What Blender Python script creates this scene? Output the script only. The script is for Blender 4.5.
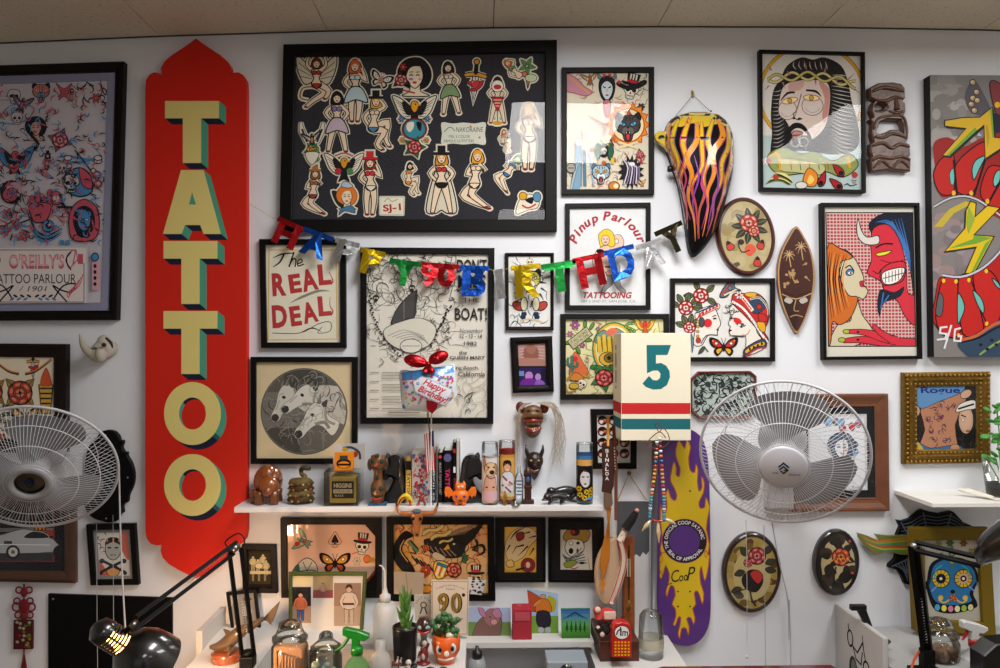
import bpy,bmesh,math,random
from mathutils import Vector,Matrix
from mathutils.geometry import tessellate_polygon
PI = math.pi
for _o in list(bpy.data.objects):
 bpy.data.objects.remove(_o)
SC = bpy.context.scene
COL = SC.collection
# ------------------------------------------------------------------ camera
FPX,DIST,CAMZ = 771.0,2.85,1.75
cam_data = bpy.data.cameras.new('camera')
cam_data.sensor_width = 36.0
cam_data.lens = FPX * 36.0 / 1000.0
cam = bpy.data.objects.new('camera',cam_data)
COL.objects.link(cam)
cam.location = (0,-DIST,CAMZ)
cam.rotation_euler = (PI / 2 + math.atan(13 / FPX),0,-math.atan(18 / FPX))
SC.camera = cam
RC = cam.rotation_euler.to_matrix()
CL = Vector(cam.location)
# ------------------------------------------------------------------ world, lights, exposure
SC.view_settings.view_transform = 'Standard'
SC.view_settings.look = 'None'
SC.view_settings.gamma = 1
SC.view_settings.use_curve_mapping = False
SC.view_settings.exposure = 0.0
world = bpy.data.worlds.new('world')
SC.world = world
world.use_nodes = True
world.node_tree.nodes['Background'].inputs[0].default_value = (0.75,0.85,1.0,1)
world.node_tree.nodes['Background'].inputs[1].default_value = 0.5
CEIL_Z = 2.895
TROFFERS = [(-2.02,-1.42,104),(0.42,-1.32,130),(1.98,-1.32,84),
   (-1.95,-4.1,30),(0.42,-4.1,60),(2.0,-4.1,24)]
for _x,_y,_p in TROFFERS:
 _l = bpy.data.lights.new('troffer_light','AREA')
 _l.shape = 'RECTANGLE'; _l.size = 0.56; _l.size_y = 1.16
 _l.energy = _p * 0.36
 _l.color = (1.0,0.985,0.975)
 _lo = bpy.data.objects.new('troffer_light',_l)
 _lo.location = (_x,_y,CEIL_Z - 0.012)
 COL.objects.link(_lo)
def W(px,py,d=0.0):
 """the point on the plane y=-d that stands at pixel px,py of the photograph"""
 r = RC @ Vector(((px - 500) / FPX,-(py - 334) / FPX,-1))
 t = (-d - CL.y) / r.y
 return CL + r * t
def PX(v):
 q = RC.transposed() @ (Vector(v) - CL)
 return (500 + FPX * q.x / -q.z,334 - FPX * q.y / -q.z)
def sc(d):
 return (DIST - d) / FPX
# ------------------------------------------------------------------ colours and materials
def hexc(h):
 if not isinstance(h,str):
  return h
 if len(h) == 3:
  h = ''.join(c * 2 for c in h)
 o = []
 for i in (0,2,4):
  c = int(h[i:i + 2],16) / 255
  o.append(c / 12.92 if c <= .04045 else ((c + .055) / 1.055) ** 2.4)
 return tuple(o)
MATS = {}
def N(nt,typ,**kw):
 n = nt.nodes.new(typ)
 for k,v in kw.items():
  setattr(n,k,v)
 return n
def getmat(kind):
 if kind in MATS:
  return MATS[kind]
 m = bpy.data.materials.new(kind)
 MATS[kind] = m
 m.use_nodes = True
 nt = m.node_tree
 L = nt.links
 b = nt.nodes['Principled BSDF']
 out = nt.nodes['Material Output']
 at = N(nt,'ShaderNodeAttribute',attribute_name='Col')
 tc = N(nt,'ShaderNodeTexCoord')
 def base(sock):
  L.new(sock,b.inputs['Base Color'])
 def mul(fac_sock,lo,hi,src=None):
  mr = N(nt,'ShaderNodeMapRange')
  mr.inputs['To Min'].default_value = lo
  mr.inputs['To Max'].default_value = hi
  L.new(fac_sock,mr.inputs['Value'])
  vm = N(nt,'ShaderNodeVectorMath',operation='SCALE')
  L.new(src or at.outputs['Color'],vm.inputs[0])
  L.new(mr.outputs[0],vm.inputs['Scale'])
  return vm.outputs[0]
 def noise(scale,detail=3,rough=.55,stretch=None):
  n = N(nt,'ShaderNodeTexNoise')
  n.inputs['Scale'].default_value = scale
  n.inputs['Detail'].default_value = detail
  n.inputs['Roughness'].default_value = rough
  if stretch:
   mp = N(nt,'ShaderNodeMapping')
   mp.inputs['Scale'].default_value = stretch
   L.new(tc.outputs['Object'],mp.inputs[0])
   L.new(mp.outputs[0],n.inputs['Vector'])
  else:
   L.new(tc.outputs['Object'],n.inputs['Vector'])
  return n.outputs['Fac']
 def bump(sock,dist,strength=.5):
  bp = N(nt,'ShaderNodeBump')
  bp.inputs['Strength'].default_value = strength
  bp.inputs['Distance'].default_value = dist
  L.new(sock,bp.inputs['Height'])
  L.new(bp.outputs[0],b.inputs['Normal'])
 R = b.inputs['Roughness']
 base(at.outputs['Color'])
 if kind == 'paint':
  R.default_value = .5
  b.inputs['Specular IOR Level'].default_value = .15
 elif kind == 'paper':
  R.default_value = .85
  b.inputs['Specular IOR Level'].default_value = .2
  base(mul(noise(60),.93,1.05))
 elif kind == 'ink':
  R.default_value = .8
  b.inputs['Specular IOR Level'].default_value = .15
 elif kind == 'gloss':
  R.default_value = .3
  b.inputs['Coat Weight'].default_value = .8
  b.inputs['Coat Roughness'].default_value = .06
 elif kind == 'foil':
  b.inputs['Metallic'].default_value = .85
  R.default_value = .28
  bump(noise(45,2),.004,.6)
 elif kind == 'metal':
  b.inputs['Metallic'].default_value = 1
  R.default_value = .28
 elif kind == 'gilt':
  b.inputs['Metallic'].default_value = .75
  R.default_value = .42
  n = noise(90,3)
  base(mul(n,.35,1.5)); bump(n,.003,.8)
 elif kind == 'wood':
  R.default_value = .42
  n = noise(14,5,.65,(1,1,6))
  base(mul(n,.5,1.5)); bump(n,.001,.3)
 elif kind == 'woodx':
  R.default_value = .42
  n = noise(14,5,.65,(1,1,1))
  base(mul(n,.55,1.45))
 elif kind == 'carved':
  R.default_value = .35
  n = noise(45,4,.6,(1,1,.6))
  base(mul(n,.45,1.5)); bump(n,.004,.6)
 elif kind == 'cloth':
  R.default_value = .95
  n = noise(260,2)
  base(mul(n,.8,1.15)); bump(n,.002,.4)
 elif kind == 'plastic':
  R.default_value = .35
 elif kind == 'leaf':
  R.default_value = .45
  base(mul(noise(70),.6,1.4))
 elif kind == 'white_board':
  R.default_value = .45
  n = noise(18,4)
  base(mul(n,.96,1.03))
 elif kind == 'wall':
  R.default_value = .75
  n = noise(240,3,.6,(1,1,1.6)); n2 = noise(2.5,3)
  base(mul(n2,.95,1.04)); bump(n,.0016,.28)
 elif kind == 'ceiling':
  R.default_value = .9
  n = noise(95,4,.75)
  cr = N(nt,'ShaderNodeValToRGB')
  cr.color_ramp.elements[0].position = .33
  cr.color_ramp.elements[1].position = .43
  cr.color_ramp.elements[0].color = (.55,.55,.55,1)
  L.new(n,cr.inputs[0])
  base(mul(cr.outputs[0],.0,1.0)); bump(cr.outputs[0],.003,.5)
 elif kind == 'floor':
  R.default_value = .4
  base(mul(noise(3,5),.75,1.2))
 elif kind in ('glass','clear','clearjar'):
  nt.nodes.remove(b)
  fr = N(nt,'ShaderNodeFresnel')
  fr.inputs[0].default_value = 1.36 if kind == 'glass' else 1.45
  tr = N(nt,'ShaderNodeBsdfTransparent')
  gl = N(nt,'ShaderNodeBsdfGlossy')
  gl.inputs['Roughness'].default_value = .015 if kind == 'glass' else .06
  mx = N(nt,'ShaderNodeMixShader')
  fac = fr.outputs[0]
  if kind == 'clear':
   tr.inputs[0].default_value = (.93,.95,.95,1)
   ma = N(nt,'ShaderNodeMath',operation='MULTIPLY_ADD')
   ma.inputs[1].default_value = .9; ma.inputs[2].default_value = .01
   L.new(fac,ma.inputs[0]); fac = ma.outputs[0]
  if kind == 'clearjar':
   tr.inputs[0].default_value = (.9,.93,.92,1)
   ma = N(nt,'ShaderNodeMath',operation='MULTIPLY_ADD')
   ma.inputs[1].default_value = .9; ma.inputs[2].default_value = .02
   L.new(fac,ma.inputs[0]); fac = ma.outputs[0]
  L.new(fac,mx.inputs[0]); L.new(tr.outputs[0],mx.inputs[1]); L.new(gl.outputs[0],mx.inputs[2])
  L.new(mx.outputs[0],out.inputs[0])
 elif kind == 'milky':      # translucent plastic
  nt.nodes.remove(b)
  tr = N(nt,'ShaderNodeBsdfTransparent')
  df = N(nt,'ShaderNodeBsdfPrincipled')
  L.new(at.outputs['Color'],df.inputs['Base Color'])
  df.inputs['Roughness'].default_value = .3
  mx = N(nt,'ShaderNodeMixShader')
  mx.inputs[0].default_value = .55
  L.new(tr.outputs[0],mx.inputs[1]); L.new(df.outputs[0],mx.inputs[2])
  L.new(mx.outputs[0],out.inputs[0])
 elif kind == 'glow':
  nt.nodes.remove(b)
  em = N(nt,'ShaderNodeEmission')
  L.new(at.outputs['Color'],em.inputs[0])
  em.inputs[1].default_value = 14
  L.new(em.outputs[0],out.inputs[0])
 elif kind == 'bright':
  nt.nodes.remove(b)
  em = N(nt,'ShaderNodeEmission')
  L.new(at.outputs['Color'],em.inputs[0])
  em.inputs[1].default_value = 2.5
  L.new(em.outputs[0],out.inputs[0])
 return m
# ------------------------------------------------------------------ curves
def catmull(pts,n=5,closed=False):
 P = [Vector(p) for p in pts]
 m = len(P)
 if m < 3:
  return P
 out = []
 rng = range(m) if closed else range(m - 1)
 for i in rng:
  if closed:
   a,b,c,d = P[(i - 1) % m],P[i],P[(i + 1) % m],P[(i + 2) % m]
  else:
   a,b,c,d = P[max(i - 1,0)],P[i],P[i + 1],P[min(i + 2,m - 1)]
  for k in range(n):
   t = k / n
   out.append(.5 * ((2 * b) + (c - a) * t + (2 * a - 5 * b + 4 * c - d) * t * t + (3 * b - a - 3 * c + d) * t ** 3))
 if not closed:
  out.append(P[-1])
 return out
def arc(cx,cy,rx,ry=None,a0=0,a1=360,n=24):
 ry = rx if ry is None else ry
 full = abs(a1 - a0) >= 360
 k = n if full else n + 1
 return [(cx + rx * math.cos(math.radians(a0 + (a1 - a0) * i / n)),cy + ry * math.sin(math.radians(a0 + (a1 - a0) * i / n))) for i in range(k)]
# ------------------------------------------------------------------ mesh builder
class M:
 def __init__(s,T=None,kind='paint',col='888888'):
  s.v = []; s.f = []; s.c = []; s.k = []; s.s = []
  s.T = T or Matrix()
  s.kind = kind; s.col = hexc(col)
 def set(s,kind=None,col=None):
  if kind: s.kind = kind
  if col: s.col = hexc(col)
  return s
 def add(s,verts,faces,smooth=False):
  o = len(s.v)
  T = s.T
  s.v += [T @ Vector(v) for v in verts]
  for f in faces:
   s.f.append([o + i for i in f])
   s.c.append(s.col); s.k.append(s.kind); s.s.append(smooth)
  return s
 def box(s,x0,x1,y0,y1,z0,z1,b=0):
  if b <= 0:
   v = [(x,y,z) for x in (x0,x1) for y in (y0,y1) for z in (z0,z1)]
   return s.add(v,[(0,1,3,2),(4,6,7,5),(0,4,5,1),(2,3,7,6),(0,2,6,4),(1,5,7,3)])
  bm = bmesh.new()
  bmesh.ops.create_cube(bm,size=1)
  for v in bm.verts:
   v.co = Vector(((x0 + x1) / 2 + v.co.x * (x1 - x0),(y0 + y1) / 2 + v.co.y * (y1 - y0),(z0 + z1) / 2 + v.co.z * (z1 - z0)))
  bmesh.ops.bevel(bm,geom=bm.edges[:] + bm.verts[:],offset=b,segments=2,affect='EDGES',profile=.5)
  bm.verts.index_update()
  s.add([v.co.copy() for v in bm.verts],[[v.index for v in f.verts] for f in bm.faces])
  bm.free()
  return s
 def prism(s,pts,y0,y1,b=0,holes=(),smooth=False):
  """outline in x,z extruded from y0 (back, larger) to y1 (front, towards the camera)"""
  loops = [[Vector((p[0],p[1])) for p in L] for L in [pts] + list(holes)]
  tri = tessellate_polygon([[Vector((p.x,p.y,0)) for p in L] for L in loops])
  flat = [p for L in loops for p in L]
  n = len(flat)
  def ins(L,hole):
   A = sum(L[i].x * L[(i + 1) % len(L)].y - L[(i + 1) % len(L)].x * L[i].y for i in range(len(L)))
   sg = 1 if A > 0 else -1
   if hole: sg = -sg
   o = []
   for i in range(len(L)):
    e1 = L[i] - L[i - 1]; e2 = L[(i + 1) % len(L)] - L[i]
    if e1.length < 1e-9 or e2.length < 1e-9:
     o.append(L[i]); continue
    e1.normalize(); e2.normalize()
    nn = Vector((-(e1 + e2).y,(e1 + e2).x))
    if nn.length < .2:
     o.append(L[i]); continue
    nn.normalize()
    o.append(L[i] + nn * b * sg)
   return o
  V = [(p.x,y0,p.y) for p in flat]
  F = [tuple(reversed(t)) for t in tri]
  if b:
   yb = y1 + (b if y0 > y1 else -b)
   V += [(p.x,yb,p.y) for p in flat]
   inn = []
   for k,L in enumerate(loops): inn += ins(L,k > 0)
   V += [(p.x,y1,p.y) for p in inn]
   lv = 2
  else:
   V += [(p.x,y1,p.y) for p in flat]
   lv = 1
  F += [tuple(i + n * lv for i in t) for t in tri]
  s.add(V,F)
  Fs = []
  o = 0
  for L in loops:
   m = len(L)
   for q in range(lv):
    for i in range(m):
     j = (i + 1) % m
     Fs.append((o + i + n * q,o + j + n * q,o + j + n * (q + 1),o + i + n * (q + 1)))
   o += m
  o0 = len(s.v) - len(V)
  for f in Fs:
   s.f.append([o0 + i for i in f]); s.c.append(s.col); s.k.append(s.kind); s.s.append(smooth)
  return s
 def lathe(s,prof,c=(0,0,0),axis='z',seg=24,sx=1,sy=1,smooth=True):
  V = []; F = []
  n = len(prof)
  for j in range(seg):
   a = 2 * PI * j / seg
   for r,h in prof:
    x,y = r * math.cos(a) * sx,r * math.sin(a) * sy
    p = {'z': (x,y,h),'y': (x,-h,y),'x': (h,x,y)}[axis]
    V.append((p[0] + c[0],p[1] + c[1],p[2] + c[2]))
  for j in range(seg):
   k = (j + 1) % seg
   for i in range(n - 1):
    F.append((j * n + i,k * n + i,k * n + i + 1,j * n + i + 1))
  return s.add(V,F,smooth)
 def ball(s,c,r,rot=None,seg=16,rings=10):
  if not hasattr(r,'__len__'): r = (r,r,r)
  V = []; F = []
  for i in range(rings + 1):
   t = PI * i / rings
   for j in range(seg):
    a = 2 * PI * j / seg
    p = Vector((r[0] * math.sin(t) * math.cos(a),r[1] * math.sin(t) * math.sin(a),r[2] * math.cos(t)))
    if rot: p = rot @ p
    V.append(p + Vector(c))
  for i in range(rings):
   for j in range(seg):
    k = (j + 1) % seg
    F.append((i * seg + j,(i + 1) * seg + j,(i + 1) * seg + k,i * seg + k))
  return s.add(V,F,True)
 def tube(s,pts,r,seg=8,n=0,closed=False,flat=1.0,smooth=True):
  m0 = len(pts)
  P = catmull(pts,n,closed) if n else [Vector(p) for p in pts]
  m = len(P)
  if hasattr(r,'__len__'):
   R_ = []
   for i in range(m):
    t = i / (m - 1) * (len(r) - 1); k = min(int(t),len(r) - 2)
    R_.append(r[k] + (r[k + 1] - r[k]) * (t - k))
  else:
   R_ = [r] * m
  V = []; F = []
  up = None
  for i in range(m):
   if closed: d = P[(i + 1) % m] - P[i - 1]
   else: d = P[min(i + 1,m - 1)] - P[max(i - 1,0)]
   if d.length < 1e-9: d = Vector((0,0,1))
   d.normalize()
   if up is None:
    up = Vector((0,1,0)) if abs(d.y) < .9 else Vector((1,0,0))
   sd = d.cross(up)
   if sd.length < 1e-6: sd = d.orthogonal()
   sd.normalize(); up = sd.cross(d).normalized()
   for j in range(seg):
    a = 2 * PI * j / seg
    V.append(P[i] + (sd * math.cos(a) + up * math.sin(a) * flat) * R_[i])
  for i in range(m if closed else m - 1):
   i2 = (i + 1) % m
   for j in range(seg):
    k = (j + 1) % seg
    F.append((i * seg + j,i * seg + k,i2 * seg + k,i2 * seg + j))
  if not closed:
   F.append(tuple(range(seg))); F.append(tuple((m - 1) * seg + j for j in reversed(range(seg))))
  return s.add(V,F,smooth)
 def quad(s,a,b,c,d):
  return s.add([a,b,c,d],[(0,1,2,3)])
def wloc(o):
 v = Vector((0,0,0))
 while o:
  v += o.location; o = o.parent
 return v
def build(m,name,parent=None,label=None,loc=None):
 if parent is not None:
  off = wloc(parent)
 elif loc is not None:
  off = Vector(loc)
 elif m.v:
  xs = [v.x for v in m.v]; ys = [v.y for v in m.v]; zs = [v.z for v in m.v]
  off = Vector(((min(xs) + max(xs)) / 2,(min(ys) + max(ys)) / 2,min(zs)))
 else:
  off = Vector((0,0,0))
 me = bpy.data.meshes.new(name)
 me.from_pydata([v - off for v in m.v],[],m.f)
 kinds = []
 for k in m.k:
  if k not in kinds: kinds.append(k)
 for k in kinds: me.materials.append(getmat(k))
 ix = {k: i for i,k in enumerate(kinds)}
 me.polygons.foreach_set('material_index',[ix[k] for k in m.k])
 me.polygons.foreach_set('use_smooth',m.s)
 ca = me.color_attributes.new('Col','FLOAT_COLOR','CORNER')
 buf = []
 for f,c in zip(m.f,m.c):
  buf += [c[0],c[1],c[2],1.0] * len(f)
 ca.data.foreach_set('color',buf)
 me.update()
 o = bpy.data.objects.new(name,me)
 COL.objects.link(o)
 if parent is not None: o.parent = parent
 else: o.location = off
 if label: o['label'] = label
 return o
def thing(name,label,cat,loc,group=None):
 o = bpy.data.objects.new(name,None)
 o.empty_display_size = .05
 COL.objects.link(o)
 o.location = loc
 o['label'] = label; o['category'] = cat
 if group: o['group'] = group
 return o
def tag(o,label,cat,group=None):
 o['label'] = label; o['category'] = cat
 if group: o['group'] = group
 return o
def struct(m,name):
 o = build(m,name,loc=(0,0,0))
 o['kind'] = 'structure'
 return o
def L(px,py,d,rz=0):
 """matrix of a local frame in photo-pixel units based at px,py on depth d: x right, y away, z up"""
 return Matrix.Translation(W(px,py,d)) @ Matrix.Rotation(rz,4,'Z') @ Matrix.Scale(sc(d),4)
# ------------------------------------------------------------------ flat artwork
def clip_half(poly,ax,ay,c):
 out = []
 n = len(poly)
 for i in range(n):
  p,q = poly[i],poly[(i + 1) % n]
  dp = ax * p[0] + ay * p[1] - c; dq = ax * q[0] + ay * q[1] - c
  if dp >= 0: out.append(p)
  if (dp > 0 and dq < 0) or (dp < 0 and dq > 0):
   t = dp / (dp - dq)
   out.append((p[0] + (q[0] - p[0]) * t,p[1] + (q[1] - p[1]) * t))
 return out
TXT = {}
def text_tris(s,bold,shear):
 key = (s,bold,shear)
 if key not in TXT:
  cu = bpy.data.curves.new('txt','FONT')
  cu.body = s; cu.size = 1; cu.offset = bold; cu.shear = shear; cu.resolution_u = 3
  ob = bpy.data.objects.new('txt',cu)
  me = ob.to_mesh()
  me.calc_loop_triangles()
  vs = [(v.co.x,v.co.y) for v in me.vertices]
  tr = [[vs[i] for i in t.vertices] for t in me.loop_triangles]
  ob.to_mesh_clear()
  bpy.data.objects.remove(ob); bpy.data.curves.remove(cu)
  xs = [p[0] for t in tr for p in t] or [0,1]; ys = [p[1] for t in tr for p in t] or [0,1]
  TXT[key] = (tr,min(xs),max(xs),min(ys),max(ys))
 return TXT[key]
class Art(M):
 """flat print drawn in photo pixels; every shape lies a hair above the one before"""
 def __init__(s,d=0.0,clip=None,kind='ink',fn=None,grid=None,lift=.000012,l0=0):
  super().__init__(kind=kind)
  s.d = d
  s.fn = fn or (lambda x,y,h: W(x,y,s.d + h))
  s.clip = clip
  s.grid = grid
  s.layer = l0; s.lift = lift
  s.st = [(1,0,0,1,0,0)]
  s.halo = None
 def push(s,cx,cy,r=1,rot=0,sx=1,sy=1):
  a,b,c,d,e,f = s.st[-1]
  co,si = math.cos(math.radians(rot)) * r,math.sin(math.radians(rot)) * r
  m = (co * sx,si * sx,-si * sy,co * sy,cx,cy)
  s.st.append((a * m[0] + c * m[1],b * m[0] + d * m[1],a * m[2] + c * m[3],b * m[2] + d * m[3],
      a * m[4] + c * m[5] + e,b * m[4] + d * m[5] + f))
 def pop(s):
  s.st.pop()
 def scl(s):
  a,b,c,d,e,f = s.st[-1]
  return math.sqrt(abs(a * d - b * c)) or 1
 def X(s,p):
  a,b,c,d,e,f = s.st[-1]
  return (a * p[0] + c * p[1] + e,b * p[0] + d * p[1] + f)
 def tris(s,T,col):
  s.layer += 1
  h = s.layer * s.lift
  s.col = hexc(col)
  for t in T:
   q = [s.X(p) for p in t]
   if s.clip:
    cl = s.clip
    A = sum(cl[i][0] * cl[(i + 1) % len(cl)][1] - cl[(i + 1) % len(cl)][0] * cl[i][1] for i in range(len(cl)))
    sg = 1 if A > 0 else -1
    for i in range(len(cl)):
     p0,p1 = cl[i],cl[(i + 1) % len(cl)]
     ax,ay = -(p1[1] - p0[1]) * sg,(p1[0] - p0[0]) * sg
     q = clip_half(q,ax,ay,ax * p0[0] + ay * p0[1])
     if len(q) < 3: break
    if len(q) < 3: continue
   cells = [q]
   if s.grid:
    for ax in (0,1):
     g = s.grid[ax]
     if not g: continue
     nc = []
     for c in cells:
      lo = math.floor(min(p[ax] for p in c) / g); hi = math.ceil(max(p[ax] for p in c) / g)
      for k in range(lo,hi):
       v = (1,0) if ax == 0 else (0,1)
       r = clip_half(c,v[0],v[1],k * g)
       if len(r) > 2: r = clip_half(r,-v[0],-v[1],-(k + 1) * g)
       if len(r) > 2: nc.append(r)
     cells = nc
   for c in cells:
    o = len(s.v)
    s.v += [s.fn(p[0],p[1],h) for p in c]
    s.f.append(list(range(o,o + len(c)))); s.c.append(s.col); s.k.append(s.kind); s.s.append(False)
 def poly(s,pts,col,holes=()):
  if s.halo:
   s._line(pts,s.halo[1] / s.scl(),s.halo[0],True)
   col = s.halo[0]
  loops = [[Vector((p[0],p[1],0)) for p in pts]] + [[Vector((p[0],p[1],0)) for p in h] for h in holes]
  try:
   tri = tessellate_polygon(loops)
  except Exception:
   return
  flat = [(p.x,p.y) for Lp in loops for p in Lp]
  s.tris([[flat[i] for i in t] for t in tri],col)
 def _line(s,pts,w,col,closed=False,taper=None):
  P = [Vector((p[0],p[1])) for p in pts]
  Q = [P[0]]
  for p in P[1:]:
   if (p - Q[-1]).length > 1e-5: Q.append(p)
  if closed and (Q[0] - Q[-1]).length < 1e-5: Q.pop()
  P = Q
  n = len(P)
  if n < 2: return
  le = []; ri = []
  for i in range(n):
   if closed: a,b = P[i] - P[i - 1],P[(i + 1) % n] - P[i]
   else: a,b = P[i] - P[max(i - 1,0)],P[min(i + 1,n - 1)] - P[i]
   if a.length < 1e-9: a = b
   if b.length < 1e-9: b = a
   a = a.normalized(); b = b.normalized()
   t = a + b
   if t.length < .3: t = a
   t.normalize()
   nn = Vector((-t.y,t.x))
   k = 1 / max(.6,abs(nn.dot(Vector((-a.y,a.x)))))
   ww = w
   if taper is not None:
    u = i / (n - 1) * (len(taper) - 1); j = min(int(u),len(taper) - 2)
    ww = w * (taper[j] + (taper[j + 1] - taper[j]) * (u - j))
   le.append(P[i] + nn * ww * k / 2); ri.append(P[i] - nn * ww * k / 2)
  T = []
  for i in range(n if closed else n - 1):
   j = (i + 1) % n
   T.append([le[i],le[j],ri[j]]); T.append([le[i],ri[j],ri[i]])
  s.tris(T,col)
 def line(s,pts,w,col='111111',closed=False,taper=None,n=0):
  if n: pts = catmull(pts,n,closed)
  if s.halo:
   s._line(pts,w + s.halo[1] / s.scl(),s.halo[0],closed,None)
   return
  s._line(pts,w,col,closed,taper)
 def sh(s,pts,col,ow=.07,out='151214',n=4):
  """smooth closed shape with an outline"""
  P = catmull(pts,n,True) if n else pts
  s.poly(P,col)
  if ow and not s.halo: s._line(P,ow,out,True)
 def ell(s,cx,cy,rx,ry=None,col='000000',ow=0,out='151214',rot=0,n=16):
  ry = rx if ry is None else ry
  P = arc(0,0,rx,ry,0,360,n)
  c,q = math.cos(math.radians(rot)),math.sin(math.radians(rot))
  P = [(cx + x * c - y * q,cy + x * q + y * c) for x,y in P]
  s.poly(P,col)
  if ow and not s.halo: s._line(P,ow,out,True)
 def rect(s,x0,y0,x1,y1,col):
  s.poly([(x0,y0),(x1,y0),(x1,y1),(x0,y1)],col)
 def limb(s,pts,ws,col,ow=.05,out='2a1c18',n=3):
  P = catmull(pts,n)
  if not s.halo: s._line(P,1,out,False,[w + ow * 2 for w in ws])
  else:
   s._line(P,1,s.halo[0],False,[w + s.halo[1] / s.scl() for w in ws]); return
  s._line(P,1,col,False,ws)
  for p,w in ((P[0],ws[0]),(P[-1],ws[-1])):
   s.ell(p[0],p[1],w / 2,w / 2,col,n=8)
 def text(s,t,x0,y0,x1,y1,col='111111',bold=0,shear=0,rot=0):
  tr,a,b,c,d = text_tris(t,bold,shear)
  cx,cy = (x0 + x1) / 2,(y0 + y1) / 2
  kx,ky = (x1 - x0) / (b - a),(y1 - y0) / (d - c)
  co,si = math.cos(math.radians(rot)),math.sin(math.radians(rot))
  def f(p):
   x = (p[0] - (a + b) / 2) * kx; y = -(p[1] - (c + d) / 2) * ky
   return (cx + x * co - y * si,cy + x * si + y * co)
  s.tris([[f(p) for p in q] for q in tr],col)
 def arctext(s,t,cx,cy,r,a0,a1,h,col='111111',bold=0,inv=False,shear=0,fit=1.0):
  """lettering along an arc; baseline at radius r, cap height h"""
  k = h / text_tris('H',0,0)[4]
  adv = []
  for ch in t:
   if ch == ' ': adv.append(.35); continue
   g = text_tris(ch,bold,shear); adv.append(g[2] - g[1] + .12)
  tot = sum(adv); pos = 0
  for ch,ad in zip(t,adv):
   u = (pos + ad / 2) / tot; pos += ad
   if ch == ' ': continue
   al = math.radians(a0 + (a1 - a0) * u)
   x,y = cx + r * math.cos(al),cy + r * math.sin(al)
   rot = math.degrees(al) + (90 if not inv else -90)
   tr,a,b,c,d = text_tris(ch,bold,shear)
   co,si = math.cos(math.radians(rot)),math.sin(math.radians(rot))
   s.tris([[((lambda X,Y: (x + X * co - Y * si,y + X * si + Y * co))((p[0] - (a + b) / 2) * k * fit,-p[1] * k)) for p in q] for q in tr],col)
# ------------------------------------------------------------------ drawn tattoo motifs (unit space, y down)
K = '141216'
def leafs(a,n,r0,r1,col,a0=0,wd=.3,spread=360,ow=.05):
 for i in range(n):
  t = math.radians(a0 + spread * i / n)
  c,q = math.cos(t),math.sin(t)
  P = [(r0,0),((r0 + r1) / 2 - .1,-wd),(r1 * .86,-wd * .35),(r1,0),(r1 * .86,wd * .35),((r0 + r1) / 2 - .1,wd)]
  P = [(x * c - y * q,x * q + y * c) for x,y in P]
  a.sh(P,col,ow,n=3)
  a.line([(r0 * c,r0 * q),(r1 * .9 * c,r1 * .9 * q)],.04,K)
def rose(a,cx,cy,r,c1='c4202a',c2='e58a80',leaf='4c6b3a',n=5,a0=20,dark=K):
 a.push(cx,cy,r)
 if n: leafs(a,n,.5,1.45,leaf,a0)
 a.ell(0,0,.92,.9,dark)
 for i in range(6):
  t = math.radians(60 * i + 15)
  x,y = .52 * math.cos(t),.5 * math.sin(t)
  a.ell(x,y,.42,.34,c1,.06,dark,rot=math.degrees(t) + 90)
  a.ell(x * 1.2,y * 1.2,.22,.1,c2,rot=math.degrees(t) + 90)
 a.ell(0,0,.46,.44,c1,.06,dark)
 for i in range(4):
  t = math.radians(90 * i + 40)
  a.ell(.2 * math.cos(t),.2 * math.sin(t),.2,.13,c2,.05,dark,rot=math.degrees(t) + 90)
 a.ell(0,0,.12,.12,dark)
 a.pop()
def skull(a,cx,cy,r,bone='ece4cf',hat=None,cross=False,eye=K,rot=0,band='c4202a'):
 a.push(cx,cy,r,rot)
 if cross:
  for sx in (-1,1):
   a.limb([(-1.1 * sx,.35),(1.1 * sx,1.15)],[.22,.22],bone,.05)
   for e in (-1.1,1.1):
    a.ell(e * sx,.3 if e < 0 else 1.2,.16,.16,bone,.05)
 a.sh([(0,-.85),(.6,-.68),(.82,-.1),(.6,.3),(.45,.42),(.42,.85),(0,.95),(-.42,.85),(-.45,.42),(-.6,.3),(-.82,-.1),(-.6,-.68)],bone,.08)
 a.sh([(-.5,-.15),(-.2,-.2),(-.12,.08),(-.35,.22),(-.55,.1)],eye,0)
 a.sh([(.5,-.15),(.2,-.2),(.12,.08),(.35,.22),(.55,.1)],eye,0)
 a.poly([(0,.15),(.12,.42),(-.12,.42)],K)
 a.line([(-.35,.62),(.35,.62)],.06,K)
 for i in range(-2,3):
  a.line([(i * .15,.5),(i * .15,.8)],.04,K)
 if hat:
  a.sh([(-1.05,-.6),(0,-.42),(1.05,-.6),(.95,-.8),(0,-.68),(-.95,-.8)],hat,.06)
  a.poly([(-.55,-.72),(-.68,-1.75),(.68,-1.75),(.55,-.72)],hat)
  a.line([(-.55,-.72),(-.68,-1.75),(.68,-1.75),(.55,-.72)],.06,K)
  a.poly([(-.56,-.78),(-.59,-1.05),(.59,-1.05),(.56,-.78)],band)
  for x in (-.3,0,.3):
   a.poly([(x - .07,-1.1),(x - .09,-1.7),(x + .09,-1.7),(x + .07,-1.1)],'ded6c4')
 a.pop()
def wing(a,col,c2,k=5,ow=.05):
 """a wing growing from 0,0 up to the right"""
 a.sh([(0,0),(.25,-.5),(.9,-1.05),(1.1,-1),(.95,-.55),(.7,-.1),(.3,.25)],col,ow)
 for i in range(k):
  t = i / (k - 1)
  a.line([(.15 + .1 * t,-.1 + .25 * t),(.95 - .35 * t,-.85 + .75 * t)],.07,c2,taper=[1,.3])
 a.line([(.2,-.4),(.55,-.2),(.5,.05)],.04,K,n=3)
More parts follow.
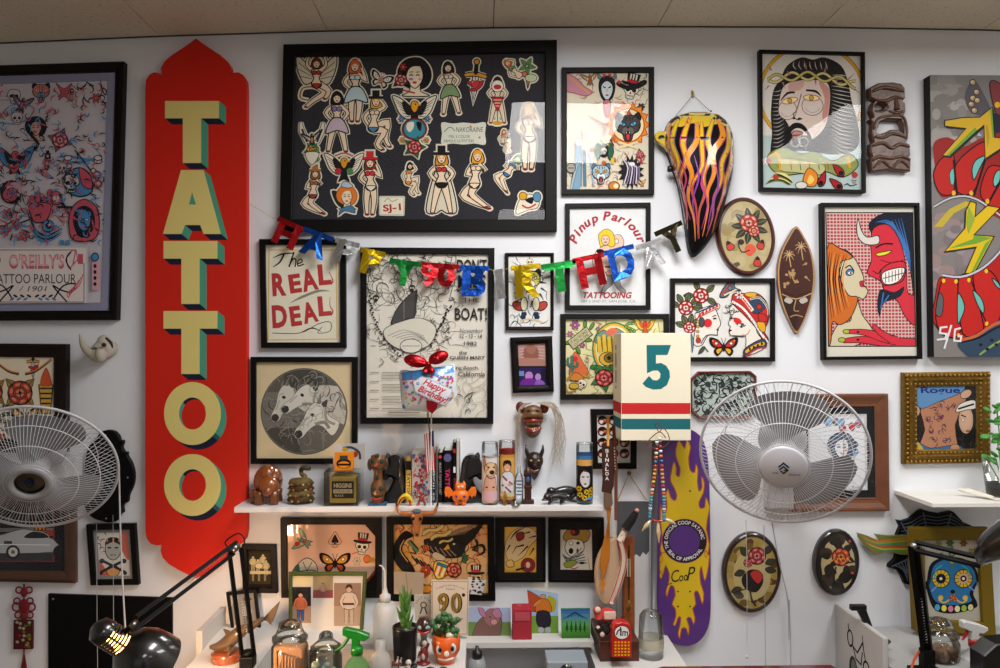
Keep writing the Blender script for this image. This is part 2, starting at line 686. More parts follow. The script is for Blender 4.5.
def bird(a,cx,cy,r,col='3a5a80',c2='e9e2cf',belly='c8342c',rot=0,sx=1):
 a.push(cx,cy,r,rot,sx)
 for f in (1,-1):
  a.push(0,0,1,0 if f > 0 else -20,f)
  wing(a,col,c2)
  a.pop()
 a.sh([(0,-.45),(.22,-.3),(.25,.2),(.5,.95),(.15,.75),(0,1),(-.12,.75),(-.45,.95),(-.22,.2),(-.2,-.3)],col,.05)
 a.sh([(0,-.2),(.13,0),(.1,.4),(-.1,.4),(-.12,0)],belly,0)
 a.ell(0,-.48,.2,.2,col,.05)
 a.poly([(.15,-.55),(.42,-.46),(.15,-.4)],'e0a52e')
 a.ell(.05,-.52,.05,.05,'f4ecd8')
 a.pop()
def eagle(a,cx,cy,r,body='231f20',c2='e9e2cf',gold='e2a12c',rot=0):
 a.push(cx,cy,r,rot)
 for f in (1,-1):
  a.push(.1 * f,.1,1,8 * f,f)
  a.sh([(0,0),(.15,-.45),(.6,-.95),(1.05,-1.15),(.95,-.6),(.8,-.1),(.45,.3),(.1,.3)],c2,.06)
  for i in range(6):
   t = i / 5
   a.line([(.12 + .1 * t,-.2 + .4 * t),(.98 - .45 * t,-1.0 + 1.15 * t)],.06,body,taper=[1,.4])
  a.sh([(0,0),(.12,-.4),(.5,-.75),(.5,-.3),(.3,.1)],body,.03)
  a.pop()
 a.sh([(0,-.35),(.24,0),(.2,.5),(.35,.95),(0,.8),(-.35,.95),(-.2,.5),(-.24,0)],body,.04)
 a.sh([(-.05,-.6),(.2,-.5),(.2,-.15),(0,.1),(-.2,-.15),(-.2,-.45)],gold,.05)
 a.poly([(.12,-.48),(.42,-.36),(.14,-.26)],gold)
 a.ell(.06,-.4,.05,.05,K)
 a.pop()
def butterfly(a,cx,cy,r,c1='e08a26',c2='c2282c',rot=0):
 a.push(cx,cy,r,rot)
 for f in (1,-1):
  a.push(0,0,1,0,f)
  a.sh([(.05,-.05),(.5,-.6),(1.15,-.75),(1.1,-.2),(.7,.1),(.1,.12)],K,.04)
  a.sh([(.15,-.05),(.55,-.5),(.95,-.6),(.9,-.2),(.6,.02)],c1,.03)
  a.ell(.62,-.28,.13,.12,'efe6cf',.04)
  a.ell(.9,-.5,.07,.07,c2)
  a.sh([(.05,.08),(.6,.12),(.8,.4),(.55,.75),(.25,.5)],K,.04)
  a.sh([(.15,.14),(.55,.2),(.62,.45),(.45,.6),(.25,.4)],c2,.03)
  a.line([(.03,-.25),(.2,-.75)],.04,K)
  a.pop()
 a.ell(0,.05,.1,.38,K)
 a.pop()
def dagger(a,cx,cy,r,rot=0,blade='cfd6d8',hilt='e0a52e',wrap='c4202a'):
 a.push(cx,cy,r,rot)
 a.sh([(-.14,-.3),(.14,-.3),(.12,.4),(0,1),(-.12,.4)],blade,.05,n=1)
 a.line([(0,-.25),(0,.8)],.04,'5a6468')
 a.limb([(-.45,-.28),(0,-.36),(.45,-.28)],[.12,.16,.12],hilt,.05)
 a.limb([(0,-.4),(0,-.85)],[.16,.13],K,.03)
 a.ell(0,-.92,.13,.13,hilt,.05)
 if wrap: a.limb([(-.3,.05),(0,.15),(.3,.0),(.1,.3),(-.2,.38)],[.1,.14,.14,.12,.05],wrap,.04)
 a.pop()
def star(a,cx,cy,r,col,n=5,k=.42,rot=-90,ow=0):
 P = []
 for i in range(2 * n):
  t = math.radians(rot + 180 * i / n)
  q = r if i % 2 == 0 else r * k
  P.append((cx + q * math.cos(t),cy + q * math.sin(t)))
 a.poly(P,col)
 if ow: a.line(P,ow,K,True)
def flower(a,cx,cy,r,col,mid='e0a52e',n=6,out=K):
 a.push(cx,cy,r)
 for i in range(n):
  t = 360 * i / n
  c,q = math.cos(math.radians(t)),math.sin(math.radians(t))
  a.ell(.6 * c,.6 * q,.42,.26,col,.08,out,rot=t,n=10)
 a.ell(0,0,.26,.26,mid,.08,out,n=10)
 a.pop()
def heart(a,cx,cy,r,col='c4202a',rot=0):
 a.push(cx,cy,r,rot)
 a.sh([(0,-.35),(.35,-.75),(.85,-.55),(.8,0),(0,.95),(-.8,0),(-.85,-.55),(-.35,-.75)],col,.1)
 a.line([(-.6,-.3),(-.35,-.55)],.1,'f0c0b0')
 a.pop()
def spade(a,cx,cy,r,col=K,ring='e3b7a0'):
 a.push(cx,cy,r)
 a.sh([(0,-1.15),(.55,-.35),(.9,.2),(.6,.62),(.2,.55),(.35,.95),(-.35,.95),(-.2,.55),(-.6,.62),(-.9,.2),(-.55,-.35)],ring,.06)
 a.sh([(0,-.75),(.35,-.15),(.5,.2),(.3,.42),(.08,.3),(.15,.6),(-.15,.6),(-.08,.3),(-.3,.42),(-.5,.2),(-.35,-.15)],col,0)
 a.pop()
def scroll(a,cx,cy,r,col='e7dfc6',rot=0,n=1,letters='5a4a3a',lw=0):
 a.push(cx,cy,r,rot)
 for i in range(n):
  y = i * .5
  a.sh([(-1,-.12 + y),(-.4,-.28 + y),(.3,-.05 + y),(1,-.22 + y),(1,.12 + y),(.3,.28 + y),(-.4,.06 + y),(-1,.22 + y)],col,.05)
  if lw:
   for k in range(7):
    x = -.75 + k * .24
    a.line([(x,-.06 + y),(x + .05,.1 + y)],lw,letters)
 a.pop()
def snake(a,cx,cy,r,col='3f7a4a',c2='e7d35a',rot=0,sx=1):
 a.push(cx,cy,r,rot,sx)
 P = [(-.6,.9),(.1,.95),(.55,.65),(.1,.35),(-.5,.1),(-.2,-.3),(.4,-.35),(.45,-.8),(0,-.95)]
 a.limb(P,[.06,.2,.26,.28,.28,.26,.22,.2,.2],col,.05,n=4)
 Q = catmull(P,3)
 for i in range(2,len(Q) - 3,2):
  a.ell(Q[i].x,Q[i].y,.07,.05,c2,n=6)
 a.ell(-.08,-.97,.22,.14,col,.05,rot=15)
 a.ell(-.1,-1.0,.04,.04,'e8d040')
 a.line([(-.3,-.92),(-.5,-.85),(-.6,-.92)],.03,'c4202a')
 a.pop()
def tiger(a,cx,cy,r,col='e08a3a',eye='e6d23c',ear=K,mouth='c4202a',face='efe6d4',fire=None):
 a.push(cx,cy,r)
 if fire:
  P = []
  for i in range(28):
   t = 2 * PI * i / 28
   q = 1.5 if i % 2 == 0 else 1.22
   P.append((q * math.cos(t),q * 1.05 * math.sin(t) - .1))
  a.poly(P,'e0902a'); a.line(P,.06,'c23a20',True)
  a.ell(0,-.05,1.12,1.15,fire,.08,'c23a20',n=20)
 for f in (1,-1):
  a.sh([(.35 * f,-.6),(.75 * f,-.95),(.88 * f,-.4)],ear,.06)
 a.sh([(0,-.75),(.6,-.62),(.85,-.1),(.7,.35),(.38,.55),(.25,.95),(0,1.05),(-.25,.95),(-.38,.55),(-.7,.35),(-.85,-.1),(-.6,-.62)],col,.08)
 a.sh([(0,.05),(.35,.12),(.42,.45),(.2,.62),(-.2,.62),(-.42,.45),(-.35,.12)],face,.04)
 for f in (1,-1):
  a.sh([(.15 * f,-.12),(.5 * f,-.32),(.55 * f,-.12),(.3 * f,0)],eye,.06)
  a.ell(.36 * f,-.15,.06,.06,K)
  for k in range(3):
   a.line([(.8 * f,-.1 + k * .18),(.52 * f,0 + k * .14)],.07,K,taper=[1,.2])
  a.line([(.1 * f,-.65),(.16 * f,-.35)],.07,K)
  a.line([(.35 * f,-.6),(.3 * f,-.42)],.06,K)
 a.poly([(-.12,.05),(.12,.05),(0,.22)],K)
 a.sh([(-.2,.4),(0,.34),(.2,.4),(.17,.85),(0,.95),(-.17,.85)],K,0)
 a.sh([(-.1,.6),(.1,.6),(.07,.9),(-.07,.9)],mouth,0)
 for f in (1,-1):
  a.poly([(.14 * f,.4),(.08 * f,.4),(.11 * f,.55)],'f6f0e0')
 a.pop()
def ladyface(a,cx,cy,r,skin='ecd9bd',hair=K,lip='c4202a',sx=1,extra=None):
 a.push(cx,cy,r,0,sx)
 a.sh([(-.5,-.85),(.25,-.95),(.75,-.5),(.85,.1),(.55,.6),(-.1,.7),(-.75,.35),(-.9,-.3)],hair,.04)
 a.sh([(-.2,.3),(.25,.4),(.3,.8),(.75,1.05),(-.65,1.05),(-.3,.8)],skin,.05)
 a.sh([(-.35,-.55),(.2,-.6),(.42,-.1),(.32,.35),(0,.65),(-.32,.4),(-.48,-.05)],skin,.05)
 a.sh([(-.5,-.6),(.1,-.85),(.5,-.45),(.3,-.5),(-.1,-.5),(-.35,-.3),(-.5,.1)],hair,0)
 for x in (-.2,.15):
  a.line([(x - .1,-.02),(x,-.08),(x + .1,-.02)],.06,K)
  a.line([(x - .1,-.2),(x + .1,-.22)],.04,K)
 a.ell(-.02,.34,.12,.06,lip)
 a.ell(.26,.16,.09,.07,'e29a86')
 if extra:
  rose(a,-.55,-.55,.38,extra,n=3)
 a.pop()
POSES = {
 'stand': dict(head=(0,-.82),chest=(.0,-.5),hip=(.03,-.05),aL=[(-.14,-.56),(-.32,-.32),(-.14,-.12)],aR=[(.14,-.56),(.34,-.4),(.22,-.75)],lL=[(-.06,0),(-.12,.45),(-.1,.95)],lR=[(.1,0),(.14,.45),(.08,.95)]),
 'wide': dict(head=(0,-.82),chest=(.0,-.5),hip=(0,-.05),aL=[(-.14,-.56),(-.36,-.34),(-.16,-.1)],aR=[(.14,-.56),(.36,-.34),(.2,-.1)],lL=[(-.08,0),(-.2,.45),(-.3,.95)],lR=[(.08,0),(.2,.45),(.3,.95)]),
 'arms': dict(head=(0,-.75),chest=(.0,-.45),hip=(.0,-.02),aL=[(-.14,-.5),(-.35,-.7),(-.3,-1)],aR=[(.14,-.5),(.35,-.7),(.3,-1)],lL=[(-.06,0),(.3,.3),(-.1,.6),(-.4,.85)],lR=[(.1,0),(.45,.25),(.3,.55)]),
 'sit': dict(head=(0,-.75),chest=(-.05,-.4),hip=(-.1,.15),aL=[(-.18,-.46),(-.4,-.2),(-.25,.1)],aR=[(.1,-.46),(.3,-.6),(.12,-.85)],lL=[(-.1,.2),(.4,-.02),(.35,.55),(.5,.85)],lR=[(-.1,.25),(.3,.3),(.05,.75),(.25,.95)]),
 'kneel': dict(head=(.05,-.78),chest=(0,-.42),hip=(-.05,.1),aL=[(-.12,-.5),(-.28,-.2),(.05,-.2)],aR=[(.14,-.5),(.32,-.28),(.1,-.5)],lL=[(-.05,.15),(-.42,.5),(-.05,.75),(.35,.9)],lR=[(0,.15),(-.15,.45),(.1,.7),(.45,.95)]),
}
def pinup(a,cx,cy,r,pose='stand',skin='ead2b4',hair='d8842c',top='c4202a',low='3f78a8',rot=0,sx=1,skirt=None,wings=None,tail=None,hat=None,cape=None,fish=None):
 p = POSES[pose]
 a.push(cx,cy,r,rot,sx)
 if cape: a.sh([(-.15,-.55),(.15,-.55),(.5,.8),(.2,.95),(0,.85),(-.2,.95),(-.5,.8)],cape,.04)
 if wings:
  for f in (1,-1):
   a.sh([(.1 * f,-.4),(.55 * f,-.95),(.75 * f,-1),(.7 * f,-.5),(.45 * f,0),(.15 * f,-.1)],wings,.04)
   for k in range(3): a.line([(.15 * f,-.35 + k * .08),(.66 * f,-.8 + k * .25)],.03,'6a6258')
 if tail: a.line([(-.05,.1),(-.5,.15),(-.6,.5),(-.3,.6)],.05,tail,n=4)
 a.sh([(p['head'][0] - .16,p['head'][1] - .1),(p['head'][0],p['head'][1] - .24),(p['head'][0] + .18,p['head'][1] - .08),(p['head'][0] + .2,p['head'][1] + .2),(p['head'][0] - .18,p['head'][1] + .22)],hair,.04)
 hx,hy = p['hip']; qx,qy = p['chest']
 if fish:
  a.sh([(hx - .16,hy),(hx + .16,hy),(.3,.35),(.1,.7),(.35,.95),(0,.85),(-.35,1),(-.1,.7),(.02,.4)],fish,.05)
 else:
  for k in ('lL','lR'):
   a.limb(p[k],[.24,.17,.12,.08] if len(p[k]) == 4 else [.23,.15,.08],skin,.035)
 a.limb(p['aL'],[.11,.09,.06],skin,.03)
 a.sh([(qx - .17,qy - .08),(qx + .17,qy - .08),(qx + .15,qy + .12),((qx + hx) / 2 + .1,(qy + hy) / 2 + .02),(hx + .19,hy + .02),(hx + .1,hy + .16),(hx - .1,hy + .16),(hx - .19,hy + .02),((qx + hx) / 2 - .1,(qy + hy) / 2 + .02),(qx - .15,qy + .12)],skin,.04)
 a.limb(p['aR'],[.11,.09,.06],skin,.03)
 if top:
  a.ell(qx - .08,qy + .03,.09,.08,top,.025)
  a.ell(qx + .08,qy + .03,.09,.08,top,.025)
 if skirt: a.sh([(hx - .18,hy - .08),(hx + .18,hy - .08),(hx + .38,hy + .38),(hx,hy + .3),(hx - .38,hy + .4)],skirt,.04)
 elif low and not fish: a.sh([(hx - .17,hy + .02),(hx + .17,hy + .02),(hx + .04,hy + .17),(hx - .04,hy + .17)],low,.03)
 a.ell(p['head'][0],p['head'][1],.13,.16,skin,.03)
 a.sh([(p['head'][0] - .15,p['head'][1]),(p['head'][0] - .1,p['head'][1] - .2),(p['head'][0] + .12,p['head'][1] - .2),(p['head'][0] + .14,p['head'][1] - .02),(p['head'][0],p['head'][1] - .1)],hair,0)
 a.ell(p['head'][0],p['head'][1] + .08,.04,.025,'b8202a')
 for e_ in (-.05,.05): a.ell(p['head'][0] + e_,p['head'][1] - .01,.022,.016,'2a1c18',n=6)
 if hat:
  a.limb([(p['head'][0] - .25,p['head'][1] - .16),(p['head'][0] + .25,p['head'][1] - .16)],[.06,.06],hat,.02)
  a.rect(p['head'][0] - .13,p['head'][1] - .42,p['head'][0] + .13,p['head'][1] - .16,hat)
 for k in ('lL','lR'):
  if not fish: a.ell(p[k][-1][0],p[k][-1][1],.07,.04,'7a1a20')
 a.pop()
def filigree(a,box,n,w,col,seed=1,size=.12,loops=True):
 """curly pen lines scattered in a box"""
 rnd = random.Random(seed)
 x0,y0,x1,y1 = box
 S = min(x1 - x0,y1 - y0) * size
 for _ in range(n):
  x,y = rnd.uniform(x0,x1),rnd.uniform(y0,y1)
  t = rnd.uniform(0,2 * PI); k = rnd.uniform(-1.3,1.3)
  P = []
  for i in range(6):
   P.append((x,y))
   t += k * (.4 + i * .15)
   x += math.cos(t) * S * .35; y += math.sin(t) * S * .35
  a.line(P,w,col,taper=[.4,1,.6,.2],n=2)
def person(a,cx,cy,r,top,low,skin='c9a58a',hair='2a2220'):
 a.push(cx,cy,r)
 a.limb([(-.12,.15),(-.14,.95)],[.22,.16],low,.02)
 a.limb([(.12,.15),(.14,.95)],[.22,.16],low,.02)
 a.sh([(-.28,-.5),(0,-.58),(.28,-.5),(.26,.2),(-.26,.2)],top,.03)
 a.limb([(-.27,-.42),(-.4,-.1),(-.3,.15)],[.15,.13,.1],top,.02)
 a.limb([(.27,-.42),(.4,-.1),(.3,.15)],[.15,.13,.1],top,.02)
 a.ell(0,-.75,.16,.19,skin,.02)
 a.sh([(-.17,-.72),(-.1,-.96),(.12,-.96),(.17,-.72),(0,-.85)],hair,0)
 a.pop()
# ------------------------------------------------------------------ the room
XL,XR,YB = -2.75,2.95,-5.6
m = M(kind='wall',col='e4e6ea')
m.box(XL - .1,XR + .1,0,.12,0,CEIL_Z + .12); struct(m,'wall_front')
m = M(kind='wall',col='dcdcd8')
m.box(XL - .1,XL,YB,0,0,CEIL_Z + .1); struct(m,'wall_left')
m = M(kind='wall',col='c9c6be')
m.box(XR,XR + .1,YB,0,0,CEIL_Z + .1); struct(m,'wall_right')
m = M(kind='wall',col='d8d4cc')
for a_,b_,c_,d_ in ((XL,-1.9,0,CEIL_Z),(-1.9,XR,2.3,CEIL_Z),(-1.9,-.1,0,.7),(.9,XR,0,.7),(-.1,.0,0,2.3),(.9,1.0,.7,2.3),(2.6,XR,.7,2.3)):
 m.box(a_,b_,YB - .1,YB,c_,d_)
struct(m,'wall_back')
m = M(kind='floor',col='6e5a48'); m.box(XL,XR,YB,0,-.05,0); struct(m,'floor')
m = M(kind='ceiling',col='d9cfbc')
# tiles 0.614 m wide whose seams run towards the room, 1.22 m long
TX0 = W(160,42,0).x
nx = [TX0 + .614 * k for k in range(-4,9)]
ys = [0,-.45,-1.67,-2.89,-4.11,-5.33,YB]
holes = []
xs = [XL] + [x for x in nx if XL < x < XR] + [XR]
def troffer_at(x0,x1,y0,y1):
 for tx,ty,_ in TROFFERS:
  if x0 < tx < x1 and y1 < ty < y0: return True
 return False
for i in range(len(xs) - 1):
 for j in range(len(ys) - 1):
  x0,x1,y0,y1 = xs[i] + .0015,xs[i + 1] - .0015,ys[j] - .0015,ys[j + 1] + .0015
  m.box(x0,x1,y1,y0,CEIL_Z,CEIL_Z + .02)
m.set('paint','2a251e').box(XL,XR,YB,0,CEIL_Z + .08,CEIL_Z + .12)
def sag(m):    # the old suspended ceiling sags towards the left
 for v in m.v: v.z += .042 + .0241 * v.x - .00974 * v.x * v.x
sag(m); struct(m,'ceiling')
m = M(kind='paint',col='3a352c')
for i in range(len(xs) - 1): m.box(xs[i],xs[i + 1],-.006,0,CEIL_Z - .003,CEIL_Z)
sag(m); struct(m,'trim_1')
for x,y,p in TROFFERS:
 t = thing('ceiling_light','long recessed fluorescent light panel in the ceiling','ceiling light',(x,y,CEIL_Z),'ceiling light panels')
 m = M(kind='metal',col='c8c8c4')
 for a_,b_,c_,d_ in ((-.31,.31,-.61,-.585),(-.31,.31,.585,.61),(-.31,-.285,-.61,.61),(.285,.31,-.61,.61)):
  m.box(x + a_,x + b_,y + c_,y + d_,CEIL_Z - .01,CEIL_Z)
 build(m,'frame',t)
# shop window and door behind the camera
for i,(a_,b_) in enumerate(((-1.9,-.1),(1.0,2.6))):
 m = M(kind='metal',col='6a6a6a')
 z0,z1 = .7,2.3
 for q in ((a_,b_,z0,z0 + .05),(a_,b_,z1 - .05,z1),(a_,a_ + .05,z0,z1),(b_ - .05,b_,z0,z1),((a_ + b_) / 2 - .02,(a_ + b_) / 2 + .02,z0,z1)):
  m.box(q[0],q[1],YB - .08,YB - .02,q[2],q[3])
 struct(m,'window_%d' % (i + 1))
 m = M(kind='glass'); m.box(a_,b_,YB - .055,YB - .05,z0,z1); g = build(m,'window_pane',bpy.data.objects['window_%d' % (i + 1)])
m = M(kind='wood',col='5a3a28'); m.box(0,.9,YB - .08,YB - .03,0,2.3)
struct(m,'door_1')
m = M(kind='metal',col='b0a890'); m.ball((.08,YB - .0,1.0),.03); build(m,'door_handle',bpy.data.objects['door_1'])
# ------------------------------------------------------------------ frames on the wall
PROF = {
 'flat': [(0,0),(0,.95),(.06,1),(.94,1),(1,.94),(1,.4)],
 'round': [(0,0),(0,.7),(.08,.85),(.3,1),(.55,.98),(.8,.8),(1,.62),(1,.4)],
 'step': [(0,0),(0,.62),(.1,.72),(.28,.75),(.36,1),(.55,1),(.66,.8),(.9,.72),(1,.6),(1,.4)],
 'cove': [(0,0),(0,.95),(.1,1),(.25,.96),(.6,.7),(.85,.62),(.9,.7),(1,.64),(1,.4)],
}
def inset(q,w):
 """shrink a quad of 3D corners TL,TR,BR,BL by w metres along both edges"""
 o = []
 for i in range(4):
  a = (q[(i + 1) % 4] - q[i]).normalized(); b = (q[i - 1] - q[i]).normalized()
  o.append(q[i] + a * w + b * w)
 return o
def wframe(name,label,q,bw,col,d0=.022,prof='flat',kind='paint',mats=(),paper='e8e4d8',art=None,glass=True,
   cat='framed picture',deco=None,base=0.0,pkind='paper',title='print'):
 Q = [W(x,y,d0 * .4 + base) for x,y in q]
 Q = [Vector((v.x,-d0 - base,v.z)) for v in Q]
 cx = sum(v.x for v in Q) / 4
 r = thing(name,label,cat,(cx,-base,min(v.z for v in Q)))
 bwm = bw * sc(d0)
 m = M(kind=kind,col=col)
 if kind == 'paint' and max(m.col) < .03: m.col = tuple(c * .5 for c in m.col)
 rings = []
 for t,h in PROF[prof]:
  rings.append([Vector((v.x,-base - d0 * h,v.z)) for v in inset(Q,bwm * t)])
 V = [v for R_ in rings for v in R_]
 Fc = []
 for i in range(len(rings) - 1):
  for k in range(4):
   k2 = (k + 1) % 4
   Fc.append((i * 4 + k,i * 4 + k2,(i + 1) * 4 + k2,(i + 1) * 4 + k))
 m.add(V,Fc)
 if deco: deco(m,Q,bwm,base + d0)
 build(m,'frame',r)
 dp = d0 * .42
 inner = [Vector((v.x,-base - dp,v.z)) for v in inset(Q,bwm)]
 back = [Vector((v.x,-base - dp,v.z)) for v in inset(Q,bwm * .6)]
 cur = inner
 for k,(mw,mc) in enumerate(mats):
  nxt = inset(cur,mw * sc(dp))
  h = .0030 - .0008 * k
  mm = M(kind='paper',col=mc)
  o_ = [Vector((v.x,v.y - h,v.z)) for v in (back if k == 0 else cur)]
  i_ = [Vector((v.x,v.y - h,v.z)) for v in nxt]
  i2 = [Vector((v.x,v.y,v.z)) for v in nxt]
  for e in range(4):
   e2 = (e + 1) % 4
   mm.quad(o_[e],o_[e2],i_[e2],i_[e])
   mm.quad(i_[e],i_[e2],i2[e2],i2[e])
  build(mm,'mat',r)
  cur = nxt
 clip = [PX(v) for v in (inset(cur,-.001) if mats else back)]
 a = Art(base + dp,clip=clip)
 a.kind = pkind; a.col = hexc(paper)
 bq = [Vector((v.x,v.y,v.z)) for v in back]
 a.quad(*bq)
 a.kind = 'ink'
 if art: art(a)
 build(a,title,r)
 if glass:
  g = M(kind='glass')
  g.quad(*[Vector((v.x,-base - d0 * .72,v.z)) for v in inset(Q,bwm * .95)])
  build(g,'glass',r)
 return r
# --- upper left tall flash print
def art_parlour(a):
 PK,BL,DK = 'c8566a','4f8fc4','1d2028'
 a.rect(-40,80,108,308,'b8bccb')
 a.rect(-39,81,107,307,'d9d5da')
 a.rect(-37,83,105,305,'cfcad2')
 rnd = random.Random(3)
 for i in range(60):
  x,y = rnd.uniform(-30,100),rnd.uniform(86,240)
  a.line([(x,y),(x + rnd.uniform(-5,5),y + rnd.uniform(-4,4)),(x + rnd.uniform(-8,8),y + rnd.uniform(-7,7))],.8,rnd.choice([PK,BL,DK,'8a8494']),n=3)
 filigree(a,(84,80,106,104),16,1.5,DK,5,.35)
 tiger(a,41,92,10,'d88a7c','f0ece0',DK,BL,'5aa0cc')
 a.push(64,92,9); a.sh([(-.9,-1),(0,-.4),(.9,-1),(.5,0),(.6,.9),(0,.5),(-.6,.9),(-.4,0)],PK,.05); a.pop()
 pinup(a,72,98,10,'sit','dcb8b4',DK,PK,BL)
 skull(a,14,96,8,'d8d0d4',eye=DK); bird(a,22,104,9,'50465a','c8a8b0',PK,20)
 flower(a,96,98,5,PK)
 # reclining eye rays
 a.line([(-2,118),(10,106),(26,104),(34,110),(26,120),(12,124),(-2,122)],1,BL,n=3)
 skull(a,17,118,7,'d8c8d0',eye=DK)
 ladyface(a,36,128,12,'d8a8a4',DK,PK,extra=None)
 a.limb([(30,134),(38,144),(32,152)],[2,3,1],DK,.3)
 rose(a,60,140,9,PK,'dfa8ac','8a6a78',4)
 eagle(a,15,160,15,'22222c',BL,PK)
 heart(a,14,168,6,PK)
 pinup(a,47,166,13,'kneel','d8909a',DK,PK,DK,hat=DK)
 for k in range(2):
  a.line([(70,156 + 6 * k),(84,159 + 3 * k),(96,160 - 2 * k)],2.2,BL)
  a.ell(98,161 - 3 * k,4,2.5,'d9d5da',1,DK); a.ell(68,158 + 8 * k,4,2.5,'d9d5da',1,DK)
 a.line([(75,150),(92,172)],1.3,DK); a.ell(94,172,2.5,4,'d9d5da',1,DK,-30)
 skull(a,62,168,6,'d8b8c0',eye=DK)
 a.push(76,182,16)
 a.sh([(-.7,-.4),(.2,-.9),(.9,-.4),(1,.6),(.2,.9),(-.6,.5)],BL,.08,DK)
 a.sh([(.2,-.9),(.9,-.4),(1,.4),(.4,.2)],PK,.06,DK)
 a.pop()
 skull(a,71,183,10,'c9c4cc',eye=DK)
 filigree(a,(64,172,80,194),14,1.2,DK,9,.3)
 a.ell(11,192,11,12,DK); a.ell(14,190,8,8,'c9a0b0'); a.ell(10,195,7,7,PK); rose(a,12,193,6,PK,BL,DK,0)
 filigree(a,(0,182,24,206),12,1.3,DK,15,.3)
 for (x,y,s_) in ((97,175,4),(98,184,4)):
  a.ell(x,y,s_,s_,PK,.8,DK); skull(a,x,y,s_ * .6,'d8d0d4')
 # hand with castle and wave
 for x,h in ((32,24),(38,30),(44,22),(50,32)):
  a.limb([(x,214),(x,214 - h * .75)],[4.6,3.2],PK,.8,DK)
 a.push(40,212,10); a.sh([(-1,-.8),(1,-.8),(.8,.6),(.3,1),(-.5,1),(-.9,.3)],PK,.1,DK); a.pop()
 for k in range(4):
  a.line([(34 - 3 * k,222 - 5 * k),(36,236 - 2 * k),(48,241 - 2 * k),(62,234 - 2 * k)],2.2,(BL,DK)[k % 2],n=4,taper=[.2,1,1,.2])
 a.ell(48,226,6,6,BL,1,DK); a.ell(48,226,3,3,DK); a.ell(49,225,1.5,1.5,'e8e0e8')
 for k in range(8):
  t = math.radians(-120 + 25 * k)
  a.line([(57 + 5 * math.cos(t),216 + 5 * math.sin(t)),(57 + 12 * math.cos(t),216 + 12 * math.sin(t))],1,PK)
 # hooded face
 a.push(84,220,18)
 a.sh([(0,-1.15),(.7,-.7),(.85,.4),(.5,1.1),(-.6,1.1),(-.85,.2),(-.65,-.7)],PK,.06,DK)
 a.sh([(0,-.8),(.5,-.5),(.6,.3),(.2,.9),(-.3,.9),(-.6,.2),(-.5,-.5)],DK,0)
 a.sh([(0,-.6),(.35,-.2),(.3,.35),(0,.6),(-.3,.35),(-.35,-.2)],BL,.05,DK)
 for f in (-1,1):
  a.ell(.15 * f,-.02,.1,.05,'e8e0e8',.03,DK)
 a.line([(0,0),(0,.2)],.05,DK); a.ell(0,.36,.12,.05,PK)
 a.pop()
 leafs_pts = ((16,224),(5,230),(24,236),(8,214))
 for x,y in leafs_pts: flower(a,x,y,6,PK,BL,5)
 for k in range(14):
  t = 2 * PI * k / 14
  a.line([(14 + 8 * math.cos(t),226 + 8 * math.sin(t)),(14 + 17 * math.cos(t),226 + 15 * math.sin(t))],1.4,(BL,DK,PK)[k % 3])
 a.line([(60,200),(70,214)],3,DK); a.rect(57,206,72,208,DK)
 a.ell(56,198,6,7,PK,1,DK,-20); a.ell(56,198,3,4,'d8d0d4')
 for x in (60,66): a.rect(x,240,x + 4,245,BL)
 filigree(a,(-4,108,104,244),110,1.3,DK,51,.045); filigree(a,(-4,84,104,244),80,1.6,PK,52,.05); filigree(a,(-4,108,104,244),70,1.6,BL,53,.05)
 # cartouche with the lettering
 a.rect(-40,246,88,306,'c9c6cc'); a.rect(-38,248,86,304,'e2d8d4')
 a.line([(-36,250),(76,250),(78,262),(84,264),(84,302),(-36,302)],1,'8a7a86')
 a.text("O'REILLY'S",9,254,64,269,'b86a78',.03)
 a.text("O'REILLY'S",9.6,255,63,266,'e6aab0',.012)
 a.text('TATTOO PARLOUR',-9,274,76,283.5,'2a2c36',0)
 a.text("/ 1901",19,286,47,291.5,'30303a',0,.2)
 for f in (1,-1):
  a.push(33,290,1,0,f)
  a.line([(20,10),(30,-4),(42,-6),(38,2),(28,0),(20,-4),(34,12)],1.5,DK,n=4)
  a.line([(44,-30),(36,-22),(34,-34),(42,-40),(40,-26)],1.2,PK,n=4)
  a.line([(38,-38),(33,-30),(38,-20)],1.4,DK,n=4)
  for k in range(5): a.line([(50 - k * 2,-16 + k * 3),(46 - k * 3,-4 + k * 2),(36,4 + k)],.9,PK,n=3)
  for k in range(6): a.ell(4 + 3.4 * k,6 + (k % 2) * 3,2.6,1.1,('26303c','5a86b0')[k % 2],rot=-30 + 60 * (k % 2))
  a.pop()
 a.rect(78,254,83,264,PK)
 a.rect(92,262,99,290,'d8a0ac'); a.ell(95,257,3.5,4,BL,1,DK)
 for y in range(266,290,6): a.ell(95,y,1.6,2,DK)
wframe('flash_print',"tall black framed tattoo flash print lettered O'Reilly's Tattoo Parlour",[(-64,69),(126,63),(119,320),(-58,321)],9.5,'1e1713',
  .03,'cove',mats=[(8,'8f93ad')],paper='d9d5da',art=art_parlour)
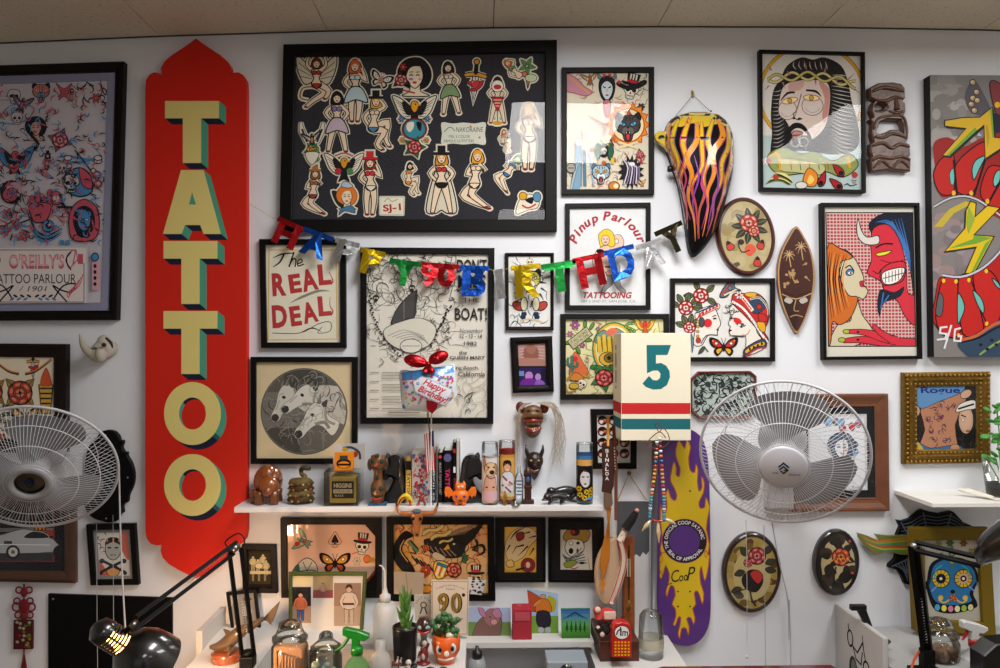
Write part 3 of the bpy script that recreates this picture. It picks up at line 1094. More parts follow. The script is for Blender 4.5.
# --- lower left flash in dark wood
def art_leftflash(a):
 a.rect(-60,350,60,460,'efe2c8')
 dagger(a,33,366,14,0);
 for f in (-1,1):
  a.line([(22 + f * 3,374),(22 + f * 14,371),(22 + f * 30,360)],3,'1c1a18',n=4,taper=[1,.8,.2])
  a.line([(22 + f * 3,373),(22 + f * 14,370),(22 + f * 29,359)],1.3,'d8862c',n=4)
 rose(a,20,393,14,'c8402c','e08a6a','a8843a',4,45)
 rose(a,-8,392,12,'c8402c','e08a6a','a8843a',4,45)
 a.push(46,392,12)
 a.sh([(-.6,-.6),(.6,-.6),(.35,1.8),(-.35,1.8)],'d8a63a',.08,n=1)
 for k in range(5): a.line([(-.55 + k * .06,-.3 + k * .42),(.55 - k * .06,-.3 + k * .42)],.14,K)
 a.sh([(-.45,-.7),(0,-2),(.45,-.7),(0,-.5)],'d85a30',.06,'a0302a')
 a.pop()
 butterfly(a,25,417,13,'d8a63a','c8402c')
 snake(a,6,418,12,'4a4a44'); skull(a,-20,415,10)
 for k in range(6): flower(a,-30 + k * 16,438,5,('c8402c','d8a63a')[k % 2])
wframe('framed_flash','dark brown framed rose and torch flash half behind the left fan',[(-50,343),(68.5,344),(68,452),(-48,452)],13.5,'2c1c16',.03,'cove',art=art_leftflash,paper='efe2c8')
# --- car photo
def art_car(a):
 a.rect(-60,480,70,575,'161620')
 a.rect(-40,496,54.5,562,'8c2a2a'); a.rect(-39,497,53,561,'121216')
 a.rect(-39,528,53,532,'7a7a7a'); a.rect(-39,548,53,561,'3a3a3e'); a.rect(-39,552,53,553,'8a8a8e')
 a.rect(-30,516,25,526,'2b2f35'); a.rect(25,505,53,515,'3c4248')
 a.poly([(34,523),(46,523),(46,531),(34,531)],'6a1a18')
 for f in (-1,1):
  a.line([(40 + f * 0.0,530),(40 + f * 2,524.4),(40 + f * 4,530)],1.3,'e9a62a',n=4)
 a.rect(46,530,53,536,'a83a2c')
 a.sh([(-34,548),(-32,540),(-8,535),(0,535),(14,531),(24,529),(38,532),(46,537),(54,540),(54,552),(-30,553)],'b9bcbe',.8,'4a4c50')
 a.sh([(24,538),(32,531.5),(44,533),(48,538)],'23262c',.5,'d0d2d4')
 a.line([(-30,544),(50,545)],.8,'f4f4f4')
 a.ell(13,552,7,7,'17171a'); a.ell(13,552,5,5,'d8d4c8',.7,'555555'); a.ell(13,552,2,2,'6a6a6a')
 a.ell(60,552,7,7,'17171a')
 a.rect(4,541,12,544,'3c3e42')
wframe('car_photo','wide brown wood framed photograph of a pale classic car by a drive-in',[(-66,474),(76,474),(76.5,582.5),(-62,580)],11,'4a2f1c',.025,'round','woodx',paper='17171f',art=art_car)
# --- small black frame with crossbones portrait
def art_crossbones(a):
 a.rect(95,532,128,581,'ddd8cf')
 a.sh([(120,532),(129,534),(129,560),(121,548)],'c86a58',0); a.sh([(99,560),(108,576),(99,580),(96,572)],'c86a58',0)
 a.ell(113,549,8,11,'b7b4ac',.8,'222222'); a.sh([(105,545),(108,538),(118,538),(121,545),(113,542)],'2a2622',0)
 for k in range(5): a.rect(106.5 + 3 * k,538 - abs(2 - k) * -.6,108 + 3 * k,542,('d8862c','1a1a1a')[k % 2])
 for x in (109.5,116.5): a.rect(x - 1.8,547,x + 1.8,548.5,'222222')
 a.line([(110,555),(116,555)],.8,'222222')
 a.ell(113,571,6.5,6,'dfa060',.8,'3a2a1a')
 for f in (1,-1):
  a.line([(113 - 10 * f,561),(113 + 12 * f,572)],2.6,'26262a')
  a.ell(113 - 11 * f,561,2.6,2.4,'3a3a3e'); a.ell(113 + 12 * f,573,2,2,'26262a')
 filigree(a,(96,533,108,560),7,1,'333333',4,.35)
wframe('portrait_frame','small tilted black frame with a crossbones portrait below the left fan',[(87.5,524),(136,523),(140,584),(92,584.5)],5.5,'14110f',.02,'flat',mats=[(3,'8b8a88')],paper='ddd8cf',art=art_crossbones)
# --- large black display of cut-out stickers
SK = [  # kind, cx, cy, r, options
 ('p',316.5,84,27,dict(pose='arms',hair='6a2a1a',top='b8302a',low='b8302a',wings='d8ceb4',tail='8a6a20')),
 ('p',355,92,31,dict(pose='stand',hair='d8622c',top='c8d8dc',low='6f9ec0',skirt='bcd0d4')),
 ('fly',381,80,12,{}),
 ('lady',415,76,19,dict(extra='b02c34')),
 ('p',449.5,89,26,dict(pose='wide',hair='1a1614',top='dcd0b8',skirt='7f9a6c',rot=-4)),
 ('dag',475,82,22,{}),
 ('mermaid',521,72,18,{}),
 ('devil',497.5,103,23,{}),
 ('p',337,123,30,dict(pose='wide',hair='1a1614',top='8a7ab0',low='8a78a8',skirt='c9b7c4')),
 ('p',376,123,28,dict(pose='sit',hair='d8a63a',top='ead2b4',low='4a88b0',hat='1a1a1a')),
 ('eagleglobe',414.5,128,34,{}),
 ('swallow',312,141,25,{}),
 ('eagle',344,167,17,{}),
 ('p',370,187,29,dict(pose='stand',hair='8a3a2a',top='c8303a',low='e9e2d4',hat='c8303a',skirt=None)),
 ('p',314,192,23,dict(pose='kneel',hair='8a5a2c',top='a8643a',low='a8343a',hat='a8743a')),
 ('faceb',345,198,17,{}),
 ('p',410,179,17,dict(pose='sit',hair='1a1614',top='e8862c',low='e8862c')),
 ('p',441.5,184,31,dict(pose='wide',hair='d8902c',top='b8303a',low='1a1a1a',hat='1a1a1a',cape='d8cfb8')),
 ('p',476,180,30,dict(pose='kneel',hair='e09a2c',top='ead2b4',low='ead2b4')),
 ('p',504,141,12,dict(pose='sit',hair='c8642c',top='e0a080',low='6a86a0')),
 ('p',528.5,138,33,dict(pose='stand',hair='c8a070',top='e4d8c4',low='e4d8c4')),
 ('p',509,172,20,dict(pose='kneel',hair='4a8a5a',top='4a86b8',low='3a76b0',rot=30)),
 ('fish',528,202,15,{}),
]
def sticker(a,k,cx,cy,r,o):
 if k == 'p': pinup(a,cx,cy,r,**o)
 elif k == 'fly':
  butterfly(a,cx,cy,r * .8,'e9e2cf','d8cfb8',20); flower(a,cx,cy,r * .3,'d89a8a')
 elif k == 'lady':
  ladyface(a,cx,cy,r,'ead9ba','17151a','b8202a',1); rose(a,cx - 14,cy + 4,7,'b8303a','d8b0a0','3a2a2a',3); flower(a,cx - 12,cy - 9,4,'b8303a')
  a.ell(cx - 4,cy + 3,2.4,1.2,'a884b8'); a.line([(cx - 12,cy + 14),(cx,cy + 17)],1.4,'b8303a')
 elif k == 'dag': dagger(a,cx,cy,r,5,'d4d4cc','d8962c','b8303a'); heart(a,cx,cy + 2,5,'c83a3a'); leafs(a,1,0,0.01,'d8a63a')
 elif k == 'mermaid':
  pinup(a,cx - 3,cy,r,'sit',hair='d8762c',top='5a9a5a',fish='d8765a',rot=-50); leafs_(a,cx + 6,cy - 6,9,'6a9a5a'); a.ell(cx + 10,cy + 6,6,4,'c8d0a8',.6)
 elif k == 'devil':
  pinup(a,cx,cy - 2,r,'wide',skin='e4cdb0',hair='2a1a1a',top=None,low='b8303a'); a.sh([(cx - 6,cy - 6),(cx + 6,cy - 6),(cx,cy + 10)],'b8202a',.8,n=1)
  for k2 in range(3): a.line([(cx - 4 + k2,cy - 3 + 3 * k2),(cx + 4 - k2,cy - 3 + 3 * k2)],.7,'f0e0c0')
  a.ell(cx,cy - 17,6,6,'ece4d0',.7); a.ell(cx,cy - 16,4,2.5,'b8303a'); a.line([(cx,cy + 8),(cx,cy + 20)],1.2,'5a8a4a'); a.ell(cx,cy + 20,5,2,'d8962c')
 elif k == 'eagleglobe':
  eagle(a,cx,cy - 17,r * .5,'1e1c1e','e2dac4','e09a20')
  a.ell(cx,cy + 1,12.5,11,'b02c34',.7); a.ell(cx,cy + 1,11,9.7,'3c8c9c',.6); a.sh([(cx - 7,cy - 5),(cx - 1,cy - 6),(cx - 1,cy),(cx - 5,cy + 4),(cx - 8,cy)],'e4dcc4',0); a.sh([(cx + 2,cy - 6),(cx + 7,cy - 5),(cx + 6,cy + 3),(cx + 3,cy)],K,0)
  for f in (-1,1):
   flower(a,cx + f * 13,cy - 9,3.4,'5a7aa8'); flower(a,cx + f * 12,cy + 12,3,'d8962c')
  rose(a,cx,cy + 19,8,'b8303a','d88a80','3f6a3a',5,0)
 elif k == 'swallow':
  for f in (-1,1):
   a.limb([(cx + f * 4,cy + 2),(cx + f * 10,cy - 10),(cx + f * 11,cy - 19)],[5,5,1],'e4dccc',.6)
   a.line([(cx + f * 5,cy + 1),(cx + f * 10,cy - 12)],2,'26262a')
  bird(a,cx,cy - 2,8,'2a3040','e4dccc','d8862c'); rose(a,cx,cy + 9,6,'d8702c','e4c060','4a8a4a',5); snake(a,cx + 2,cy + 13,8,'4a8a4a')
  a.sh([(cx - 7,cy + 12),(cx + 7,cy + 12),(cx,cy + 24)],'e4dccc',.6)
 elif k == 'eagle':
  eagle(a,cx,cy,r * .9,'1e1c1e','e6dec8','e09a20'); a.ell(cx - 6,cy + 4,3.4,3,'b8303a'); a.ell(cx + 6,cy + 4,3.4,3,'4a8a5a')
  a.line([(cx - 9,cy - 11),(cx,cy - 14),(cx + 9,cy - 11)],1.6,'b8606a',n=3)
 elif k == 'faceb':
  a.sh([(cx - 13,cy - 7),(cx - 3,cy - 3),(cx,cy + 10),(cx - 8,cy + 6)],'2a2a2e',.6)
  ladyface(a,cx + 2,cy - 1,r * .7,'ecd8b8','e07a2c','b8202a'); a.sh([(cx - 4,cy - 12),(cx,cy - 17),(cx + 8,cy - 12),(cx + 3,cy - 10)],'b8c8d4',.6)
  a.sh([(cx - 3,cy + 10),(cx + 7,cy + 8),(cx + 10,cy + 15),(cx,cy + 13),(cx - 6,cy + 17)],'4a7aa0',.6)
 elif k == 'fish':
  a.sh([(cx - 12,cy + 12),(cx - 8,cy - 3),(cx + 2,cy - 8),(cx + 11,cy - 2),(cx + 9,cy + 6),(cx,cy + 8)],'e2dac4',.7)
  a.ell(cx - 5,cy - 6,4,4,'d8a02c',.7); a.ell(cx + 9,cy - 5,4,5,'5a8ab0',.7); a.sh([(cx - 3,cy - 2),(cx + 5,cy - 5),(cx + 4,cy + 2)],K,0)
  a.line([(cx - 6,cy + 3),(cx,cy + 6),(cx + 8,cy + 2)],1.6,'c0303a',n=3)
def leafs_(a,cx,cy,r,col):
 a.push(cx,cy,r); leafs(a,5,.1,1,col,10,.25); a.pop()
DISP = wframe('sticker_display','huge black framed board of vintage pin-up cut-out stickers',[(284.5,46),(556.5,41.5),(556.5,232),(280.5,232)],12,'15130f',.03,'flat',paper='2d2d33',title='board')
DB = .03 * .42
for i,(k,cx,cy,r,o) in enumerate(SK):
 s_ = Art(DB + .0002,kind='ink',lift=.00003)
 s_.halo = ('e3dcc6',3.4 if r > 14 else 2.6)
 sticker(s_,k,cx,cy,r,o)
 s_.halo = None
 sticker(s_,k,cx,cy,r,o)
 build(s_,'sticker',DISP)
s_ = Art(DB + .0002)
s_.push(463.5,133.5,1,0)
s_.poly([(x,y) for x,y in catmull([(-22,-11),(-11,-10),(0,-11),(11,-10),(22,-11),(21.5,0),(22,11),(11,10),(0,11),(-11,10),(-22,11),(-21.5,0)],3,True)],'d6d8c8'); s_.pop()
s_.text('NAKORAINE',456,127,483,132,'4a4a4c',0,.1); s_.line([(444,132),(450,127),(455,131)],.8,'6a6a6c',n=3)
s_.text('MEL S COLOR',449,135,470,138,'55555a'); s_.text('FAMOUS OUTFITTERS',444,139.5,474,142.5,'55555a'); star(s_,470.5,126.5,2,'d8762c'); star(s_,479.5,137.5,2,'d8762c')
build(s_,'sticker',DISP,label='cream paper tag with printed lettering')
s_ = Art(DB + .0002)
s_.poly([(379,197),(380,196),(404,196),(405,197),(404.5,215),(403.5,216),(380,215.5),(379,214.5)],'e6dfc9')
s_.text('SJ-1',383,204,401,213,'b02a30',.03,0,-5); s_.line([(384,202),(388,198.5),(392,201.5),(398,199)],.6,'8a8478',n=3)
s_.line([(379.8,197),(404,197),(403.8,215),(379.8,214.6)],.5,'a09a88',True)
build(s_,'sticker',DISP,label='cream card printed SJ-1 in red')
# --- flash sheet right of it
def art_flashtall(a):
 filigree(a,(567,74,648,189),60,.8,'8a7f70',75,.07); filigree(a,(567,74,648,189),40,1,'b0605a',76,.06)
 a.sh([(566,74),(576,78),(584,86),(592,92),(586,96),(574,93),(566,90)],'c88a9a',.8,'a04a60'); a.line([(568,76),(590,94)],1.2,'d8a83a')
 bird(a,590,79,7,'8a6a3a','e8dcb8','c83a30')
 a.push(607,88,13)   # horned lady
 for f in (1,-1): a.limb([(.25 * f,-.7),(.6 * f,-.85),(.62 * f,-1.25)],[.22,.18,.03],'6a8a94',.05)
 a.sh([(0,-.95),(.55,-.6),(.6,.2),(.3,.9),(-.3,.9),(-.6,.2),(-.55,-.6)],'1e2026',.05)
 a.sh([(0,-.55),(.42,-.2),(.38,.45),(0,.95),(-.38,.45),(-.42,-.2)],'c9d4d4',.05)
 for f in (1,-1): a.line([(.1 * f,0),(.32 * f,-.12)],.09,K)
 a.line([(0,.05),(0,.3)],.05,'7a8a8c'); a.ell(0,.55,.14,.07,'c83a3a'); a.sh([(-.25,1),(.25,1),(.2,1.9),(0,2.3),(-.2,1.9)],'c87a80',.06)
 a.pop()
 for x in (602,608): a.poly([(x,74),(x + 4,74),(x + 2,78)],'c83a30')
 skull(a,631,90,9.5,'e2d8c4',hat='1b1a1e',rot=12)
 a.sh([(618,82),(630,86),(644,80),(646,84),(632,90),(618,86)],'1b1a1e',.5)
 a.text('MAYHEM',615,101,624,105,'c87a70'); filigree(a,(638,76,646,110),10,.8,'3a3a3a',7,.5)
 flower(a,641,107,4,'2a2a2e'); star(a,619,82,3,'c83a30',4)
 tiger(a,628,126,14.5,'4a4648','6ab8e0','2a2628','d8303a','6a625c',fire='e8d8b0')
 rose(a,628,113,3,'c83a30','e08a50','4a7a3a',4)
 a.line([(618,148),(638,142)],2.4,'e2d2a4'); a.line([(618,142),(640,149)],2.4,'e2d2a4')
 for k in range(5): a.line([(588 + 3 * k,116 + 3 * k),(600 + 2 * k,122 + k),(606 - k,134 + k)],.9,('c88a7a','8a7a74')[k % 2],n=3)
 a.push(604,152,9)   # winged reaper
 for f in (1,-1): a.sh([(.1 * f,-.3),(.7 * f,-1),(1.1 * f,-.1),(.7 * f,.9),(.35 * f,.3)],'33604a',.06)
 a.sh([(0,-1),(.45,-.5),(.4,.3),(0,.6),(-.4,.3),(-.45,-.5)],'22222a',.05); a.pop()
 skull(a,604,151,3.6)
 for x,y in ((613,139),(592,150),(604,163),(614,160)): flower(a,x,y,2.6,'d8703a')
 for k in range(3): a.line([(600 + 5 * k,139),(604 + 5 * k,146)],1.2,('4a8a4a','d8a63a','2a2a2a')[k])
 a.limb([(578,144),(578,160),(576,186)],[5,6,10],'7fa2b8',.6); a.ell(579,142,4,4,'e6dcd0',.7,'6a7a84')
 a.line([(584,150),(585,186)],3.4,'5a7c96'); a.line([(589,152),(594,186)],2,'9ab4c4')
 a.limb([(571,190),(577,165),(584,158)],[2,2,2],'a9bcc4',.4)
 a.ell(571,168,4.5,5,'a8a49a',.8); a.line([(568,168),(574,168)],.8,K)
 tiger(a,601,173,10.5,'a8bccb','d8b83a','5a7a94','c83a3a','dfe4e4')
 a.ell(614,186,5.5,4.5,'c8803a',.8); a.ell(616,186,2.5,2.5,'e6d8a8')
 P = []
 for i in range(30):
  t = 2 * PI * i / 30; q = 17 if i % 2 else 11.5
  P.append((631 + q * .78 * math.cos(t),172 + q * 1.05 * math.sin(t)))
 a.poly(P,'232126')
 for k in range(6): a.line([(622 + 3 * k,158 + 2 * k),(628 + 2.2 * k,168),(624 + 3 * k,184)],1.1,('d8d0dc','8a7a9c')[k % 2],n=3)
 a.ell(632,164,3,2,'e8e0d8'); bird(a,641,160,4,'b03a4a'); bird(a,642,183,3.5,'c8903a'); rose(a,640,154,4,'c83a4a','e8a0a0','3a6a3a',3)
 a.rect(611,158,614,164,'d8b83a')
wframe('flash_sheet','black framed flash sheet with a flaming wolf head beside the sticker board',[(561.5,68.5),(653.5,68),(653.5,195),(561.5,195)],5.2,'24231f',.022,'flat',paper='ded4bd',art=art_flashtall)
# --- pinup parlour
def art_pinup(a):
 RD = 'a8323e'
 s_ = 'Pinup Parlour'
 a.arctext(s_,607.5,252,32,-166,-14,8.2,RD,.035,shear=.2,fit=1.12)
 a.push(607,258,1)
 SKN = 'e8c4ac'
 a.limb([(3,12),(4,22),(-2,30),(-5,36)],[10,7,4,3],'8a8a8c',.5)
 a.limb([(8,8),(9,20),(12,29),(18,34)],[10,7,4,3],'9c9c9e',.5)
 a.sh([(-10,-6),(-4,-12),(6,-12),(9,-4),(7,4),(10,10),(4,15),(-6,13),(-11,14),(-8,2)],SKN,.6)
 a.limb([(6,-10),(14,-14),(12,-21),(5,-20)],[5,5,4,3],SKN,.5)
 a.limb([(-7,-8),(-12,2),(-11,12)],[4.5,4.5,3],SKN,.5)
 a.sh([(-11,-7),(-6,-9),(0,-6),(3,-9),(7,-6),(3,-3.5),(-1,-5),(-6,-3)],K,0)
 a.sh([(-8,-24),(-1,-29),(6,-25),(8,-14),(4,-11),(-1,-14),(-6,-11),(-8,-18)],'e4c63a',.6,'7a5a1a')
 a.ell(-1.5,-18,4.2,5,SKN,.4)
 a.ell(-1.5,-15.8,1.4,.8,RD)
 for x in (-3.2,.4): a.line([(x - 1,-19),(x + 1,-19)],.7,K)
 a.ell(3,15,4,2.4,'d8a888',.5); a.line([(-2,9),(8,9)],1.4,K)
 a.pop()
 a.text('TATTOOING',583,292,632,298.5,RD,.035,.25)
 a.text('607 S 2ND ST, SAN JOSE, CA.',581,300,636,303.2,'70747a')
wframe('parlour_sign','black framed white Pinup Parlour tattooing print',[(565,204),(650,203),(650,310),(565,310)],4.6,'22211f',.02,'flat',paper='dfe2e2',art=art_pinup)
# --- The Real Deal
def art_real(a):
 RD = 'b93a3c'
 a.line([(269,250),(336,250),(337,339),(268,340)],1,'dfb45a',True)
 a.line([(273,258),(282,254),(294,253)],1.6,K,n=3,taper=[.3,1,.6]); a.line([(284,254),(280,262),(273,267)],1.7,K,n=3,taper=[1,1,.4])
 a.line([(294,252),(289,267)],1.5,K); a.line([(289,266),(293,259),(296,260),(295,267)],1.3,K,n=3)
 a.line([(297,264),(302,262),(301,259),(298,261),(298,266),(304,264)],1.2,K,n=3)
 a.text('R',272,273,286,296,RD,.045,0,-3); a.text('E',289,274,301,293,RD,.045,0,-8); a.text('A',301,269,317,291,RD,.045,0,-12); a.text('L',318,264,331,285,RD,.045,0,-5)
 a.line([(331,284),(333,281),(331,276),(329,272)],1.6,RD,n=3,taper=[1,.6,.3])
 a.text('D',272,305,287,328,RD,.045,0,-3); a.text('E',290,306,301,326,RD,.045,0,-8); a.text('A',302,302,317,323,RD,.045,0,-12); a.text('L',318,296,331,316,RD,.045,0,-5)
 a.line([(331,315),(333,311),(330,306),(330,297)],1.6,RD,n=3,taper=[1,.6,.3])
 a.line([(290,303),(302,297),(318,291),(330,291)],2.6,'8e8c7c',n=4,taper=[.1,1,1,.1]); a.line([(296,301),(320,292)],.6,'e8e0c8')
 a.line([(272,333),(300,333),(318,324),(330,322),(330,331),(318,333),(322,327)],.7,'3a3a36',n=4)
 a.line([(300,333),(312,328),(322,332)],1.5,'3a3a36',n=4,taper=[.1,1,.1])
wframe('lettering_frame','black framed cream print lettered The Real Deal in red',[(260,239.5),(346,239.5),(346.5,348),(262,348)],5.6,'161513',.022,'flat',paper='ebe5cf',art=art_real)
# --- round portrait of pale horses (plain generic stand-in)
def art_horse(a):
 a.ell(304,411.5,43.5,43.5,'5a564f',n=40); a.ell(304,411.5,42.6,42.6,'77736b',n=40)
 cl = a.clip
 a.clip = arc(304,411.5,42,42,0,360,28)
 a.rect(262,368,347,392,'5f5b54'); a.rect(284,370,322,394,'4c4943'); a.rect(262,428,347,455,'4e4a44')
 a.sh([(310,388),(336,386),(350,396),(350,424),(330,430),(318,410)],'c7c2b6',.5,'8a867c')
 a.sh([(300,436),(330,422),(348,430),(340,452),(306,456)],'6d685f',.5,'57534c')
 def head(x,y,r,rot,sx,c='d8d4c8'):
  a.push(x,y,r,rot,sx)
  a.sh([(-.35,-.9),(.2,-1.05),(.8,-.6),(1.6,-.5),(1.6,.4),(.8,.2),(.35,.35),(.1,.9),(-.05,1.45),(-.4,1.6),(-.62,1.25),(-.5,.5),(-.55,-.3)],c,.03,'6a665e')
  a.sh([(.05,-1),(.25,-1.45),(.4,-.95)],'4a463f',0); a.sh([(-.25,-.95),(-.2,-1.35),(0,-1)],'7a766c',0)
  a.ell(-.12,-.15,.13,.1,'26231f'); a.sh([(-.55,1.2),(-.3,1.05),(-.08,1.25),(-.2,1.55),(-.5,1.5)],'3b3833',0)
  a.line([(.3,.3),(.75,-.1),(1.2,.1)],.2,'8a867b',n=3); a.line([(.4,-.9),(.8,-.3),(1.4,-.3)],.16,'98948a',n=3)
  a.line([(-.35,.1),(-.4,.8)],.08,'a8a498')
  a.pop()
 filigree(a,(264,372,345,452),60,1.4,'8a857a',61,.12); filigree(a,(264,372,345,452),40,1.2,'3f3c36',62,.1)
 head(285,400,15,15,1,'cfcabd')
 head(302,398,15,42,1)
 head(313,418,16,28,1,'dcd8cc')
 filigree(a,(300,385,346,430),40,.8,'a8a398',63,.14); filigree(a,(280,392,325,440),26,.7,'98948a',64,.12)
 a.clip = cl
wframe('horse_picture','black framed round grey picture of three pale horse heads',[(251.5,356.8),(357.5,356.8),(357.5,463.5),(251.5,463.5)],5.2,'131211',.022,'flat',paper='dcc9a0',art=art_horse)
# --- the boat poster
def art_boat(a):
 G = '2a2a28'
 filigree(a,(368,254,452,352),150,.6,'6f6d64',71,.14); filigree(a,(366,254,456,300),50,.9,'4a4842',72,.2)
 rnd = random.Random(11)
 ctr = [(372,262),(396,256),(430,258),(446,276),(455,300),(440,330),(420,356),(398,350),(374,336),(368,300)]
 for i in range(200):
  x0,y0 = rnd.choice(ctr); x = x0 + rnd.uniform(-10,10); y = y0 + rnd.uniform(-12,12)
  a.line([(x,y),(x + rnd.uniform(-4,4),y + rnd.uniform(-3,3)),(x + rnd.uniform(-5,5),y + rnd.uniform(-5,5))],.55,rnd.choice(['55534e','8a887e','3a3936']),n=2)
 for i in range(26):
  t = i / 25
  for f in (0,1):
   x = 370 + 18 * math.sin(t * 3) if f == 0 else 450 - 20 * t
   y = (296 + 66 * t * .9) if f == 0 else (306 + 40 * t)
   if f == 0: x = 370 + 30 * t * t
   a.ell(x + rnd.uniform(-1.5,1.5),y,1.2,1.0,K,n=6)
 a.sh([(392,328),(395,312),(406,298),(417,290),(416,306),(414,318)],'4b4846',.8,n=2)
 a.line([(392,329),(404,320),(415,318)],1.2,K,n=3); a.line([(404,301),(404,320)],.5,'8a8680'); a.line([(416,288),(414,320)],.7,G)
 a.sh([(384,330),(400,322),(420,318),(436,328),(428,346),(404,350),(388,342)],'d8d3c4',.7,'5a5850')
 for k in range(6): a.line([(388 + 4 * k,336 + k),(404 + 4 * k,330 + k * 2),(424 + k,336 + 2 * k)],.5,'7a786e',n=3)
 a.ell(411,346,11,7,'dcd7c9',.7,'3a3834'); a.line([(402,346),(420,346)],.5,G)
 for x in (376,412): skull(a,x,298 if x < 400 else 288,3.6,'3a3834',eye='d8d4c4')
 for k in range(9): a.line([(400 + k * 3,260 + (k % 3) * 5),(404 + k * 3,272 - (k % 2) * 6)],.6,'77756c')
 a.text("DON'T",457,259,487,272,G,.015); a.text('MISS',458,275,486,288,G,.015); a.text('THE',463,298,479,302,G); a.text('BOAT!',455,308,487,320,G,.015)
 a.text('November',460,328.5,483,332.5,'55534c'); a.text('12 - 13 - 14',460,334,482,338,'45433c',.01); a.text('1982',464,341.5,477,345.5,'45433c',.015)
 a.text('the',459,350.5,467,354.5,'45433c',.01); a.text('QUEEN MARY',450,356,485,359.8,'3a3832',.02)
 a.text('Long Beach,',450,366,479,370.5,'45433c',.01); a.text('California',458,371.5,485,376.5,'45433c',.01)
 for i,y in enumerate(range(372,410,3)):
  if i % 4 != 3: a.rect(382,y,402 + rnd.uniform(-2,14),y + .8,'98958a')
  if i % 3 == 0: a.rect(370,y,379,y + .9,'98958a')
 a.rect(388,412,420,413,'8a887e')
 a.line([(380,358),(384,362),(379,366)],.9,'8a887e',n=2)
 filigree(a,(456,380,484,414),22,.7,'a8a598',21,.45); filigree(a,(462,395,468,415),6,1.3,'5a5850',22,1)
 heart(a,438,350,2,'c0303a')
def deco_speckle(m,Q,bw,d):
 rnd = random.Random(4)
 m.set('paint','4a4a48')
 for i in range(90):
  e = rnd.randrange(4); t = rnd.random()
  p = Q[e].lerp(Q[(e + 1) % 4],t)
  c = (Q[0] + Q[2]) / 2
  dirv = [Vector((0,0,-1)),Vector((-1,0,0)),Vector((0,0,1)),Vector((1,0,0))][e]
  p = p + dirv * bw * rnd.uniform(.1,.9)
  s_ = .0011
  m.box(p.x - s_,p.x + s_,-d - .0006,-d + .001,p.z - s_,p.z + s_)
 m.set('paint','121212')
wframe('boat_poster',"speckled black framed poster lettered Don't Miss the Boat",[(360.8,247.8),(494.5,248.5),(493.3,423.5),(360.8,423.5)],6,'121212',.024,'flat',paper='e2ddd0',art=art_boat,deco=deco_speckle)
# --- small striped tiger frame
def art_smalltiger(a):
 filigree(a,(512,260,548,324),50,.9,'3a4450',79,.16)
 for k in range(14):
  t = 2 * PI * k / 14
  a.line([(530 + 11 * math.cos(t),288 + 13 * math.sin(t)),(530 + 17 * math.cos(t + .2),288 + 20 * math.sin(t + .2))],2.2,'24303c',taper=[1,.2])
 tiger(a,530,280,12,'d8cf5a','f0ecd8',K,'c0403a')
 for f in (-1,1):
  a.ell(530 + f * 12,306,6,4,'b8463a',.9,K,f * -35); a.ell(530 + f * 6,304,3.5,7,'d8d2b4',.8,K)
  for q in range(4): a.ell(530 + f * (5 + q),314 + (q % 2) * 3,1.8,2.2,'26344a')
 a.line([(520,321),(530,319),(542,322)],1.6,'d8c49a',n=3); a.line([(514,318),(520,314)],1.4,'9aa0a8')
 skull(a,530,262,4,'e8e0c0')
wframe('tiger_frame','small brown-edged frame with a striped tattoo drawing behind the banner',[(505,253),(553.8,253),(553.6,330),(505.6,330)],3.4,'2b1f1a',.02,'round',paper='e6e6e2',art=art_smalltiger)
# --- double photo
def art_double(a):
 a.rect(515,340,550,366.5,'b08a84'); a.ell(531,355,8.5,10,'8c5a4e'); a.ell(531,349,5,5,'9c6a5c'); a.rect(518,358,546,366.5,'a87a6e')
 for k in range(5): a.line([(519,346 + 3 * k),(524,345 + 3 * k)],.8,'c8a8a0'); a.line([(538,346 + 3 * k),(545,347 + 3 * k)],.8,'c8a8a0')
 a.rect(515,366.5,550,386,'2a2050'); a.ell(529,376,4,4.6,'b87ac0'); a.ell(538,377,3,3.6,'a884c4'); a.sh([(520,386),(524,379),(534,379),(537,386)],'6a2a90',0); a.rect(519,371,524,376,'6a8ac0'); a.rect(541,369,546,380,'1a1a30'); a.sh([(535,386),(537,380),(543,381),(545,386)],'8a5ab4',0)
 a.rect(518,366,546,367.5,'141420')
wframe('photo_frame','small thick black frame with two stacked snapshots',[(510.3,337.5),(552,336),(553.8,391.5),(512.8,393)],7.2,'1b1714',.03,'step',paper='b08a84',art=art_double)
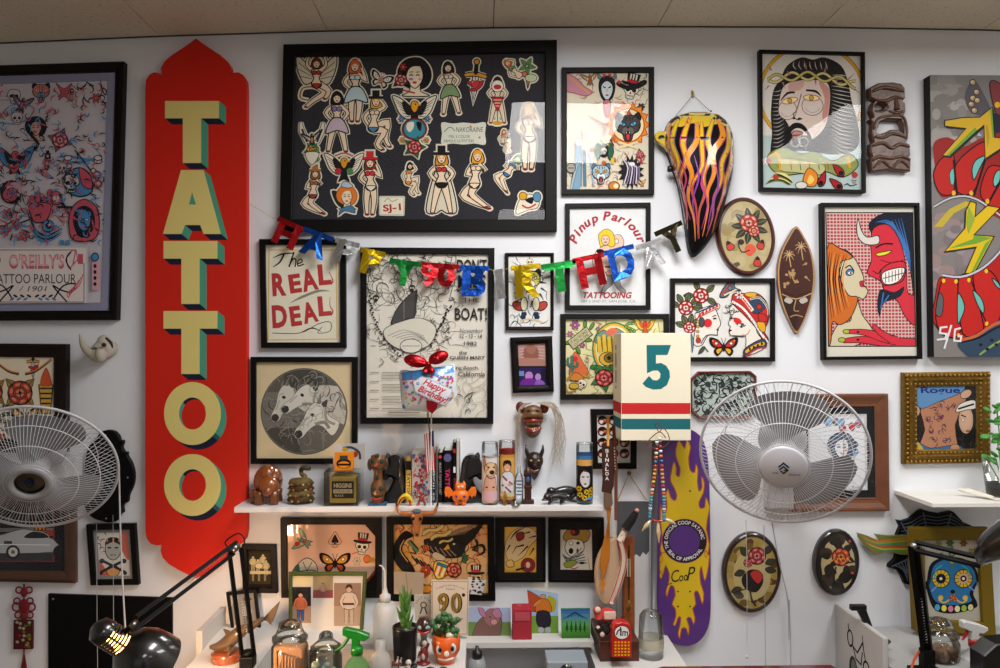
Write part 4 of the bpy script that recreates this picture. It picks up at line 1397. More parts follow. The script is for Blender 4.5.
# --- yellow flash behind the numbered box
def art_yellow(a):
 filigree(a,(566,320,663,394),70,.9,'7a8a4a',73,.1); filigree(a,(566,320,663,394),40,.9,'b06a5a',74,.1)
 for x,y,r,c in ((575,325,5,'a85a9c'),(570,334,3.4,'b46aa4'),(582,345,3.4,'a85a9c'),(625,329,4,'c85a8a'),(598,329,2.6,'a85a9c')):
  rose_ = flower(a,x,y,r,c,'d8b83a',6)
 for x,y in ((585,324),(592,326),(588,340),(578,350),(569,342)): a.ell(x,y,4,1.8,'5a8a3a',.5,rot=30 * x)
 a.push(580,338,1,-38); a.rect(-12,-5,12,5,'b9b48a'); a.line([(-12,-5),(12,-5),(12,5),(-12,5)],.8,'3a3a30',True); a.text('IT ALL WORKS',-10,-3,10,0,'3a3a30'); a.text('OUT IN TIME',-9,1,9,3.6,'3a3a30'); a.pop()
 a.ell(614,349,22,27,'3f7a3a',n=28); a.ell(614,349,20.5,25.5,'d8a23a',n=28); a.ell(614,349,18.5,23.5,'dcd49a',n=28)
 a.sh([(596,336),(604,330),(610,334),(616,328),(630,338),(628,344),(598,344)],'6f8f86',.6); a.sh([(606,332),(612,328),(618,330),(612,336)],'d86a50',0)
 for k in range(4): a.limb([(600 + 5 * k,352),(599 + 5 * k,338 - k % 2 * 2)],[4.4,3.6],'d8b83a',.5)
 a.ell(608,359,9,7,'d8a83a',.8); a.ell(609,358,5,4.5,'7a6a2a',.7); a.ell(609,358,2,2,K)
 snake(a,630,326,8,'4a8a3a'); eagle(a,645,326,8,'c85a2a','e0c04a','d83a2a')
 for k in range(5): a.ell(594 + 6 * k,369 - abs(2 - k),4,2.4,'3f7a3a',.5,rot=20 * k)
 rose(a,604,378,10,'b8323a','d87a6a','3a7a3a',5,10); rose(a,618,374,7,'b8323a','d87a6a','3a7a3a',0)
 # cactus desert scene
 a.sh([(572,358),(576,352),(584,364),(588,374),(570,376)],'d86a3a',.5); a.ell(575,359,3,3,'c03a3a')
 a.limb([(572,372),(572,356)],[2.6,2.2],'3f7a6a',.4); a.limb([(572,366),(568,364),(568,358)],[1.8,1.8,1.6],'3f7a6a',.4); a.limb([(572,368),(577,366),(577,362)],[1.8,1.8,1.6],'3f7a6a',.4)
 a.line([(567,380),(574,374),(590,377)],2.6,'b8862a',n=3); a.sh([(570,380),(574,373),(580,374),(584,380)],'c8803a',.5)
 skull(a,582,384,5.5,'e6dcc0',rot=30); a.ell(574,386,5,3,'c8a23a',.6); a.line([(566,384),(568,392),(576,390)],1.4,'b8862a',n=3)
 pinup(a,587,362,6,'stand',top='5a8ab0',low='c8503a'); a.text('AMOR Y MUERTE',592,392,620,393.6,'a8884a')
 tiger(a,652,352,9,'d8a23a'); skull(a,650,378,9,'e6dcc0')
 a.line([(596,322),(602,324),(598,326)],.8,'b04a3a')
wframe('framed_flash','black framed yellow flash sheet partly hidden by the numbered box',[(560.3,314),(668.5,314),(668.5,399),(560.3,399.5)],5.3,'23221f',.022,'flat',paper='ddd6a4',art=art_yellow)
# --- two ladies
def art_ladies(a):
 RD,NV,YL = 'c22f2c','39465c','e0a62a'
 P = lambda x,y: (665 + x / 6.957,272 + y / 6.957)
 PP = lambda pts: [P(*p) for p in pts]
 a.poly(PP([(230,75),(240,80),(248,115),(238,112)]),YL)
 for cx,cy,r in ((250,165,62),(145,250,60),(170,385,48)):
  for t in range(5):
   an = 200 + 40 * t if cx < 200 else 180 + 70 * t
   q = (cx + r * 1.35 * math.cos(math.radians(an)),cy + r * 1.2 * math.sin(math.radians(an)))
   a.push(*P(*q),1,an); a.sh([(-5.5,0),(0,-3),(5.5,0),(0,3)],'5d6645',.7); a.line([(-4,0),(5,0)],.6,K); a.pop()
 a.sh(PP([(220,275),(360,220),(370,260),(230,330)]),'e8e0d4',.7)
 a.sh(PP([(330,235),(380,330),(385,370),(365,400),(360,440),(300,440),(255,510),(200,500),(215,380),(240,300)]),'e9e2d8',.8)
 for k in range(6):
  x = 228 + 24 * k; y = 318 - 13 * k
  a.poly(PP([(x,y),(x + 24,y - 13),(x + 12,y - 45)]),RD)
 a.line(PP([(220,325),(370,250)]),1,RD); a.line(PP([(218,285),(362,225)]),1.6,NV)
 for cx,cy,r in ((250,165,62),(145,250,60),(170,385,48)):
  rose(a,*P(cx,cy),r / 6.957 * .98,RD,'ecdcd4',K,0,dark='5a1418')
 a.ell(*P(298,355),4.2,4.4,'d8282c'); a.ell(*P(255,350),3,5,'4a4c52',.6); a.line(PP([(330,310),(355,300)]),.9,K); a.line(PP([(335,325),(358,322)]),1.4,K)
 a.poly(PP([(355,400),(375,390),(372,410)]),'1a1416')
 for k in range(4): a.ell(*P(228,345 + 34 * k),1.4,1.4,YL,.4)
 a.ell(*P(232,475),2.5,2.7,RD,.5); a.line(PP([(370,440),(290,440),(250,500)]),.8,K,n=3)
 a.sh(PP([(180,430),(200,480),(190,560),(185,520)]),'6a7c88',.5)
 a.line(PP([(235,570),(265,520),(300,555)]),1.4,'4a5238',n=3); a.push(*P(255,545),5,-50); a.sh([(-1,0),(0,-.4),(1,0),(0,.4)],'4a5238',.1); a.pop()
 a.push(*P(445,115),11.5,-20); a.sh([(-1,.4),(-.3,-.3),(.9,-.8),(.5,0),(.9,.5),(.1,.3),(-.4,.6)],'5a6a78',.08); a.line([(-.8,.3),(.7,-.6)],.14,RD); a.line([(-.6,.4),(.6,.3)],.12,'e8d8a8'); a.ell(.1,0,.2,.2,'6a7a84',.06); a.pop()
 butterfly(a,*P(408,520),12,RD,YL)
 # right lady
 a.sh(PP([(450,235),(455,300),(442,360),(455,380),(445,410),(460,440),(510,445),(560,445),(560,540),(550,590),(700,520),(640,420),(620,330),(520,240)]),'e9e2d8',.7)
 a.sh(PP([(465,190),(480,150),(560,150),(640,150),(700,200),(725,280),(715,350),(690,410),(720,470),(690,500),(640,400),(560,310),(470,220)]),RD,.9)
 a.sh(PP([(580,210),(650,170),(700,210),(690,260),(620,290)]),NV,.6); a.sh(PP([(555,150),(600,140),(640,150),(620,175),(570,170)]),YL,.6)
 a.line(PP([(590,190),(660,180),(715,250),(720,300)]),2,'ece6dc',n=3); a.line(PP([(590,190),(660,180),(715,250),(720,300)]),.8,K,n=3)
 a.ell(*P(655,242),2.6,2.6,RD,.5)
 a.line(PP([(530,170),(560,200),(610,270)]),3.4,'e9e2d8'); a.line(PP([(545,190),(600,255)]),1.2,'d86a3a')
 for k in range(5): a.ell(*P(545 + 13 * k,185 + 18 * k),.8,.8,RD)
 a.line(PP([(465,205),(540,250),(620,350),(670,430),(715,490)]),3.4,K,n=3); a.line(PP([(465,205),(540,250),(620,350),(670,430),(715,490)]),2.4,'ece6dc',n=3)
 for k in range(14):
  t = k / 13; a.ell(*P(475 + 220 * t,212 + 245 * t * (0.6 + .4 * t)),.5,.5,RD)
 flower(a,*P(515,160),4.4,'ecdcd4',RD)
 a.sh(PP([(640,350),(690,350),(700,400),(680,420),(650,390)]),YL,.6); a.sh(PP([(650,290),(700,300),(710,340),(660,345)]),RD,.6)
 filigree(a,(*P(440,225),*P(500,310)),14,1.1,'3a3c42',8,.4); filigree(a,(*P(500,350),*P(570,390)),8,1.4,'3a3c42',9,.4)
 a.ell(*P(505,340),4.5,2.8,'d8282c',rot=25); a.line(PP([(455,325),(490,320)]),1,K); a.poly(PP([(445,395),(468,405),(448,418)]),'1a1416')
 a.line(PP([(445,440),(560,440),(590,400)]),.8,'b88a60',n=3); a.line(PP([(470,445),(550,450)]),.8,K)
 a.sh(PP([(550,540),(620,490),(690,465),(705,520),(640,530),(560,590)]),NV,.7); a.sh(PP([(560,545),(620,505),(685,485),(690,510),(630,520),(570,565)]),YL,.4); a.line(PP([(560,590),(640,535),(705,525)]),1.4,RD,n=3)
 for k in range(4): a.ell(*P(590 + 28 * k,535 - 12 * k),1,1.6,K)
 a.rect(*P(395,240),*P(398,340),'b8b4ac')
wframe('ladies_frame','black framed flash of two facing women in red headdresses',[(670,278.5),(774,278.5),(774,361.5),(670,361.5)],4.4,'201a18',.022,'flat',paper='e2e0dc',art=art_ladies)
# --- thorn crowned man
def art_thorn(a):
 P = lambda x,y: (755 + x / 4.313,45 + y / 4.313)
 PP = lambda pts: [P(*p) for p in pts]
 a.rect(*P(20,390),*P(470,640),'b3c6c4')
 rnd = random.Random(2)
 for k in range(40):
  x,y = rnd.uniform(25,440),rnd.uniform(395,630)
  a.line(PP([(x,y),(x + 14,y - 4),(x + 28,y)]),.4,'93aeae',n=2)
 a.line(PP(arc(245,215,225,215,0,360,40)),4,K,True); a.line(PP(arc(245,215,225,215,0,360,40)),3,'d8a22a',True)
 a.ell(*P(245,215),50.5,48,'d9d4ca',n=40)
 a.sh(PP([(250,65),(300,55),(370,90),(400,160),(415,240),(440,330),(445,430),(380,470),(250,460),(180,455),(120,500),(70,480),(75,380),(70,300),(80,200),(110,150),(140,90),(200,55)]),'1c1a1c',.8)
 for k in range(22):
  y = 100 + 17 * k
  a.line(PP([(330,y * .9 + 40),(370,y + 30),(425,y + 40)]),.9,'cfc9c0',n=3,taper=[.1,1,.2])
  if k < 16: a.line(PP([(75,y + 100),(100,y + 100),(125,y + 85)]),.8,'bdb7ae',n=3,taper=[.1,1,.2])
 for k in range(7): a.line(PP([(170 + 22 * k,70),(165 + 24 * k,90),(180 + 22 * k,108)]),.9,'cfc9c0',n=3,taper=[.1,1,.1])
 a.sh(PP([(130,170),(210,150),(300,155),(325,200),(320,290),(300,360),(260,400),(210,425),(165,400),(140,340),(105,290),(105,230)]),'dbc9bd',.9)
 a.sh(PP([(275,160),(320,190),(318,280),(300,340),(290,300),(300,230)]),'c98f86',0)
 a.sh(PP([(150,165),(210,155),(200,190),(150,200)]),'d0a49a',0)
 for cx,cy,rx,ry in ((140,280,40,42),(248,262,46,42)):
  a.ell(*P(cx,cy),rx / 4.3,ry / 4.3,'d6c8c0',.7,'6a5450'); a.line(PP(arc(cx,cy,rx * .7,ry * .7,20,160,8)),.5,'9a8480')
 for cx,cy,rr in ((150,240,-12),(243,228,4)):
  a.ell(*P(cx,cy),8,3,'e7dba0',.9,'b0605a',rr); a.ell(*P(cx,cy),2.2,2.4,'c8a030',.5)
 a.line(PP([(110,240),(140,208),(172,205)]),2.4,K,n=3,taper=[.3,1,.8]); a.line(PP([(220,195),(262,200),(285,222)]),2.4,K,n=3,taper=[.8,1,.3])
 a.line(PP([(200,210),(180,280),(165,300),(180,322),(205,318)]),1,'6a4a44',n=3); a.ell(*P(192,318),2,1.2,K); a.ell(*P(168,316),1.6,1.1,K)
 a.sh(PP([(150,350),(175,335),(210,345),(240,390),(250,430),(235,400),(205,365),(175,360),(150,385),(140,420),(130,380)]),K,0)
 a.sh(PP([(160,378),(180,370),(205,380),(190,402),(165,405)]),'c98a84',.8); a.line(PP([(163,390),(200,388)]),1,K)
 a.sh(PP([(160,405),(230,390),(245,430),(215,455),(170,450)]),'242022',0)
 for cx in (175,210): a.line(PP(arc(cx,418,20,20,0,360,14)),1,'b9b2aa',True)
 # crown
 for ph,cc in ((0,'d2c47c'),(PI,'c3b468')):
  pts = [(55 + 16.5 * k,150 - 30 * math.sin(k / 24 * PI) + 17 * math.sin(k * .75 + ph) + (k * 1.2)) for k in range(24)]
  a.line(PP(pts),3.2,K,n=2); a.line(PP(pts),2.2,cc,n=2)
 for x,y,dx,dy in ((70,110,-12,-28),(60,175,-18,22),(220,100,-8,-35),(300,120,6,-34),(400,150,30,-30),(430,190,26,22),(150,130,-14,-24),(350,150,10,30),(120,160,8,28),(260,150,4,28)):
  a.poly(PP([(x - 5,y),(x + 5,y),(x + dx,y + dy)]),'a86a78')
 # tears and banner
 a.sh(PP([(60,470),(120,440),(200,470),(260,460),(330,500),(410,470),(445,520),(380,570),(300,545),(200,555),(110,560),(60,520)]),'8f9a55',.9)
 a.sh(PP([(110,490),(220,500),(300,520),(280,560),(180,550),(110,540)]),'c3c08a',.6)
 for k in range(6): a.line(PP([(150 + 40 * k,480 + 6 * k),(158 + 40 * k,540)]),2.2,('b02a2c',K)[k % 2],taper=[.4,1,.3])
 a.line(PP([(60,480),(100,470),(108,540)]),2.6,'d8a22a',n=3); a.line(PP([(400,480),(410,530)]),3,'d8a22a',n=3)
 a.sh(PP([(235,530),(270,560),(262,605),(230,610),(208,590),(215,555)]),'e08a2a',.8); a.sh(PP([(238,560),(255,580),(240,600),(225,590)]),'f0cc6a',0); a.ell(*P(200,605),6,3.6,'dcd8cc',.7)
 for x,y,rr in ((290,580,20),(350,600,-50),(360,540,-40)):
  a.push(*P(x,y),8.5,rr); a.sh([(0,-1),(.45,.3),(0,.9),(-.45,.3)],'a8242a',.12); a.ell(0,.45,.3,.3,K); a.pop()
 for k in range(6): a.line(PP([(45 + 8 * k,600 - 10 * k),(100 + 6 * k,580 - 4 * k),(150 + 3 * k,605 - 3 * k)]),3,('5d6a34',K,'dcd48a')[k % 3],n=3,taper=[.1,1,.1])
 for x,y in ((90,570),(60,500),(430,560)): a.ell(*P(x,y),3,3,'b03a34')
 skull(a,*P(428,585),3,'b8b8b0'); a.line(PP([(385,605),(400,598),(412,608),(440,600)]),.9,K,n=3)
wframe('crown_of_thorns_frame','thin black framed print of a weeping bearded man in a thorn crown',[(758,51),(863,53.5),(864,193.5),(759,191)],3,'141210',.028,'flat',paper='d9d4ca',art=art_thorn)
# --- devil and woman
def art_devil(a):
 P = lambda x,y: (800 + x / 3.71,190 + y / 3.71)
 PP = lambda pts: [P(*p) for p in pts]
 q = PP([(94,82),(420,82),(432,582),(104,582)])
 old = a.clip
 a.poly(q,K)
 q2 = PP([(98,86),(416,86),(428,578),(108,578)])
 a.clip = q2
 a.poly(q2,'b04048')
 for k in range(40):
  y = 88 + 12.6 * k; a.line(PP([(90,y),(435,y)]),1.1,'d8c0b8')
 for k in range(28):
  x = 98 + 12.4 * k; a.line(PP([(x,80),(x + 8,590)]),.8,'d8c0b8')
 RD = 'cf3040'
 a.sh(PP([(255,130),(290,95),(350,80),(425,90),(430,370),(420,380),(400,240),(370,170),(310,150),(280,180)]),'1b2030',.5)
 for k in range(9): a.line(PP([(280 + 12 * k,120 - 2 * k),(340 + 8 * k,120 + 14 * k),(385 + 3 * k,220 + 10 * k)]),1.5,'3f74b4',n=3,taper=[.2,1,.2])
 a.sh(PP([(262,190),(275,140),(330,130),(375,200),(395,300),(400,380),(430,400),(430,500),(390,470),(360,410),(320,395),(300,340),(250,310),(265,260)]),RD,.9)
 a.sh(PP([(300,300),(340,270),(390,270),(385,330),(350,350),(305,350)]),RD,1)
 a.sh(PP([(305,310),(345,292),(388,290),(375,330),(340,350),(310,345)]),'f0ece4',1)
 for k in range(6): a.line(PP([(318 + 12 * k,306 - 3 * k),(318 + 12 * k,345 - 3 * k)]),.7,K)
 a.line(PP([(308,328),(384,308)]),.8,K)
 a.sh(PP([(285,235),(340,225),(320,240),(290,245)]),'d8dc3a',.8); a.line(PP([(280,215),(310,200),(345,200)]),1.6,K,n=3)
 a.line(PP([(300,260),(340,270),(385,260)]),.9,'6a1420',n=3); a.line(PP([(270,300),(290,310),(300,295)]),1,K,n=3)
 a.sh(PP([(215,105),(228,150),(250,175),(290,170),(290,200),(240,200),(212,165)]),'d8d4cc',.9)
 a.sh(PP([(300,370),(350,380),(385,360),(370,395),(310,420),(295,468),(288,420)]),'1b2030',.6); a.line(PP([(310,380),(300,440)]),1.2,'3f74b4'); a.line(PP([(330,390),(310,420)]),1.2,'3f74b4')
 # woman
 a.sh(PP([(100,225),(160,220),(200,250),(235,320),(235,350),(252,375),(235,405),(215,400),(230,460),(270,530),(200,580),(110,580),(140,500),(190,480),(170,380)]),'cfc4a4',.9)
 a.sh(PP([(98,225),(150,218),(195,250),(150,270),(150,330),(180,390),(215,400),(190,470),(150,500),(120,490),(115,560),(100,560)]),'c96a28',.9)
 for k in range(9): a.line(PP([(110 + 9 * k,228 + 2 * k),(102 + 7 * k,330),(118 + 8 * k,480 - 6 * k)]),1.4,(K,K,'e09a4a')[k % 3],n=3,taper=[.2,1,.2])
 a.ell(*P(185,305),4.2,3.2,'3f74b4',.8,rot=-20); a.ell(*P(187,308),2.6,1.6,'f0ece0',.3); a.ell(*P(188,308),1,1.1,K); a.line(PP([(168,290),(185,280),(200,300)]),1.2,K,n=3)
 a.sh(PP([(222,340),(240,338),(232,350),(242,358),(225,358)]),'c8283a',.6)
 # hand
 a.limb(PP([(160,560),(230,555),(330,565),(430,570)]),[3,6,9,9],RD,.8); a.limb(PP([(180,525),(240,528),(300,545),(360,560)]),[3,5,8,8],RD,.8)
 a.limb(PP([(270,500),(300,530),(340,555)]),[2.5,5,7],RD,.8)
 a.ell(*P(172,525),3.4,2.2,'a8b43a',.7); a.ell(*P(155,556),3.6,2.4,'a8b43a',.7); a.ell(*P(215,527),1.6,1,K); a.ell(*P(215,555),1.6,1,K)
 a.clip = old
wframe('devil_print','black framed pop-art print of a red devil and a woman',[(819.5,203.5),(917,203.5),(920,359),(821.5,360)],3.4,'121110',.03,'flat',paper='d9d4c6',art=art_devil)
# --- square frame of red heads behind the sheath
def art_heads(a):
 for i in range(4):
  for j in range(3):
   x,y = 602.5 + 11 * j,420.5 + 11 * i
   a.ell(x,y,4.6,4.6,'b02a2c',.8); a.sh([(x - 4,y - 2),(x,y - 5),(x + 4,y - 1),(x,y - 1)],K,0); a.ell(x - 1,y + 1.4,2.4,2,'e8e0d4',.4); a.ell(x + 1.5,y + 2.6,1.6,1,K); a.ell(x + 2.5,y - .5,1.1,1.1,'d8862c')
wframe('heads_frame','black frame with rows of small red heads beside the leather sheath',[(590.5,409),(636.5,409),(636,468.5),(592,468.5)],5.8,'171412',.022,'flat',paper='e2ded4',art=art_heads)
# --- brown frame behind right fan
def art_behindfan(a):
 rnd = random.Random(8)
 a.rect(812,420,842,490,'d9dce0')
 for k in range(20):
  x,y = rnd.uniform(820,858),rnd.uniform(420,482)
  a.sh([(x - 3,y),(x,y - 4),(x + 4,y - 1),(x + 1,y + 4)],rnd.choice(['c83a3a','7aa8cc','8ab4d4','6a6a70','9ac0dc']),.5)
 ladyface(a,842,448,16,'dfe0e2','4a5a70','c83a3a')
 a.ell(846,480,3,3,'e0b03a',.5); a.ell(858,424,3,2,'c83a3a'); a.text('Bob',852,486,860,489,'3a5a8a')
wframe('wood_frame','brown wood frame with a blue and red drawing behind the right fan',[(787,394),(886,393.5),(887.5,510),(789,511)],13,'6a3f27',.028,'cove','woodx',mats=[(7.5,'17181c'),(2,'c8c8c8')],paper='dcdee2',art=art_behindfan)
# --- gold frame
def art_rogue(a):
 a.rect(912,380,980,460,'1a1618')
 a.sh([(918,455),(925,430),(922,404),(960,388),(966,400),(955,425),(956,455)],'b07a5c',.5,'3a2018',n=3)
 a.sh([(914,388),(960,384),(962,392),(938,402),(920,408)],'5a8ab8',.6);
 a.sh([(914,440),(930,448),(958,445),(962,456),(914,458)],'3a7098',.6); a.sh([(914,440),(924,450),(920,458),(914,458)],'c8a83a',0)
 for x,y in ((932,410),(942,405),(938,418),(930,430),(944,428),(950,410),(946,440),(936,440),(926,420)): filigree(a,(x - 3,y - 3,x + 3,y + 3),5,.9,'4a2a4a',int(x),.7)
 heart(a,941,417,3,'7a2a4a')
 a.ell(966,420,7.5,14,'c39a80',.6); a.ell(966,420,5,11,'cba58c'); a.line([(961,415),(966,417)],1.2,K); a.ell(963,420,1.6,1,'e8e4dc',.4); a.ell(968,431,2.4,1,'8a4a44')
 a.sh([(956,412),(960,404),(974,400),(976,408),(966,410)],'d9d4cc',.7); a.line([(958,409),(974,404)],1.8,K)
 a.ell(966,394,6,4,'c39a80',.5,rot=-30); a.ell(955,448,5,4,'b98a70',.5)
 a.ell(917,411,3,5,'c39a80',.5)
 a.text('Rogue',921,387,960,394,'1e2a78',.02)
def deco_gold(m,Q,bw,d):
 for e in range(4):
  p0,p1 = Q[e],Q[(e + 1) % 4]
  c = (Q[0] + Q[2]) / 2
  dirv = [Vector((0,0,-1)),Vector((-1,0,0)),Vector((0,0,1)),Vector((1,0,0))][e]
  n = 20
  for k in range(n):
   t = (k + .5) / n
   p = p0.lerp(p1,t)
   for off,r,cc in ((.22,.0045,'b0883c'),(.8,.003,'c49a48')):
    q_ = p + dirv * bw * off
    m.set('gilt',cc); m.ball((q_.x,-d + .001,q_.z),(r,r * .7,r),seg=8,rings=5)
wframe('gilt_frame','carved gold framed Rogue magazine cover on the right wall',[(902,372.5),(989,371.5),(989.5,462.5),(902.5,464)],14.5,'7a5a20',.03,'step','gilt',paper='1a1618',art=art_rogue,deco=deco_gold)
# --- flash frames under the shelf
def art_under1(a):
 a.rect(280,515,385,600,'e2b79c')
 bird(a,303,541,9,'6a9a8a','d8c8a0','c8402c',-60); a.ell(297,544,2.5,2.5,'c83a2a')
 spade(a,335,540,7.4,'1c1a1c','dca98c')
 skull(a,362,547,8,'e8e0cc',hat='26201e',rot=6); a.line([(352,554),(360,551)],1.2,'d8762c')
 flower(a,357,561,4,'e0d4b8'); a.ell(367,559,3.4,4,'d8702c',.6)
 butterfly(a,335,563,13,'dc9a2c','c8502c')
 a.sh([(295,571),(300,562),(308,558),(316,564),(317,572),(312,570)],'cfc4ae',.8); a.line([(303,562),(307,571),(312,562)],.8,K); a.sh([(292,572),(298,564),(299,572)],'3f6a4a',.5)
 for x,y in ((357,588),(372,560)): flower(a,x,y,3,'d8a62c')
 a.sh([(350,590),(366,580),(376,570),(376,590)],'8a3a2c',0)
def deco_corner(m,Q,bw,d):
 for (x,y,fx,fy) in ((376.5,522,-1,1),(376.5,592,-1,-1)):
  pts = [W(x + fx * a_,y + fy * b_,d) for a_,b_ in ((0,0),(14 if fy > 0 else 18,0),(0,16 if fy > 0 else 20))]
  o_ = [W(x + fx * a_,y + fy * b_,d) for a_,b_ in ((1,3),(6,3),(1,9))]
  m.prism([(p.x,p.z) for p in pts],-d + .004,-d + .001)
F21 = wframe('playing_flash_frame','brown-black framed butterfly, spade and skull flash under the shelf',[(281,517.7),(381.8,517.7),(381.8,597),(282,597)],6.2,'1f1815',.02,'flat',paper='e2b79c',art=art_under1,deco=deco_corner)
def art_under2(a):
 a.rect(385,515,500,602,'dc9a4c'); a.sh([(396,524),(440,520),(480,524),(488,560),(484,594),(400,596),(394,560)],'dfae72',0)
 a.sh([(402,532),(410,536),(404,544),(410,556),(414,570),(400,572),(394,556),(394,540)],'d8a03a',0)
 filigree(a,(394,524,488,594),80,.9,'5a3c24',77,.12); filigree(a,(394,524,488,594),40,1.3,'c05a34',78,.1)
 # panther/horse
 a.sh([(398,538),(406,531),(413,536),(406,540),(402,550),(410,562),(415,572),(408,574),(398,566),(392,552)],K,.5)
 a.line([(404,540),(400,550),(408,562)],1,'c8a070',n=3); a.line([(400,524),(404,528),(400,532)],1,K,n=3); a.line([(412,548),(416,554),(410,552)],1,K,n=3)
 # eagle
 a.sh([(424,540),(440,538),(470,530),(484,522),(474,538),(466,546),(462,556),(446,558),(430,552)],'26211f',.5)
 for k in range(9): a.line([(440 + 3 * k,538 - k * .5),(460 + 2.4 * k,528 - k * .6)],.6,'8a7458')
 for k in range(5): a.line([(430 + 5 * k,546 + k),(436 + 5 * k,556)],1,'9a8060')
 a.ell(455,546,6,4.5,'2c2724',.5); a.poly([(448,544),(443,550),(450,549)],'dca42c'); a.ell(454,544,1.2,1,'e8dcb8'); a.sh([(436,552),(446,558),(440,562),(432,556)],'c9b698',.5)
 for (x,y,r) in ((433,530,-20),(441,535,-20),(446,541,-15)): scroll(a,x,y,11 if r == -20 else 7,'d8c47c',r,1)
 rose(a,426,548,4,'c83a2c','e08a50','3f6a4a',4)
 for k in range(5): a.line([(412 + 4 * k,556 + 2 * k),(418 + 4 * k,564 + 2 * k)],1.4,'2a2624')
 a.line([(408,541),(418,552)],3.2,'5f8a5f'); a.line([(410,540),(418,549)],1.2,K)
 # shield
 a.push(441,570,9,20); a.sh([(-.9,-.7),(0,-1),(.9,-.7),(.8,.3),(0,1.1),(-.8,.3)],'e2c24a',.1)
 for k in range(-2,3): a.line([(k * .3,-.4),(k * .3,.7)],.16,('c22f2c','e9e0cc')[k % 2])
 a.rect(-.7,-.75,.7,-.35,'3f6a7a'); a.pop()
 rose(a,454,570,8.5,'c8402c','e0906a','3f7a4a',0); a.push(462,558,6); leafs(a,4,.1,1.2,'3f6a4a',-60,.3,150); a.pop()
 flower(a,426,570,5.5,'c8402c','e0a22c',8)
 for k in range(5): a.line([(474 + k * .5,538 + k),(478,543 + 2 * k),(472,550)],1,'3a302a',n=3)
 a.line([(470,548),(482,545),(484,552),(476,556)],2.4,K,n=3,taper=[.3,1,1,.3])
 skull(a,476,578,7.4,'dcae6c',hat='1f1a19',band='c22f2c')
 a.text('CHARLIE',454,521.5,470,525,'c89a3a',.01)
 a.ell(427,589,5,4,'d8862c',.5)
wframe('eagle_flash_frame','wide black framed orange flash with eagle and shield under the shelf',[(386.5,517),(494,517),(495.5,600),(387,600.5)],7,'130f0e',.02,'flat',paper='dfae72',art=art_under2)
def art_under3(a):
 a.rect(500,524,542,575,'c8952c'); a.sh([(504,528),(536,530),(536,556),(506,570)],'d8ac4c',0)
 a.sh([(507,558),(505,545),(512,532),(524,527),(534,530),(537,538),(530,546),(524,556),(514,562)],'cfb98c',.6,'5a4426')
 a.sh([(516,534),(523,532),(524,538),(518,541)],'8a2a2c',.6); a.line([(510,540),(516,532),(526,527)],1.8,K,n=3,taper=[.2,1,.2])
 for p in ([(522,534),(530,532)],[(528,538),(536,536)],[(512,554),(516,547),(524,545)],[(518,556),(528,546)],[(506,552),(510,545)],[(529,556),(534,548)]): a.line(p,1.8,K,taper=[.2,1])
 a.ell(528,565,7,7,'8c2230',.7); a.ell(528,565,4,4,'a8443a',.5); a.ell(528,565,2,3,'d8c49c'); a.sh([(506,562),(512,560),(514,566),(508,567)],'e0b060',.7); a.line([(516,570),(524,568)],1.8,K)
wframe('skull_flash_frame','black matted amber skull drawing, left one of the pair under the shelf',[(495.2,517.5),(545.5,517.5),(545.5,581.5),(495.4,581.5)],3,'0f0d0d',.02,'flat',mats=[(6.2,'131112')],paper='c8952c',art=art_under3)
def art_under4(a):
 a.rect(556,520,596,576,'d4cdbc')
 a.sh([(563,538),(566,531),(573,529),(584,528),(590,532),(588,540),(580,544),(568,542)],'a8823a',.7); a.ell(575,532,5,4,'2a2222'); a.ell(573,532,2.4,2,'b03030'); a.line([(578,529),(587,526)],1.6,K)
 a.sh([(567,541),(572,539),(582,541),(584,549),(578,556),(570,556),(565,549)],'ddd8c8',.7); a.ell(571,543,2,2.2,'f0ece0',.5); a.ell(578,543,1.8,1.6,K); a.ell(571,551,2.4,3,K); a.ell(577.5,551,1.2,2.6,'6a1a20')
 for k in range(6): a.line([(562 + k,554 + 2 * k),(570,558 + k),(582 + k,548 + 3 * k)],.9,('5a6a6c','26282c')[k % 2],n=3)
 a.sh([(564,563),(574,560),(576,564),(567,568)],'8f9a3a',.6); a.ell(582,563,3,1.3,K); a.line([(570,567),(574,569),(578,567)],1,'b03030',n=2); a.line([(588,558),(590,570)],.9,'c8903a')
wframe('dog_flash_frame','black matted grey drawing, right one of the pair under the shelf',[(548.2,517.5),(603.5,517.5),(604.5,582),(548.5,581.5)],3,'0f0d0d',.02,'flat',mats=[(9,'131112')],paper='d4cdbc',art=art_under4)
def art_band(a):
 a.rect(243,544,280,592,'1d1712'); a.rect(249,551,271,584,'37301f')
 for x,y in ((253,558),(263,556),(258,561),(266,562)): person(a,x,y + 5,8,'c9b98c','b3a47a','d8c99c','2a2418')
 a.rect(250,571,271,574,'cfc090'); a.ell(259,566,4,3,'d8c99c',.5)
 for x in (252,258,264): a.rect(x,574,x + 2,581,'8a7c58')
wframe('band_photo','dark framed sepia group photograph, hung just left of the under-shelf flash',[(242.5,544),(276,544.5),(278,592.5),(243.5,592)],5,'1a120f',.018,'flat',paper='37301f',art=art_band)
